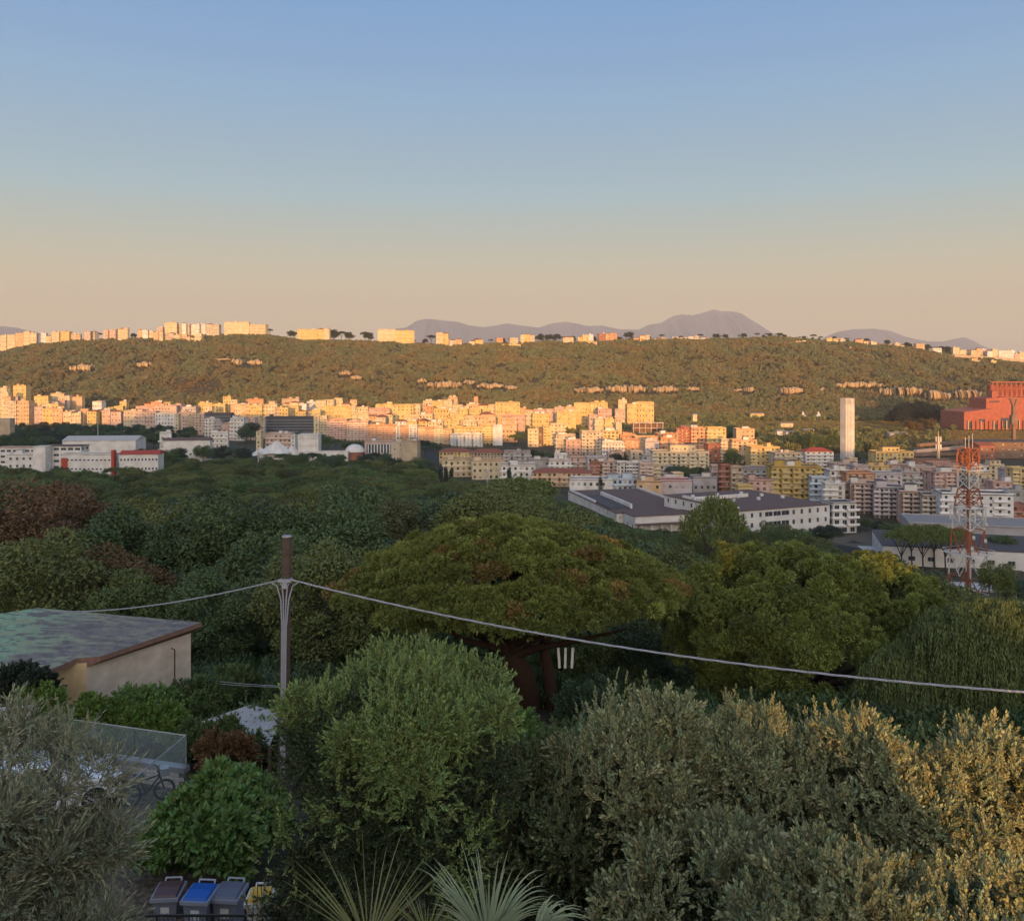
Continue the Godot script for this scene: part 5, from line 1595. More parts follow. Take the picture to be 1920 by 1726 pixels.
# sprigs over a lumpy ellipsoid; low: how far down the skin goes
func bush_places(c: Vector3, r: Vector3, n: int, low: float, lump: float, s0: float, s1: float, upright: float) -> Array:
	var out := []
	var lobes := []
	var nl := 9 + int(r.x * r.y * 9.0)
	var rm_ := minf(r.x, minf(r.y, r.z))
	while lobes.size() < nl:
		var d := Vector3(rng.randfn(), rng.randfn(), rng.randfn()).normalized()
		if d.y < low: continue
		var k := 0.72 + lump * rng.randf_range(-0.6, 0.75)
		lobes.append([c + Vector3(d.x * r.x, d.y * r.y, d.z * r.z) * k, rm_ * rng.randf_range(0.22, 0.42), d])
	while out.size() < n:
		var lb: Array = lobes[rng.randi() % nl]
		var d: Vector3 = (Vector3(rng.randfn(), rng.randfn(), rng.randfn()).normalized() + lb[2] * 0.55).normalized()
		var p: Vector3 = lb[0] + d * lb[1] * (rng.randf_range(0.8, 1.1) if rng.randf() < 0.75 else rng.randf_range(0.3, 0.8))
		var y := d * (1.0 - upright) + Vector3.UP * upright + Vector3(rng.randfn(), rng.randfn(), rng.randfn()) * 0.48
		out.append(Transform3D(turned_to(y, rng.randf() * TAU, rng.randf_range(s0, s1)), p))
	return out

func tints(n: int, lo: float, hi: float, warm := 0.12) -> Array:
	var out := []
	for i in n:
		var k := rng.randf_range(lo, hi)
		out.append(Color(k * (1.0 + warm * rng.randf_range(-1, 1.4)), k, k * (1.0 - warm * rng.randf())))
	return out

func stems(c: Vector3, ground: float, r: Vector3, n: int, rad: float) -> ArrayMesh:
	var mb := MB.new()
	for i in n:
		var a := TAU * i / n + rng.randf() * 0.6
		var e := c + Vector3(cos(a) * r.x * 0.6, r.y * rng.randf_range(-0.1, 0.6), sin(a) * r.z * 0.6)
		var s := Vector3(c.x + cos(a) * 0.15, ground - 0.3, c.z + sin(a) * 0.15)
		mb.tube([s, s.lerp(e, 0.5) + Vector3(0, 0.2, 0), e], [rad, rad * 0.7, rad * 0.25], 6)
	return mb.mesh()

func umbrella_pine() -> void:
	var base := Vector3(X(990, 36), gh(X(990, 36), 36), -36.0)
	var t := thing("stone_pine", "large umbrella pine with a broad domed crown and leaning reddish trunk", "tree", base)
	var tf := [tuft(110, 0.46), tuft(110, 0.46)]
	var xf := [[], []]
	var cl := [[], []]
	var cx := X(962, 36) - base.x
	var top := Y(962, 36) - base.y - 0.45
	var hub := Vector3(cx, top - 4.2, 0)
	# pads of needle cushions, each pad the end of a branch
	var pads := []
	var tries := 0
	while pads.size() < 330 and tries < 20000:
		tries += 1
		var a := rng.randf() * TAU
		var q := sqrt(rng.randf())
		var lob := 1.0 + 0.10 * noise.get_noise_2d(cos(a) * 60.0 + 400.0, sin(a) * 60.0)
		var p := Vector3(cos(a) * q * 7.1 * lob, 0, sin(a) * q * 5.0 * lob)
		var free := true
		for o in pads:
			if Vector2(o.x - p.x, o.z - p.z).length() < 0.5: free = false
		if not free: continue
		p.y = top - 2.7 * pow(q, 2.2) + rng.randf_range(-0.22, 0.12) + noise.get_noise_2d(p.x * 9.0, p.z * 9.0 + 70.0) * 0.5
		if p.z > 2.0 and p.x > -1.2 and p.x < 3.6 and rng.randf() < 0.72: continue
		pads.append(p)
	for i in 60:
		# lower tier hanging in front and at the sides
		var a := rng.randf_range(-0.3, PI + 0.3)
		pads.append(Vector3(cos(a) * rng.randf_range(4.0, 6.4), top - rng.randf_range(2.2, 3.1), sin(a) * rng.randf_range(2.8, 4.6)))
	var n := 0
	for p in pads:
		var tone_ := rng.randf_range(0.66, 1.3)
		var brown := 1.0 if rng.randf() < 0.06 else 0.0
		for j in 11:
			n += 1
			var a := rng.randf() * TAU
			var q := sqrt(rng.randf()) * 0.48
			var x: float = p.x + cos(a) * q
			var z: float = p.z + sin(a) * q
			var y: float = p.y - q * q * 0.7 + rng.randf_range(-0.1, 0.08)
			var k := n % 2
			var nrm := Vector3(x * 0.14 + cos(a) * q, 1.1, z * 0.14 + sin(a) * q)
			xf[k].append(Transform3D(turned_to(nrm, rng.randf() * TAU, rng.randf_range(0.55, 0.95)), Vector3(cx + x, y, z)))
			var c := tone_ * rng.randf_range(0.75, 1.25)
			cl[k].append(Color(c * (1.0 + 0.2 * brown), c * (1.0 - 0.25 * brown), c))
	for k in 2: copies("crown", tf[k], M.leaf_stone, t, xf[k], cl[k])
	var tb := MB.new()
	var fork := Vector3(X(958, 36) - base.x, Y(1222, 36) - base.y, 0.1)
	tb.tube([Vector3(0, -0.8, 0), Vector3(0.02, 0.4, 0), Vector3(-0.2, 1.4, 0), fork], [0.62, 0.50, 0.42, 0.40], 10)
	part("trunk", tb.mesh(), M.bark, t)
	var tb2 := MB.new()
	var s2 := Vector3(X(1035, 36.3) - base.x, -0.5, -0.3)
	tb2.tube([s2, s2 + Vector3(-0.1, 1.6, 0), s2 + Vector3(-0.35, 3.0, 0.1), s2 + Vector3(0.5, 4.6, -0.2)], [0.30, 0.26, 0.22, 0.1], 8)
	part("second_stem", tb2.mesh(), M.bark, t)
	for i in 26:
		var b := MB.new()
		var a := TAU * i / 13.0 + rng.randf_range(-0.2, 0.2)
		var q := rng.randf_range(0.45, 0.95) if i < 13 else rng.randf_range(0.3, 0.8)
		var e := Vector3(cx + cos(a) * q * 6.6, top - 3.0 * pow(q, 2.2) - 0.7, sin(a) * q * 4.8)
		var s := fork + Vector3(0, rng.randf_range(-0.3, 0.5), 0)
		var m := s.lerp(e, 0.5) + Vector3(rng.randf_range(-0.4, 0.4), -0.25 + rng.randf_range(-0.3, 0.3), rng.randf_range(-0.3, 0.3))
		b.tube([s, s.lerp(m, 0.5) + Vector3(0, 0.1, 0), m, e], [0.2, 0.15, 0.10, 0.035], 6)
		for j in 4:
			var f := m.lerp(e, rng.randf_range(0.1, 0.8))
			b.tube([f, f + Vector3(rng.randf_range(-1.1, 1.1), rng.randf_range(0.2, 1.1), rng.randf_range(-0.9, 0.9))], [0.045, 0.015], 4)
		part("limb", b.mesh(), M.bark, t)

func round_pine() -> void:
	var base := Vector3(X(1530, 42), gh(X(1530, 42), 42), -42.0)
	var t := thing("stone_pine", "second stone pine with a low rounded crown right of the umbrella pine", "tree", base)
	var tf := [tuft(110, 0.48), tuft(110, 0.48)]
	var xf := [[], []]
	var cl := [[], []]
	var c0 := Vector3(X(1497, 42) - base.x, Y(1180, 42) - base.y, 0)
	var n := 0
	var made := 0
	while made < 300:
		var d := Vector3(rng.randfn(), rng.randfn(), rng.randfn()).normalized()
		if d.y < -0.5: continue
		made += 1
		var lob := (1.0 + noise.get_noise_3d(d.x * 55.0, d.y * 55.0, d.z * 55.0 + 20.0) * 0.4) * rng.randf_range(0.86, 1.02)
		var pc := Vector3(d.x * 6.3, d.y * 3.1, d.z * 5.8) * lob
		var out := (d * 0.7 + Vector3.UP * 0.6).normalized()
		var tone_ := rng.randf_range(0.7, 1.25)
		for j in 13:
			n += 1
			var o := Vector3(rng.randfn(), rng.randfn(), rng.randfn()).normalized() * rng.randf_range(0.1, 0.6)
			var p := pc + o - out * maxf(0.0, -o.dot(out)) + out * (0.25 - o.length_squared() * 0.6)
			xf[n % 2].append(Transform3D(turned_to(out + o, rng.randf() * TAU, rng.randf_range(0.55, 0.95)), c0 + p))
			var c := tone_ * rng.randf_range(0.75, 1.25)
			cl[n % 2].append(Color(c * 0.95, c, c * 1.0))
	for k in 2: copies("crown", tf[k], M.leaf_stone, t, xf[k], cl[k])
	var tb := MB.new()
	tb.tube([Vector3(0, -1, 0), Vector3(-0.1, 1.0, 0), c0 + Vector3(0.5, -2.4, 0)], [0.5, 0.4, 0.3], 9)
	part("trunk", tb.mesh(), M.bark, t)
	for i in 12:
		var b := MB.new()
		var a := TAU * i / 12.0
		var s := c0 + Vector3(0.45, -2.6, 0)
		var e := c0 + Vector3(cos(a) * 5.2, rng.randf_range(-1.6, 1.0), sin(a) * 4.8)
		b.tube([s, s.lerp(e, 0.5) + Vector3(0, -0.4, 0), e], [0.16, 0.1, 0.03], 6)
		part("limb", b.mesh(), M.bark, t)

func weeping_tree() -> void:
	var base := Vector3(X(1850, 35), gh(X(1850, 35), 35), -35.0)
	var t := thing("pepper_tree", "weeping tree with hanging feathery foliage at the right edge", "tree", base)
	var st := MB.new()
	for j in 7:
		var o := Vector3(rng.randf_range(-0.12, 0.12), 0, rng.randf_range(-0.12, 0.12))
		var l := rng.randf_range(0.7, 1.3)
		for i in 15:
			var y := -l * i / 15.0
			var a := rng.randf() * TAU
			st.col = tone(0.25, 0.12)
			st.leaf(o * (1.0 + i * 0.06) + Vector3(0, y, 0), Vector3(cos(a) * 0.45, -0.9, sin(a) * 0.45).normalized(), Vector3(-sin(a), 0, cos(a)), 0.15, 0.03)
	var strand := st.mesh()
	var xf := []
	var cl := []
	for c in [[1838.0, 1128.0, 3.0, 2300], [1715.0, 1215.0, 2.3, 1500], [1915.0, 1150.0, 2.6, 1500], [1800.0, 1240.0, 2.7, 1500], [1900.0, 1270.0, 2.6, 1300]]:
		var r: float = c[2]
		var p0 := Vector3(X(c[0], 35) - base.x, Y(c[1], 35) - base.y - r * 0.75, rng.randf_range(-0.6, 0.8))
		for i in int(c[3]):
			var d := dir_up(0.7)
			var k := rng.randf_range(0.9, 1.03) if rng.randf() < 0.65 else rng.randf_range(0.5, 0.9)
			var lob := 1.0 + 0.25 * noise.get_noise_3d(d.x * 60, d.y * 60 + c[0], d.z * 60)
			xf.append(Transform3D(Basis(Vector3.UP, rng.randf() * TAU).scaled(Vector3.ONE * rng.randf_range(0.8, 1.35)), p0 + Vector3(d.x * r, d.y * r * 0.78, d.z * r) * k * lob))
			var q := rng.randf_range(0.7, 1.25)
			cl.append(Color(q, q, q * 0.9))
	M.leaf_weep = foliage_mat(lin(0.105, 0.135, 0.046), 0.3)
	copies("crown", strand, M.leaf_weep, t, xf, cl)
	var tb := MB.new()
	tb.tube([Vector3(0.9, -0.8, 0.6), Vector3(0.6, 1.0, 1.0), Vector3(0.15, 2.2, 1.6), Vector3(-0.3, 3.4, 1.2), Vector3(-0.7, 4.2, 0.4)], [0.16, 0.13, 0.1, 0.07, 0.03], 7)
	part("trunk", tb.mesh(), M.bark_grey, t)
	for i in 7:
		var b := MB.new()
		var a := TAU * i / 7.0
		var e := Vector3(cos(a) * 2.4, 3.2 + rng.randf(), sin(a) * 2.0)
		b.tube([Vector3(0.4, 1.6, 1.0), Vector3(0.2, 2.6, 0.6).lerp(e, 0.4), e], [0.07, 0.05, 0.02], 5)
		part("limb", b.mesh(), M.bark_grey, t)

func house() -> void:
	var y1 := 60.15
	var o := Vector3(-13, 56.0, -32)
	var t := thing("house", "low beige house with a stained green and grey flat roof", "house", o)
	var top := y1 - o.y
	var out := [Vector2(-12.4, -34.2), Vector2(-19.5, -36.2), Vector2(-26, -31), Vector2(-21, -20), Vector2(-16.9, -22.6), Vector2(-15.2, -30.0), Vector2(-14.5, -30.2)]
	var pts := []
	for p in out: pts.append(Vector3(p.x - o.x, 0, p.y - o.z))
	M.house_wall = wall_mat(lin(0.72, 0.60, 0.47), M.plaster, 0.5)
	M.house_warm = wall_mat(lin(0.72, 0.53, 0.29), M.plaster, 0.5)
	M.cornice = wall_mat(lin(0.27, 0.155, 0.115), M.plaster, 0.9)
	for i in pts.size():
		var a: Vector3 = pts[i]
		var b: Vector3 = pts[(i + 1) % pts.size()]
		var mb := MB.new()
		mb.quad(b, a, a + Vector3(0, top, 0), b + Vector3(0, top, 0))
		part("wall", mb.mesh(), M.house_warm if i == 4 or i == 5 else M.house_wall, t)
	# cornice and roof
	var cen := Vector3.ZERO
	for p in pts: cen += p / pts.size()
	var eave := []
	for i in pts.size():
		var p: Vector3 = pts[i]
		eave.append(p + (p - cen).normalized() * 0.42)
	for i in pts.size():
		var a: Vector3 = eave[i]
		var b: Vector3 = eave[(i + 1) % pts.size()]
		var pa: Vector3 = pts[i]
		var pb: Vector3 = pts[(i + 1) % pts.size()]
		var mb := MB.new()
		var u := Vector3(0, top, 0)
		mb.quad(pb + u - Vector3(0, 0.16, 0), pa + u - Vector3(0, 0.16, 0), a + u, b + u)
		mb.quad(b + u, a + u, a + u + Vector3(0, 0.17, 0), b + u + Vector3(0, 0.17, 0))
		part("cornice", mb.mesh(), M.cornice, t)
	# felt roof with stains: green on one side, bare grey on the other
	var rb := MB.new()
	var poly := PackedVector2Array()
	for p in eave: poly.append(Vector2(p.x, p.z))
	var st := 0.15
	var gx := -15.0
	while gx < 3.0:
		var gz := -6.0
		while gz < 14.0:
			var cell := PackedVector2Array([Vector2(gx, gz), Vector2(gx + st, gz), Vector2(gx + st, gz + st), Vector2(gx, gz + st)])
			for piece in Geometry2D.intersect_polygons(cell, poly):
				var c := Vector2(gx, gz)
				var n1 := fine.get_noise_2d(c.x * 14.0 + c.y * 5.0, c.y * 44.0 - c.x * 14.0)
				var n2 := noise.get_noise_2d(c.x * 30.0, c.y * 40.0)
				var green := smoothstep(-0.5, 0.5, (-c.x - 4.6) * 0.32 + (c.y + 1.0) * 0.10 + n1 * 1.3 + n2 * 0.8)
				var col := Color(0.185, 0.160, 0.142).lerp(Color(0.215, 0.34, 0.205), green)
				if n1 + n2 * 0.5 > 0.16: col = col.lerp(Color(0.26, 0.235, 0.15), 0.6)
				if n1 < -0.2: col = col.lerp(Color(0.10, 0.09, 0.09), 0.6)
				rb.col = col * rng.randf_range(0.9, 1.1)
				var yy := top + 0.172
				for k in range(1, piece.size() - 1):
					rb.tri(Vector3(piece[0].x, yy, piece[0].y), Vector3(piece[k + 1].x, yy, piece[k + 1].y), Vector3(piece[k].x, yy, piece[k].y))
			gz += st
		gx += st
	part("roof", rb.mesh(), mat(Color.WHITE, 0.9, true), t)
	var pp := MB.new()
	var pw := Vector3(-12.72 - o.x, 0, -33.2 - o.z)
	pp.tube([pw + Vector3(0.08, 0.4, 0), pw + Vector3(0.08, top - 0.5, 0), pw + Vector3(-0.02, top - 0.42, 0.05)], [0.025, 0.025, 0.03], 6)
	part("drainpipe", pp.mesh(), M.bark_grey, t)
	var lb := MB.new()
	var lp := Vector3(-15.25 - o.x, top - 0.75, -29.4 - o.z)
	lb.box(lp, Vector3(0.22, 0.32, 0.3))
	lb.box(lp + Vector3(0.1, 0.2, 0), Vector3(0.4, 0.05, 0.36))
	part("meter_box", lb.mesh(), M.house_warm, t)
	var cb := MB.new()
	for k in 2:
		cb.tube([pts[4] + Vector3(0.03, 1.5 + k * 0.3, -0.2), pts[5] + Vector3(0.03, 2.1 + k * 0.3, 0.1), pts[6] + Vector3(0.05, 1.9 + k * 0.25, 0), pts[0] + Vector3(0.05, 1.0 + k * 0.2, 0.5)], [0.012, 0.012, 0.012, 0.012], 4)
	part("wall_cable", cb.mesh(), M.bark_grey, t)

func span(a: Vector3, b: Vector3, sag: float, n: int) -> Array:
	var out := []
	for i in n + 1:
		var t := i / float(n)
		out.append(a.lerp(b, t) - Vector3(0, sag * 4.0 * t * (1.0 - t), 0))
	return out

func pole_and_cables() -> void:
	var d := 23.0
	var at := Vector3(X(534, d), 0, -d)
	at.y = gh(at.x, d)
	var top := Y(1006, d) - at.y
	var t := thing("utility_pole", "weathered wooden utility pole with grey cables clipped down its front", "pole", at)
	M.pole = wall_mat(lin(0.11, 0.075, 0.06), M.plaster, 1.4)
	M.cable = mat(lin(0.32, 0.32, 0.34), 0.55)
	var pb := MB.new()
	pb.tube([Vector3(-0.04, -0.5, 0), Vector3(0, top * 0.5, 0), Vector3(0.05, top, 0)], [0.15, 0.135, 0.12], 14)
	part("shaft", pb.mesh(), M.pole, t)
	var cp := MB.new()
	cp.tube([Vector3(0.05, top, 0), Vector3(0.05, top + 0.03, 0)], [0.135, 0.12], 14)
	part("cap", cp.mesh(), M.cable, t)
	for k in 3:
		var bb := MB.new()
		var y := top - [0.42, 0.92, 1.12][k] as float
		bb.tube([Vector3(0.045, y, 0), Vector3(0.045, y + 0.05, 0)], [0.15, 0.15], 14)
		part("band", bb.mesh(), M.pole if k < 2 else M.cable, t)
	var head := top - 1.1
	var bk := MB.new()
	bk.box(Vector3(0.04, head, 0.17), Vector3(0.34, 0.07, 0.1))
	bk.box(Vector3(0.04, head - 0.12, 0.17), Vector3(0.14, 0.16, 0.08))
	part("clamp", bk.mesh(), M.cable, t)
	for k in 4:
		var cb := MB.new()
		var s := [-1.0, -0.35, 0.35, 1.0][k] as float
		cb.tube([Vector3(0.04 + s * 0.34, head - 0.06, 0.16), Vector3(0.04 + s * 0.20, head - 0.14, 0.17), Vector3(0.04 + s * 0.10, head - 0.5, 0.17), Vector3(0.02 + s * 0.055, head - 1.2, 0.16), Vector3(s * 0.05, head - 3.0, 0.17), Vector3(-0.03 + s * 0.05, -0.3, 0.18)], [0.018, 0.018, 0.022, 0.02, 0.02, 0.02], 6)
		part("riser_cable", cb.mesh(), M.cable, t)
	var h := at + Vector3(0.04, head, 0.16)
	var ends := [["aerial_cable", "grey twisted aerial cable running from the pole to the green-roofed house", h + Vector3(-0.17, 0, 0), P(96, 1146, 35.0), 0.25], ["aerial_cable", "long grey twisted aerial cable sagging from the pole across to the right edge", h + Vector3(0.17, 0.02, 0), P(2350, 1322, 15.6), 0.55]]
	for e in ends:
		var pts := span(e[2], e[3], e[4], 90)
		var root := thing(e[0], e[1], "cable", e[2])
		for k in 3:
			var mb := MB.new()
			var q := []
			var rr := []
			for i in pts.size():
				var a := i * 0.9 + k * TAU / 3.0
				q.append(pts[i] + Vector3(0, cos(a), sin(a)) * 0.012 - e[2])
				rr.append(0.0135)
			mb.tube(q, rr, 6)
			part("strand", mb.mesh(), M.cable, root)
	for k in 2:
		var mb := MB.new()
		var a := P(345, 1268 + k * 6, 33.6)
		var q := span(a, P(530, 1286 + k * 2, 24.0), 0.05, 12)
		for i in q.size(): q[i] -= a
		var rr := []
		for i in q.size(): rr.append(0.008)
		mb.tube(q, rr, 5)
		var o := part(called("service_wire"), mb.mesh(), M.cable, self, a)
		tag(o, ["upper thin service wire from the house corner to the pole foot", "lower thin service wire from the house corner to the pole foot"][k], "wire")

func make_garden() -> void:
	rng.seed = 205
	umbrella_pine()
	round_pine()
	weeping_tree()
	house()
	pole_and_cables()
	rng.seed = 211
	terrace()
	bins()
	rng.seed = 223
	shrubs()

func terrace() -> void:
	var gy := 58.42
	var yb := MB.new()
	for i in 9:
		for j in 9:
			yb.quad(Vector3(-17.5 + i * 0.93, gy + 0.08, -17.0 - j * 0.95), Vector3(-16.6 + i * 0.93, gy + 0.08, -17.0 - j * 0.95), Vector3(-16.6 + i * 0.93, gy + 0.08, -17.92 - j * 0.95), Vector3(-17.5 + i * 0.93, gy + 0.08, -17.92 - j * 0.95))
	yb.box(Vector3(-13.3, gy - 0.45, -21.2), Vector3(8.6, 1.0, 8.8))
	setting("terrace_paving", yb.mesh(), M.paving)
	M.glass_pane = mat(Color(0.75, 0.82, 0.80, 0.10), 0.05)
	M.glass_pane.metallic_specular = 0.25
	M.glass_pane.transparency = BaseMaterial3D.TRANSPARENCY_ALPHA
	M.metal = mat(lin(0.45, 0.46, 0.48), 0.35)
	M.metal.metallic = 0.6
	M.white_brick = wall_mat(lin(0.60, 0.57, 0.55), M.plaster, 1.5)
	var c := Vector3(-9.05, gy, -24.6)
	var e := Vector3(-15.6, gy, -26.6)
	var wall := thing("garden_wall", "low white brick wall with grey coping carrying the glass panels", "wall", c)
	var u := (e - c).normalized()
	var bs := Basis(-u, Vector3.UP, -u.cross(Vector3.UP))
	var bl := (e - c).length()
	var core := MB.new()
	core.box(u * bl * 0.5 + Vector3(0, 0.25, 0), Vector3(bl, 0.5, 0.16), bs)
	part("core", core.mesh(), M.paving, wall)
	var brick := BoxMesh.new()
	brick.size = Vector3(0.30, 0.10, 0.2)
	for r in 4:
		for i in int(bl / 0.32):
			part("brick", brick, M.white_brick, wall, u * (0.16 + i * 0.32 + (0.16 if r % 2 else 0.0)) + Vector3(0, 0.10 + r * 0.12, 0) + bs.z * rng.randf_range(0.0, 0.012), bs)
	var cop := MB.new()
	cop.box(u * bl * 0.5 + Vector3(0, 0.60, 0), Vector3(bl + 0.06, 0.14, 0.26), bs)
	part("coping", cop.mesh(), M.metal, wall)
	# glass
	var gl := thing("glass_balustrade", "frameless glass balustrade turning the terrace corner beside the bicycle", "balustrade", c)
	var npan := 4
	for i in npan:
		var pm := BoxMesh.new()
		pm.size = Vector3(bl / npan - 0.02, 0.86, 0.016)
		part("pane", pm, M.glass_pane, gl, u * (i + 0.5) * bl / npan + Vector3(0, 1.10, 0), bs)
	var w := Vector3(-0.12, 0, 0.99).normalized()
	var bs2 := Basis(w, Vector3.UP, w.cross(Vector3.UP))
	for i in 2:
		var pm := BoxMesh.new()
		pm.size = Vector3(1.55, 1.35, 0.016)
		part("pane", pm, M.glass_pane, gl, w * (0.80 + i * 1.6) + Vector3(0, 0.86, 0), bs2)
	var rl := MB.new()
	rl.bar(Vector3(0, 1.54, 0), u * bl + Vector3(0, 1.54, 0), 0.025)
	rl.bar(Vector3(0, 1.55, 0), w * 3.3 + Vector3(0, 1.55, 0), 0.03)
	rl.bar(Vector3(0, 0.2, 0), w * 3.3 + Vector3(0, 0.2, 0), 0.05)
	rl.bar(Vector3(0, 0.66, 0), Vector3(0, 1.55, 0), 0.03)
	part("edge_rail", rl.mesh(), M.metal, gl)
	# white screen wall
	var sw := thing("screen_wall", "bright white screen wall behind the silvery olive at the left edge", "wall", Vector3(X(18, 25.5), gy, -25.5), 0.25)
	var sb := MB.new()
	sb.box(Vector3(0, 0.95, 0), Vector3(1.1, 1.9, 0.14))
	part("slab", sb.mesh(), wm("white"), sw)
	var sc := MB.new()
	sc.box(Vector3(0, 1.93, 0), Vector3(1.2, 0.06, 0.24))
	part("coping", sc.mesh(), wm("white"), sw)
	car(Vector3(-12.5, gy + 0.09, -23.2), 0.62)
	bicycle(Vector3(-9.75, gy + 0.09, -23.7), 0.5)
	# corrugated roof
	var p := [P(338, 1366, 26.4), P(470, 1322, 29.5), P(530, 1338, 28.4), P(505, 1398, 25.4)]
	var sh := thing("shed", "garden shed with a pale corrugated sheet roof", "shed", Vector3(p[0].x, 57.6, p[0].z))
	var n := 16
	for i in n:
		var mb := MB.new()
		var a: Vector3 = p[0].lerp(p[3], i / float(n))
		var b: Vector3 = p[0].lerp(p[3], (i + 1) / float(n))
		var c2: Vector3 = p[1].lerp(p[2], (i + 1) / float(n))
		var d2: Vector3 = p[1].lerp(p[2], i / float(n))
		var o := sh.position
		var m1 := a.lerp(b, 0.5) + Vector3(0, 0.05, 0)
		var m2 := d2.lerp(c2, 0.5) + Vector3(0, 0.05, 0)
		mb.quad(a - o, m1 - o, m2 - o, d2 - o)
		mb.quad(m1 - o, b - o, c2 - o, m2 - o)
		part("corrugated_sheet", mb.mesh(), rm("pale"), sh)
	for i in 4:
		var pb := MB.new()
		var q: Vector3 = p[i] - sh.position
		pb.bar(Vector3(q.x, -1.6, q.z), q - Vector3(0, 0.04, 0), 0.1)
		part("post", pb.mesh(), M.pole, sh)
	for i in 3:
		var q := P([1048, 1060, 1073][i], 1252, 33.0)
		var hb := MB.new()
		hb.box(Vector3(0, 0.36, 0), Vector3(0.09, 0.72, 0.07), Basis(Vector3.BACK, [0.06, -0.02, -0.05][i]))
		hb.box(Vector3([-0.022, 0.007, 0.018][i], 0.735, 0), Vector3(0.11, 0.03, 0.09))
		var o := part(called("white_post"), hb.mesh(), wm("white"), self, q)
		tag(o, ["left of three thin white posts under the umbrella pine", "middle of three thin white posts under the umbrella pine", "right of three thin white posts under the umbrella pine"][i], "post")

func car(at: Vector3, turn: float) -> void:
	var t := thing("parked_car", "white car parked on the terrace behind the olive branches", "car", at, turn)
	# length along x, side profile swept across the width with rounded shoulders
	var prof := [[-2.0, 0.45], [-2.05, 0.75], [-1.9, 1.0], [-1.45, 1.42], [-0.9, 1.5], [-0.1, 1.48], [0.35, 1.36], [0.95, 1.0], [1.7, 0.86], [2.0, 0.70], [2.05, 0.40], [1.6, 0.28], [-1.6, 0.28]]
	var body := MB.new()
	var rings := []
	for k in 7:
		var s := k / 6.0 * 2.0 - 1.0
		var ring := []
		for p in prof:
			var tuck: float = 0.0 if p[1] < 0.9 else (p[1] - 0.9) * 0.35
			var z := s * (0.86 - tuck)
			var y: float = p[1] - 0.05 * pow(absf(s), 4.0)
			ring.append(Vector3(p[0] * (1.0 - 0.05 * pow(absf(s), 3.0)), y, z))
		rings.append(ring)
	for k in 6:
		for i in prof.size():
			var j := (i + 1) % prof.size()
			body.quad(rings[k][i], rings[k][j], rings[k + 1][j], rings[k + 1][i])
	for e in [0, 6]:
		for i in range(1, prof.size() - 1):
			if e == 0: body.tri(rings[e][0], rings[e][i + 1], rings[e][i])
			else: body.tri(rings[e][0], rings[e][i], rings[e][i + 1])
	var paint := mat(lin(0.74, 0.75, 0.76), 0.25)
	paint.clearcoat_enabled = true
	part("body", body.mesh(), paint, t)
	var dark := mat(lin(0.02, 0.022, 0.026), 0.1)
	for g in [[Vector3(0.66, 1.19, 0), Vector3(0.72, 0.012, 1.24), 0.55], [Vector3(-1.68, 1.22, 0), Vector3(0.5, 0.012, 1.2), -0.75]]:
		var wb := BoxMesh.new()
		wb.size = g[1]
		part("windscreen", wb, dark, t, g[0] + Vector3(0.015, 0.02, 0), Basis(Vector3.BACK, -g[2]))
	for s in [-1.0, 1.0]:
		for x in [[-0.95, 0.8], [-0.05, 0.75]]:
			var wb := BoxMesh.new()
			wb.size = Vector3(x[1], 0.34, 0.012)
			part("side_window", wb, dark, t, Vector3(x[0], 1.18, s * 0.775), Basis(Vector3.RIGHT, -s * 0.33))
		for x in [-1.25, 1.28]:
			var wh := MB.new()
			wh.tube([Vector3(0, 0, -0.1), Vector3(0, 0, -0.085), Vector3(0, 0, 0.085), Vector3(0, 0, 0.1)], [0.27, 0.32, 0.32, 0.27], 22)
			var tyre := part("wheel", wh.mesh(), mat(lin(0.015, 0.015, 0.016), 0.8), t, Vector3(x, 0.32, s * 0.82))
			var rim := MB.new()
			for k in 5:
				var a := TAU * k / 5.0
				rim.bar(Vector3(0, 0, s * 0.105), Vector3(cos(a) * 0.21, sin(a) * 0.21, s * 0.105), 0.05)
			rim.lathe([Vector2(0.2, -0.01), Vector2(0.23, -0.01), Vector2(0.23, 0.01), Vector2(0.2, 0.01)], 18)
			part("rim", rim.mesh(), M.metal, tyre)
		for x in [1.93, -1.98]:
			var hl := BoxMesh.new()
			hl.size = Vector3(0.12, 0.13, 0.3)
			part("headlight" if x > 0 else "tail_light", hl, mat(lin(0.5, 0.5, 0.5) if x > 0 else lin(0.3, 0.02, 0.02), 0.15), t, Vector3(x, 0.72, s * 0.62))
		var mr := BoxMesh.new()
		mr.size = Vector3(0.14, 0.11, 0.16)
		part("mirror", mr, paint, t, Vector3(0.55, 1.02, s * 0.95))

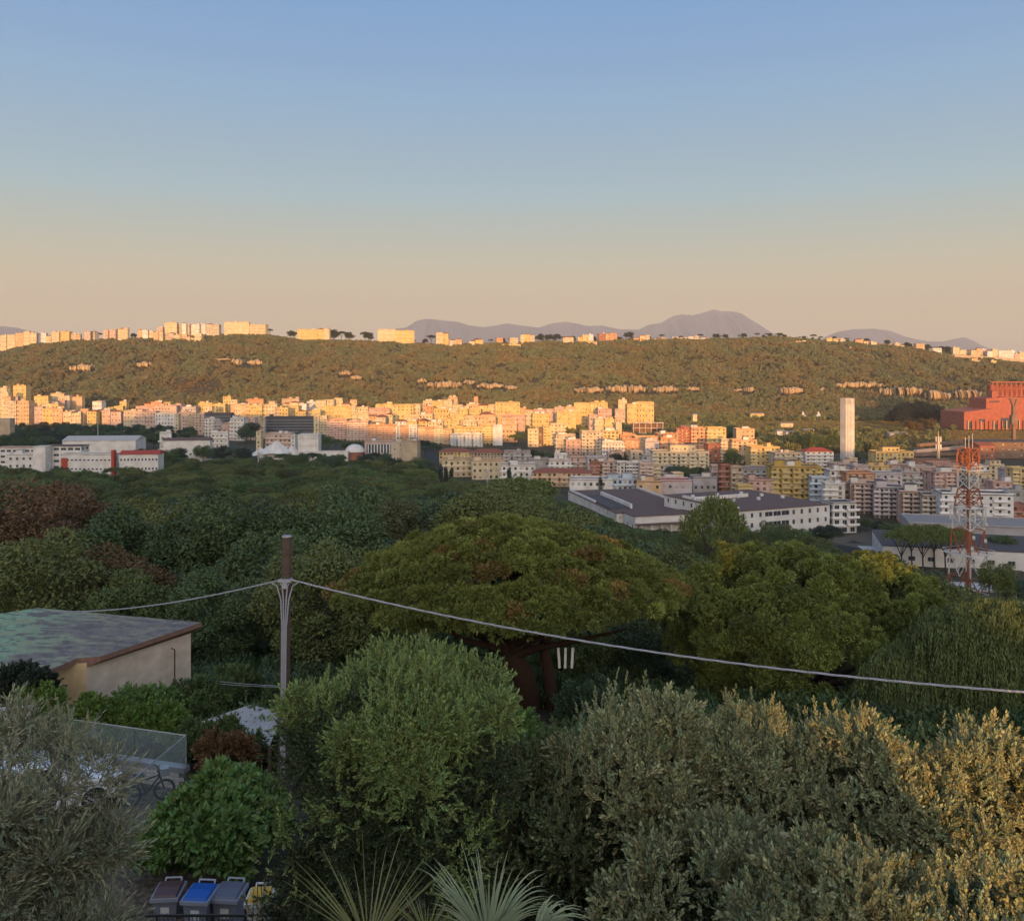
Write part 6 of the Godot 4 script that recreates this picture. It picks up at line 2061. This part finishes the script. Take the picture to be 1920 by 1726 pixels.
func bicycle(at: Vector3, turn: float) -> void:
	var t := thing("bicycle", "small dark bicycle leaning beside the glass balustrade", "bicycle", at, turn)
	var black := mat(lin(0.012, 0.012, 0.014), 0.5)
	for x in [-0.42, 0.42]:
		var wh := MB.new()
		var ring := []
		var rr := []
		for k in 17:
			var a := TAU * k / 16.0
			ring.append(Vector3(cos(a) * 0.25, sin(a) * 0.25, 0))
			rr.append(0.035)
		wh.tube(ring, rr, 6, false)
		var tyre := part("wheel", wh.mesh(), black, t, Vector3(x, 0.285, 0))
		var sp := MB.new()
		for k in 8: sp.bar(Vector3.ZERO, Vector3(cos(TAU * k / 8.0), sin(TAU * k / 8.0), 0) * 0.25, 0.008)
		part("spokes", sp.mesh(), M.metal, tyre)
	var fr := MB.new()
	for q in [[Vector3(-0.42, 0.285, 0), Vector3(-0.05, 0.27, 0)], [Vector3(-0.05, 0.27, 0), Vector3(-0.2, 0.72, 0)], [Vector3(-0.42, 0.285, 0), Vector3(-0.17, 0.62, 0)], [Vector3(-0.05, 0.27, 0), Vector3(0.3, 0.66, 0)], [Vector3(-0.17, 0.62, 0), Vector3(0.29, 0.7, 0)], [Vector3(0.42, 0.285, 0), Vector3(0.26, 0.86, 0)]]:
		fr.bar(q[0], q[1], 0.035)
	part("frame", fr.mesh(), black, t)
	var se := MB.new()
	se.box(Vector3(-0.22, 0.78, 0), Vector3(0.26, 0.06, 0.14))
	part("saddle", se.mesh(), black, t)
	var hb := MB.new()
	hb.tube([Vector3(0.2, 0.9, -0.26), Vector3(0.26, 0.88, -0.1), Vector3(0.26, 0.88, 0.1), Vector3(0.2, 0.9, 0.26)], [0.018, 0.015, 0.015, 0.018], 6)
	part("handlebar", hb.mesh(), black, t)
	var bk := MB.new()
	bk.box(Vector3(0.42, 0.78, 0), Vector3(0.2, 0.2, 0.26))
	part("basket", bk.mesh(), M.metal, t)

func bin(nm_label: String, px: float, top: float, d: float, lid_col: Color, body_col: Color, w: float, sticker: Color) -> void:
	var at := Vector3(X(px, d), 0, -d)
	at.y = Y(top, d) - 0.96
	var t := thing("wheelie_bin", nm_label, "bin", at, rng.randf_range(-0.1, 0.1), "household bins in a row")
	var body := MB.new()
	var a := w * 0.40
	var b := w * 0.5
	var dz := w * 0.56
	var q0 := [Vector3(-a, 0.04, a), Vector3(a, 0.04, a), Vector3(a, 0.04, -a), Vector3(-a, 0.04, -a)]
	var q1 := [Vector3(-b, 0.86, dz), Vector3(b, 0.86, dz), Vector3(b, 0.86, -dz), Vector3(-b, 0.86, -dz)]
	for i in 4: body.quad(q0[i], q0[(i + 1) % 4], q1[(i + 1) % 4], q1[i])
	body.quad(q0[3], q0[2], q0[1], q0[0])
	for i in 4:
		body.box(Vector3(-a + 0.06 + i * (2 * a - 0.12) / 3.0, 0.34, a + 0.052), Vector3(0.022, 0.5, 0.03), Basis(Vector3.RIGHT, 0.11))
	part("body", body.mesh(), mat(body_col, 0.5), t)
	var rim := MB.new()
	rim.box(Vector3(0, 0.86, dz + 0.02), Vector3(w + 0.08, 0.07, 0.06))
	rim.box(Vector3(0, 0.86, -dz - 0.02), Vector3(w + 0.08, 0.07, 0.06))
	for s in [-1.0, 1.0]: rim.box(Vector3(s * (b + 0.02), 0.86, 0), Vector3(0.05, 0.07, dz * 2))
	part("rim", rim.mesh(), mat(body_col.lightened(0.15), 0.45), t)
	var lid := MB.new()
	var prof := [[0.0, 0.895], [0.06, 0.935], [0.5, 0.965], [0.94, 0.945], [1.0, 0.895]]
	for i in 4:
		var z0: float = lerpf(dz + 0.02, -dz - 0.02, prof[i][0])
		var z1: float = lerpf(dz + 0.02, -dz - 0.02, prof[i + 1][0])
		var y0: float = prof[i][1]
		var y1: float = prof[i + 1][1]
		lid.quad(Vector3(-b * 0.94, y0, z0), Vector3(b * 0.94, y0, z0), Vector3(b * 0.94, y1, z1), Vector3(-b * 0.94, y1, z1))
		for s in [-1.0, 1.0]:
			if s > 0: lid.quad(Vector3(b * 0.94, y0, z0), Vector3(b + 0.01, 0.885, z0), Vector3(b + 0.01, 0.885, z1), Vector3(b * 0.94, y1, z1))
			else: lid.quad(Vector3(-b - 0.01, 0.885, z0), Vector3(-b * 0.94, y0, z0), Vector3(-b * 0.94, y1, z1), Vector3(-b - 0.01, 0.885, z1))
	part("lid", lid.mesh(), mat(lid_col, 0.4), t)
	var hd := MB.new()
	hd.tube([Vector3(-w * 0.36, 0.95, -dz - 0.09), Vector3(w * 0.36, 0.95, -dz - 0.09)], [0.02, 0.02], 8)
	for s in [-1.0, 1.0]: hd.bar(Vector3(s * w * 0.34, 0.86, -dz), Vector3(s * w * 0.34, 0.95, -dz - 0.09), 0.03)
	part("handle", hd.mesh(), mat(body_col.lightened(0.3), 0.5), t)
	var st := BoxMesh.new()
	st.size = Vector3(w * 0.36, 0.2, 0.006)
	part("sticker", st, mat(sticker, 0.6), t, Vector3(0, 0.60, lerpf(a, dz, 0.68) + 0.012), Basis(Vector3.RIGHT, 0.055))
	for s in [-1.0, 1.0]:
		var wh := MB.new()
		wh.tube([Vector3(-0.03, 0, 0), Vector3(0.03, 0, 0)], [0.1, 0.1], 14)
		part("wheel", wh.mesh(), mat(lin(0.02, 0.02, 0.02), 0.8), t, Vector3(s * (a + 0.02), 0.1, -a))

func bins() -> void:
	bin("grey wheelie bin with a dull brown lid, left of the row", 316, 1662, 17.6, lin(0.10, 0.06, 0.055), lin(0.17, 0.18, 0.22), 0.46, lin(0.6, 0.58, 0.55))
	bin("grey wheelie bin with a bright blue lid, middle of the row", 375, 1667, 17.4, lin(0.02, 0.10, 0.38), lin(0.17, 0.19, 0.24), 0.47, lin(0.6, 0.62, 0.62))
	bin("grey wheelie bin with a slate grey lid, right of the blue-lidded bin", 430, 1664, 17.6, lin(0.13, 0.14, 0.18), lin(0.18, 0.19, 0.23), 0.48, lin(0.6, 0.57, 0.52))
	bin("small bin with a yellow lid and pale body beside the grey row", 487, 1672, 16.2, lin(0.55, 0.30, 0.02), lin(0.5, 0.49, 0.48), 0.38, lin(0.62, 0.62, 0.6))
	var kb := MB.new()
	for i in 22:
		kb.box(Vector3(i * 0.26, 0.0, 0), Vector3(0.25, 0.4, 0.22))
	var o := part(called("kerb_wall"), kb.mesh(), wm("brick"), self, P(262, 1716, 18.3))
	tag(o, "low dark brick kerb running behind the row of bins", "wall")
	setting("path", _sheet(-8.6, -14.0, 2.6, 5.6, 59.26), M.paving)
	var rl := MB.new()
	var a := P(200, 1716, 14.2)
	rl.bar(Vector3.ZERO, Vector3(3.4, 0.0, 0), 0.035)
	for i in 5: rl.bar(Vector3(i * 0.8, 0, 0), Vector3(i * 0.8, -1.0, 0), 0.025)
	var r := part(called("hand_rail"), rl.mesh(), mat(lin(0.02, 0.02, 0.02), 0.5), self, a)
	tag(r, "thin black railing crossing in front of the bins at the bottom edge", "railing")

func _sheet(x: float, z: float, w: float, l: float, y: float) -> ArrayMesh:
	var mb := MB.new()
	mb.quad(Vector3(x, y, z), Vector3(x + w, y, z), Vector3(x + w, y, z - l), Vector3(x, y, z - l))
	return mb.mesh()

# ------------------------------------------------------------------ shrubs near the viewpoint
func shrub(nm: String, label: String, category: String, parts_: Array, kinds: Array, m: Material, lo: float, hi: float, ground := 59.2, stem_r := 0.05) -> Node3D:
	# parts_: [centre, radii, count, low, lump, size0, size1, upright]
	var base: Vector3 = parts_[0][0]
	base.y = ground
	var t := thing(nm, label, category, base)
	var xf := []
	for k in kinds: xf.append([])
	for p in parts_:
		var pl := bush_places(p[0] - base, p[1], p[2], p[3], p[4], p[5], p[6], p[7])
		for i in pl.size(): xf[i % kinds.size()].append(pl[i])
	for k in kinds.size(): copies("foliage", kinds[k], m, t, xf[k], tints(xf[k].size(), lo, hi))
	part("stems", stems(parts_[0][0] - base, 0.0, parts_[0][1], 6, stem_r), M.bark_grey, t)
	return t

func shoots(t: Node3D, pts: Array, kinds: Array, m: Material, lo: float, hi: float) -> void:
	# upright shoots that stand out of the outline: [x, y, z, length]
	var xf := []
	for p in pts:
		var n := int(p[3] / 0.09)
		var lean := Vector3(rng.randf_range(-0.25, 0.25), 1.0, rng.randf_range(-0.25, 0.25))
		for i in n:
			var c := Vector3(p[0], p[1], p[2]) - t.position + lean * (i * 0.09)
			var k := 1.0 - 0.45 * i / n
			for j in 2:
				xf.append(Transform3D(turned_to(lean + Vector3(rng.randfn(), 0.2, rng.randfn()) * (0.75 if i < n - 2 else 0.25), rng.randf() * TAU, k * rng.randf_range(0.5, 0.8)), c))
	copies("shoots", kinds[0], m, t, xf, tints(xf.size(), lo, hi))

func shrubs() -> void:
	M.leaf_vine = foliage_mat(lin(0.140, 0.235, 0.070), 0.3, 0.5)
	M.leaf_grassy = foliage_mat(lin(0.130, 0.210, 0.045), 0.3)
	var vine := [sprig(9, 0.26, 0.16, 0.11, 0.95), sprig(8, 0.24, 0.18, 0.12, 0.95)]
	var small := [sprig(12, 0.26, 0.10, 0.05, 0.9), sprig(12, 0.24, 0.11, 0.055, 0.9)]
	shrub("climbing_shrub", "lush bright green shrub mounded beside the glass balustrade above the bins", "shrub",
		[[P(400, 1540, 20.5), Vector3(1.15, 0.95, 1.0), 2400, -0.45, 0.3, 0.75, 1.2, 0.35], [P(450, 1545, 20.0), Vector3(0.9, 0.8, 0.9), 900, -0.4, 0.3, 0.75, 1.2, 0.35], [P(348, 1565, 20.0), Vector3(0.7, 0.6, 0.7), 700, -0.4, 0.3, 0.75, 1.2, 0.35], [P(380, 1590, 18.8), Vector3(1.35, 0.75, 0.5), 800, -0.6, 0.3, 0.7, 1.1, 0.2]], vine, M.leaf_vine, 0.7, 1.2, 58.9)
	var list := [
		["leafy green shrub against the house wall, right of the meter box", 285, 1346, 29.0, Vector3(1.5, 0.9, 1.0), 1300, M.leaf_vine],
		["taller leafy shrub below the right corner of the house", 372, 1346, 29.5, Vector3(1.3, 0.95, 1.0), 1200, M.leaf],
		["dark rounded bush hiding the left foot of the house wall", 45, 1295, 27.0, Vector3(0.95, 0.65, 0.8), 700, M.leaf_dark],
		["yellow green fern-like bed along the left house wall", 110, 1335, 26.6, Vector3(1.6, 0.55, 0.7), 1100, M.leaf_grassy],
		["yellow green leafy bed behind the glass balustrade", 260, 1358, 27.0, Vector3(1.6, 0.55, 0.7), 1100, M.leaf_grassy],
		["dense clipped hedge between the house and the shed", 455, 1300, 31.5, Vector3(1.7, 0.7, 1.0), 1300, M.leaf],
		["low green hedge running along the front of the shed roof", 420, 1392, 25.6, Vector3(1.5, 0.4, 0.6), 900, M.leaf],
		["reddish brown shrub right of the glass corner", 425, 1425, 23.6, Vector3(0.7, 0.45, 0.6), 500, M.leaf_rust],
		["grassy mound of bright green at the umbrella pine's foot", 965, 1400, 22.0, Vector3(0.9, 0.55, 0.8), 700, M.leaf_vine],
		["grey green bush left of the umbrella pine trunk", 895, 1330, 30.0, Vector3(0.8, 0.75, 0.8), 600, M.leaf_blue],
		["blue green bush right of the umbrella pine trunk", 1105, 1318, 31.0, Vector3(1.2, 0.6, 0.9), 800, M.leaf_blue]]
	for e in list:
		var c := P(e[1], e[2], e[3])
		shrub("garden_shrub", e[0], "shrub", [[c, e[4], e[5], -0.3, 0.35, 0.8, 1.35, 0.4]], small, e[6], 0.65, 1.25, minf(c.y - 0.4, gh(c.x, e[3])))
	# reeds by the pole
	var rd := MB.new()
	for i in 12:
		var a := rng.randf() * TAU
		var l := rng.randf_range(1.2, 2.2)
		var d := Vector3(cos(a) * 0.5, 0, sin(a) * 0.5)
		rd.col = tone(0.25, 0.1)
		var p := Vector3(rng.randf_range(-0.15, 0.15), 0, rng.randf_range(-0.15, 0.15))
		for k in 5:
			var t0 := k / 5.0
			var t1 := (k + 1) / 5.0
			var q0 := p + Vector3(0, l * (t0 - 0.35 * t0 * t0), 0) + d * t0 * t0 * l
			var q1 := p + Vector3(0, l * (t1 - 0.35 * t1 * t1), 0) + d * t1 * t1 * l
			var w := Vector3(-sin(a), 0, cos(a)) * 0.03
			rd.quad(q0 - w * (1 - t0), q0 + w * (1 - t0), q1 + w * (1 - t1), q1 - w * (1 - t1))
	var reed := rd.mesh()
	for i in 7:
		var px := 360.0 + i * 26.0
		var d := 33.0 + (i % 3) * 1.6
		var xf := []
		for k in 14: xf.append(Transform3D(Basis(Vector3.UP, rng.randf() * TAU).scaled(Vector3.ONE * rng.randf_range(0.8, 1.3)), Vector3(rng.randf_range(-0.5, 0.5), 0, rng.randf_range(-0.5, 0.5))))
		var c := Vector3(X(px, d), 0, -d)
		c.y = gh(c.x, d) - 0.1
		var t := thing("reed_clump", "blue green reeds with arching blades, %s clump from left beside the pole" % nth(i + 1), "reeds", c, 0.0, "reeds by the pole")
		copies("blades", reed, M.leaf_blue, t, xf, tints(14, 0.9, 1.6))

func make_foreground() -> void:
	rng.seed = 307
	M.leaf_privet = foliage_mat(lin(0.215, 0.295, 0.105), 0.35, 0.45)
	M.leaf_silver = foliage_mat(lin(0.270, 0.300, 0.165), 0.3, 0.5)
	M.leaf_olive = foliage_mat(lin(0.280, 0.300, 0.200), 0.25, 0.5)
	M.leaf_mid = foliage_mat(lin(0.125, 0.165, 0.085), 0.25, 0.45)
	M.leaf_shade = foliage_mat(lin(0.056, 0.080, 0.038), 0.2, 0.4)  # dark green of older leaves, with the shrubs' lower shade painted in
	var privet := [sprig(13, 0.25, 0.066, 0.028), sprig(12, 0.27, 0.062, 0.026), sprig(14, 0.23, 0.07, 0.028)]
	var pitto := [sprig(11, 0.21, 0.072, 0.038), sprig(10, 0.23, 0.066, 0.036), sprig(12, 0.19, 0.076, 0.038)]
	var olive := [sprig(13, 0.34, 0.085, 0.017, 0.6), sprig(12, 0.36, 0.08, 0.016, 0.6)]

	var c := P(742, 1462, 12.2)
	var t := shrub("privet_shrub", "big rounded light green shrub in the middle of the foreground", "shrub",
		[[c + Vector3(0, 0.55, 0), Vector3(1.58, 0.98, 1.45), 4600, 0.0, 0.42, 0.65, 1.2, 0.45], [c - Vector3(0, 0.1, 0), Vector3(1.58, 1.35, 1.42), 1100, -0.35, 0.35, 0.6, 1.1, 0.4], [c - Vector3(0, 1.4, 0), Vector3(1.6, 1.5, 1.42), 320, -0.5, 0.35, 0.6, 1.0, 0.4]], privet, M.leaf_privet, 0.62, 1.2)
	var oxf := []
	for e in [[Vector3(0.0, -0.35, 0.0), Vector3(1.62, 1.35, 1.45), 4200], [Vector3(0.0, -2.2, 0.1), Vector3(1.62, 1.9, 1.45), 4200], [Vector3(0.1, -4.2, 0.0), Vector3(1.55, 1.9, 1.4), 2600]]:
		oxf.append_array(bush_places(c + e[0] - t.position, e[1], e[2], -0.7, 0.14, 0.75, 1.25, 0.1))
	copies("old_shade_leaves", privet[1], M.leaf_shade, t, oxf, tints(oxf.size(), 0.5, 1.3))  # older leaves, darkened further to put shade into the lower shrub
	var sh := []
	for i in 70:
		var a := rng.randf() * TAU
		var q := sqrt(rng.randf()) * 0.85
		sh.append([c.x + cos(a) * q * 1.45, c.y + 0.55 + 0.98 * sqrt(1.0 - q * q), c.z + sin(a) * q * 1.3, rng.randf_range(0.12, 0.42)])
	shoots(t, sh, privet, M.leaf_privet, 0.9, 1.3)

	var hedge := [
		["silvery green shrub with pale upright shoots right of the light green shrub", 1185, 1300, 12.6, Vector3(1.15, 1.9, 1.2), 3600, M.leaf_silver],
		["pale feathery shrub in the middle of the foreground hedge", 1385, 1315, 13.2, Vector3(1.4, 2.1, 1.3), 3900, M.leaf_silver],
		["shrub with golden sunlit shoots below the sagging cable", 1590, 1335, 13.2, Vector3(1.25, 2.0, 1.2), 3900, M.leaf_silver],
		["golden sunlit shrub at the right edge of the hedge", 1850, 1372, 12.6, Vector3(1.45, 2.0, 1.2), 4000, M.leaf_silver],
		["silver leaved shrub low in the foreground between the hedge and the dark hollow", 1335, 1500, 10.6, Vector3(1.15, 1.8, 1.0), 2900, M.leaf_silver],
		["nearest grey green shrub at the bottom right with sunlit tips", 1590, 1545, 9.0, Vector3(1.0, 1.5, 0.9), 2900, M.leaf_silver],
		["nearest shrub in the bottom right corner catching orange light", 1830, 1560, 8.8, Vector3(0.95, 1.5, 0.85), 2900, M.leaf_silver],
		["last grey green shrub of the hedge, just past the picture's right edge", 2110, 1400, 12.8, Vector3(1.4, 1.9, 1.2), 2400, M.leaf_silver],
		["leafy dark green shrub behind the spiky rosettes", 1050, 1385, 13.0, Vector3(1.25, 1.9, 1.1), 3000, M.leaf_mid]]
	for e in hedge:
		var top := P(e[1], e[2], e[3])
		var r: Vector3 = e[4]
		var near := float(e[3]) < 11.0
		var cc := top - Vector3(0, r.y * (1.30 if near else 1.16), 0)
		var hs := shrub("hedge_shrub", e[0], "shrub", [[cc + Vector3(0, r.y * 0.35, 0), r * Vector3(1.0, 0.64, 1.0), int(e[5] * 0.75), -0.1, 0.32, 0.7, 1.2, 0.5], [cc, r, int(e[5] * 0.18), -0.5, 0.3, 0.7, 1.2, 0.4]], pitto, e[6], 0.6, 1.25)
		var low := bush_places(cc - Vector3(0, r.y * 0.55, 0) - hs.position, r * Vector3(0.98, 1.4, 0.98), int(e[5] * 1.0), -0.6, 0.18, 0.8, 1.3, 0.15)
		copies("old_shade_leaves", pitto[1], M.leaf_shade, hs, low, tints(low.size(), 0.5, 1.3))  # lower hedge leaves coloured dark, so shade is painted along with age
		var ps := []
		for i in 95:
			var a := rng.randf() * TAU
			var q := sqrt(rng.randf()) * 0.92
			ps.append([cc.x + cos(a) * q * r.x, cc.y + r.y * sqrt(1.0 - q * q) * 1.02, cc.z + sin(a) * q * r.z, rng.randf_range(0.12, 0.4) if near else rng.randf_range(0.2, 0.65)])
		shoots(hs, ps, pitto, e[6], 0.8, 1.3)
	# olive at the left edge
	var o := P(48, 1545, 9.4)
	var ol := shrub("olive_tree", "silvery olive with fine narrow leaves filling the bottom left corner", "tree",
		[[o, Vector3(0.62, 0.95, 0.7), 1300, -0.8, 0.4, 0.7, 1.2, 0.4], [o + Vector3(0.42, -0.75, 0.2), Vector3(0.62, 0.7, 0.6), 1000, -0.8, 0.4, 0.7, 1.2, 0.4], [o + Vector3(-0.45, -0.5, 0.4), Vector3(0.6, 0.9, 0.7), 1000, -0.8, 0.4, 0.7, 1.2, 0.4], [o + Vector3(0.1, -1.5, 0.2), Vector3(0.9, 0.8, 0.7), 1500, -0.8, 0.4, 0.7, 1.2, 0.4]], olive, M.leaf_olive, 0.6, 1.2, 59.3, 0.045)
	var ps := []
	for i in 40:
		var a := rng.randf() * TAU
		var q := sqrt(rng.randf()) * 0.95
		ps.append([o.x + cos(a) * q * 0.7, o.y + 0.85 * sqrt(1.0 - q * q) * 0.9, o.z + sin(a) * q * 0.8, rng.randf_range(0.2, 0.6)])
	shoots(ol, ps, olive, M.leaf_olive, 0.8, 1.25)
	# pale leaved sapling by the yellow bin
	M.leaf_pale = foliage_mat(lin(0.34, 0.32, 0.22), 0.3, 0.5)
	var big := sprig(13, 0.62, 0.16, 0.045, 0.8)
	var sp := P(483, 1665, 14.2)
	var pt := thing("pale_sapling", "pale leaved sapling standing in front of the yellow-lidded bin", "plant", Vector3(sp.x, 59.2, sp.z))
	var xf := []
	for i in 9: xf.append(Transform3D(turned_to(Vector3(rng.randfn() * 0.35, 1.0, rng.randfn() * 0.35), rng.randf() * TAU, rng.randf_range(0.6, 0.95)), Vector3(rng.randf_range(-0.12, 0.12), sp.y - 59.2 - 0.55 + rng.randf_range(-0.25, 0.25), rng.randf_range(-0.1, 0.1))))
	copies("foliage", big, M.leaf_pale, pt, xf, tints(9, 0.8, 1.2))
	part("stem", stems(Vector3(0, sp.y - 59.2, 0), 0.0, Vector3(0.1, 0.3, 0.1), 3, 0.02), M.bark_grey, pt)
	rosettes()
	house_behind()

func rosettes() -> void:
	M.blade = foliage_mat(lin(0.27, 0.33, 0.215), 0.2, 0.4)
	M.blade_dull = foliage_mat(lin(0.17, 0.19, 0.085), 0.2, 0.45)
	var sets := [["sparse spiky rosette with thin straight blades at the bottom centre", 690.0, 1775.0, 7.6, 30, 0.95, M.blade_dull, 0.012], ["dense pale spiky rosette with arching blades beside the sparse one", 915.0, 1772.0, 7.4, 66, 0.92, M.blade, 0.016], ["short green tuft of blades between the two spiky rosettes", 800.0, 1760.0, 7.5, 26, 0.45, M.blade_dull, 0.012], ["drooping pale frond arching over a brown stump at the bottom", 1000.0, 1765.0, 7.2, 44, 0.72, M.blade, 0.012]]
	for j in sets.size():
		var s: Array = sets[j]
		var at := P(s[1], s[2], s[3])
		var t := thing("spiky_plant", s[0], "plant", at)
		for i in int(s[4]):
			var mb := MB.new()
			var a: float = PI * (i + 0.5) / s[4]
			var lean := -cos(a) * (1.05 if j == 0 else 0.8)
			if j == 3: lean = lerpf(0.15, 1.1, i / float(s[4]))
			var d := Vector3(lean, 1.0, rng.randf_range(-0.35, 0.45)).normalized()
			var l: float = s[5] * rng.randf_range(0.7, 1.1)
			var droop := (0.06 if j == 0 else 0.16) * rng.randf_range(0.3, 1.6) + (0.6 if j == 3 else 0.0)
			if j == 1 and lean > 0.35: droop += 0.3 * lean
			var side := d.cross(Vector3(0, 0, 1)).normalized() * float(s[7]) * rng.randf_range(0.7, 1.2)
			mb.col = tone(0.18, 0.08)
			var prev := Vector3.ZERO
			for k in 9:
				var t0 := k / 9.0
				var t1 := (k + 1) / 9.0
				var q1 := d * l * t1 + Vector3(lean * 0.2, -1.0, 0) * droop * l * t1 * t1 * t1
				mb.quad(prev - side * (1.0 - t0 * 0.9), prev + side * (1.0 - t0 * 0.9), q1 + side * (1.0 - t1 * 0.95), q1 - side * (1.0 - t1 * 0.95))
				prev = q1
			part("blade", mb.mesh(), s[6], t)
		var st := MB.new()
		st.tube([Vector3(0, -1.2, 0), Vector3(0, -0.3, 0), Vector3(0, 0.04, 0)], [0.10, 0.11, 0.06], 9)
		part("stump", st.mesh(), M.bark, t)

func house_behind() -> void:
	# the house whose terrace is the viewpoint: it shades the garden
	var t := thing("apartment_house", "plastered apartment house standing behind the viewpoint above the garden", "building", Vector3(-10.2, 59.3, 8.4))
	building(t, {"w": 26.0, "d": 12.0, "h": 8.6, "wall": "cream", "floors": 3, "bays": 7, "roof": "tile", "huts": 0, "balc": 2})
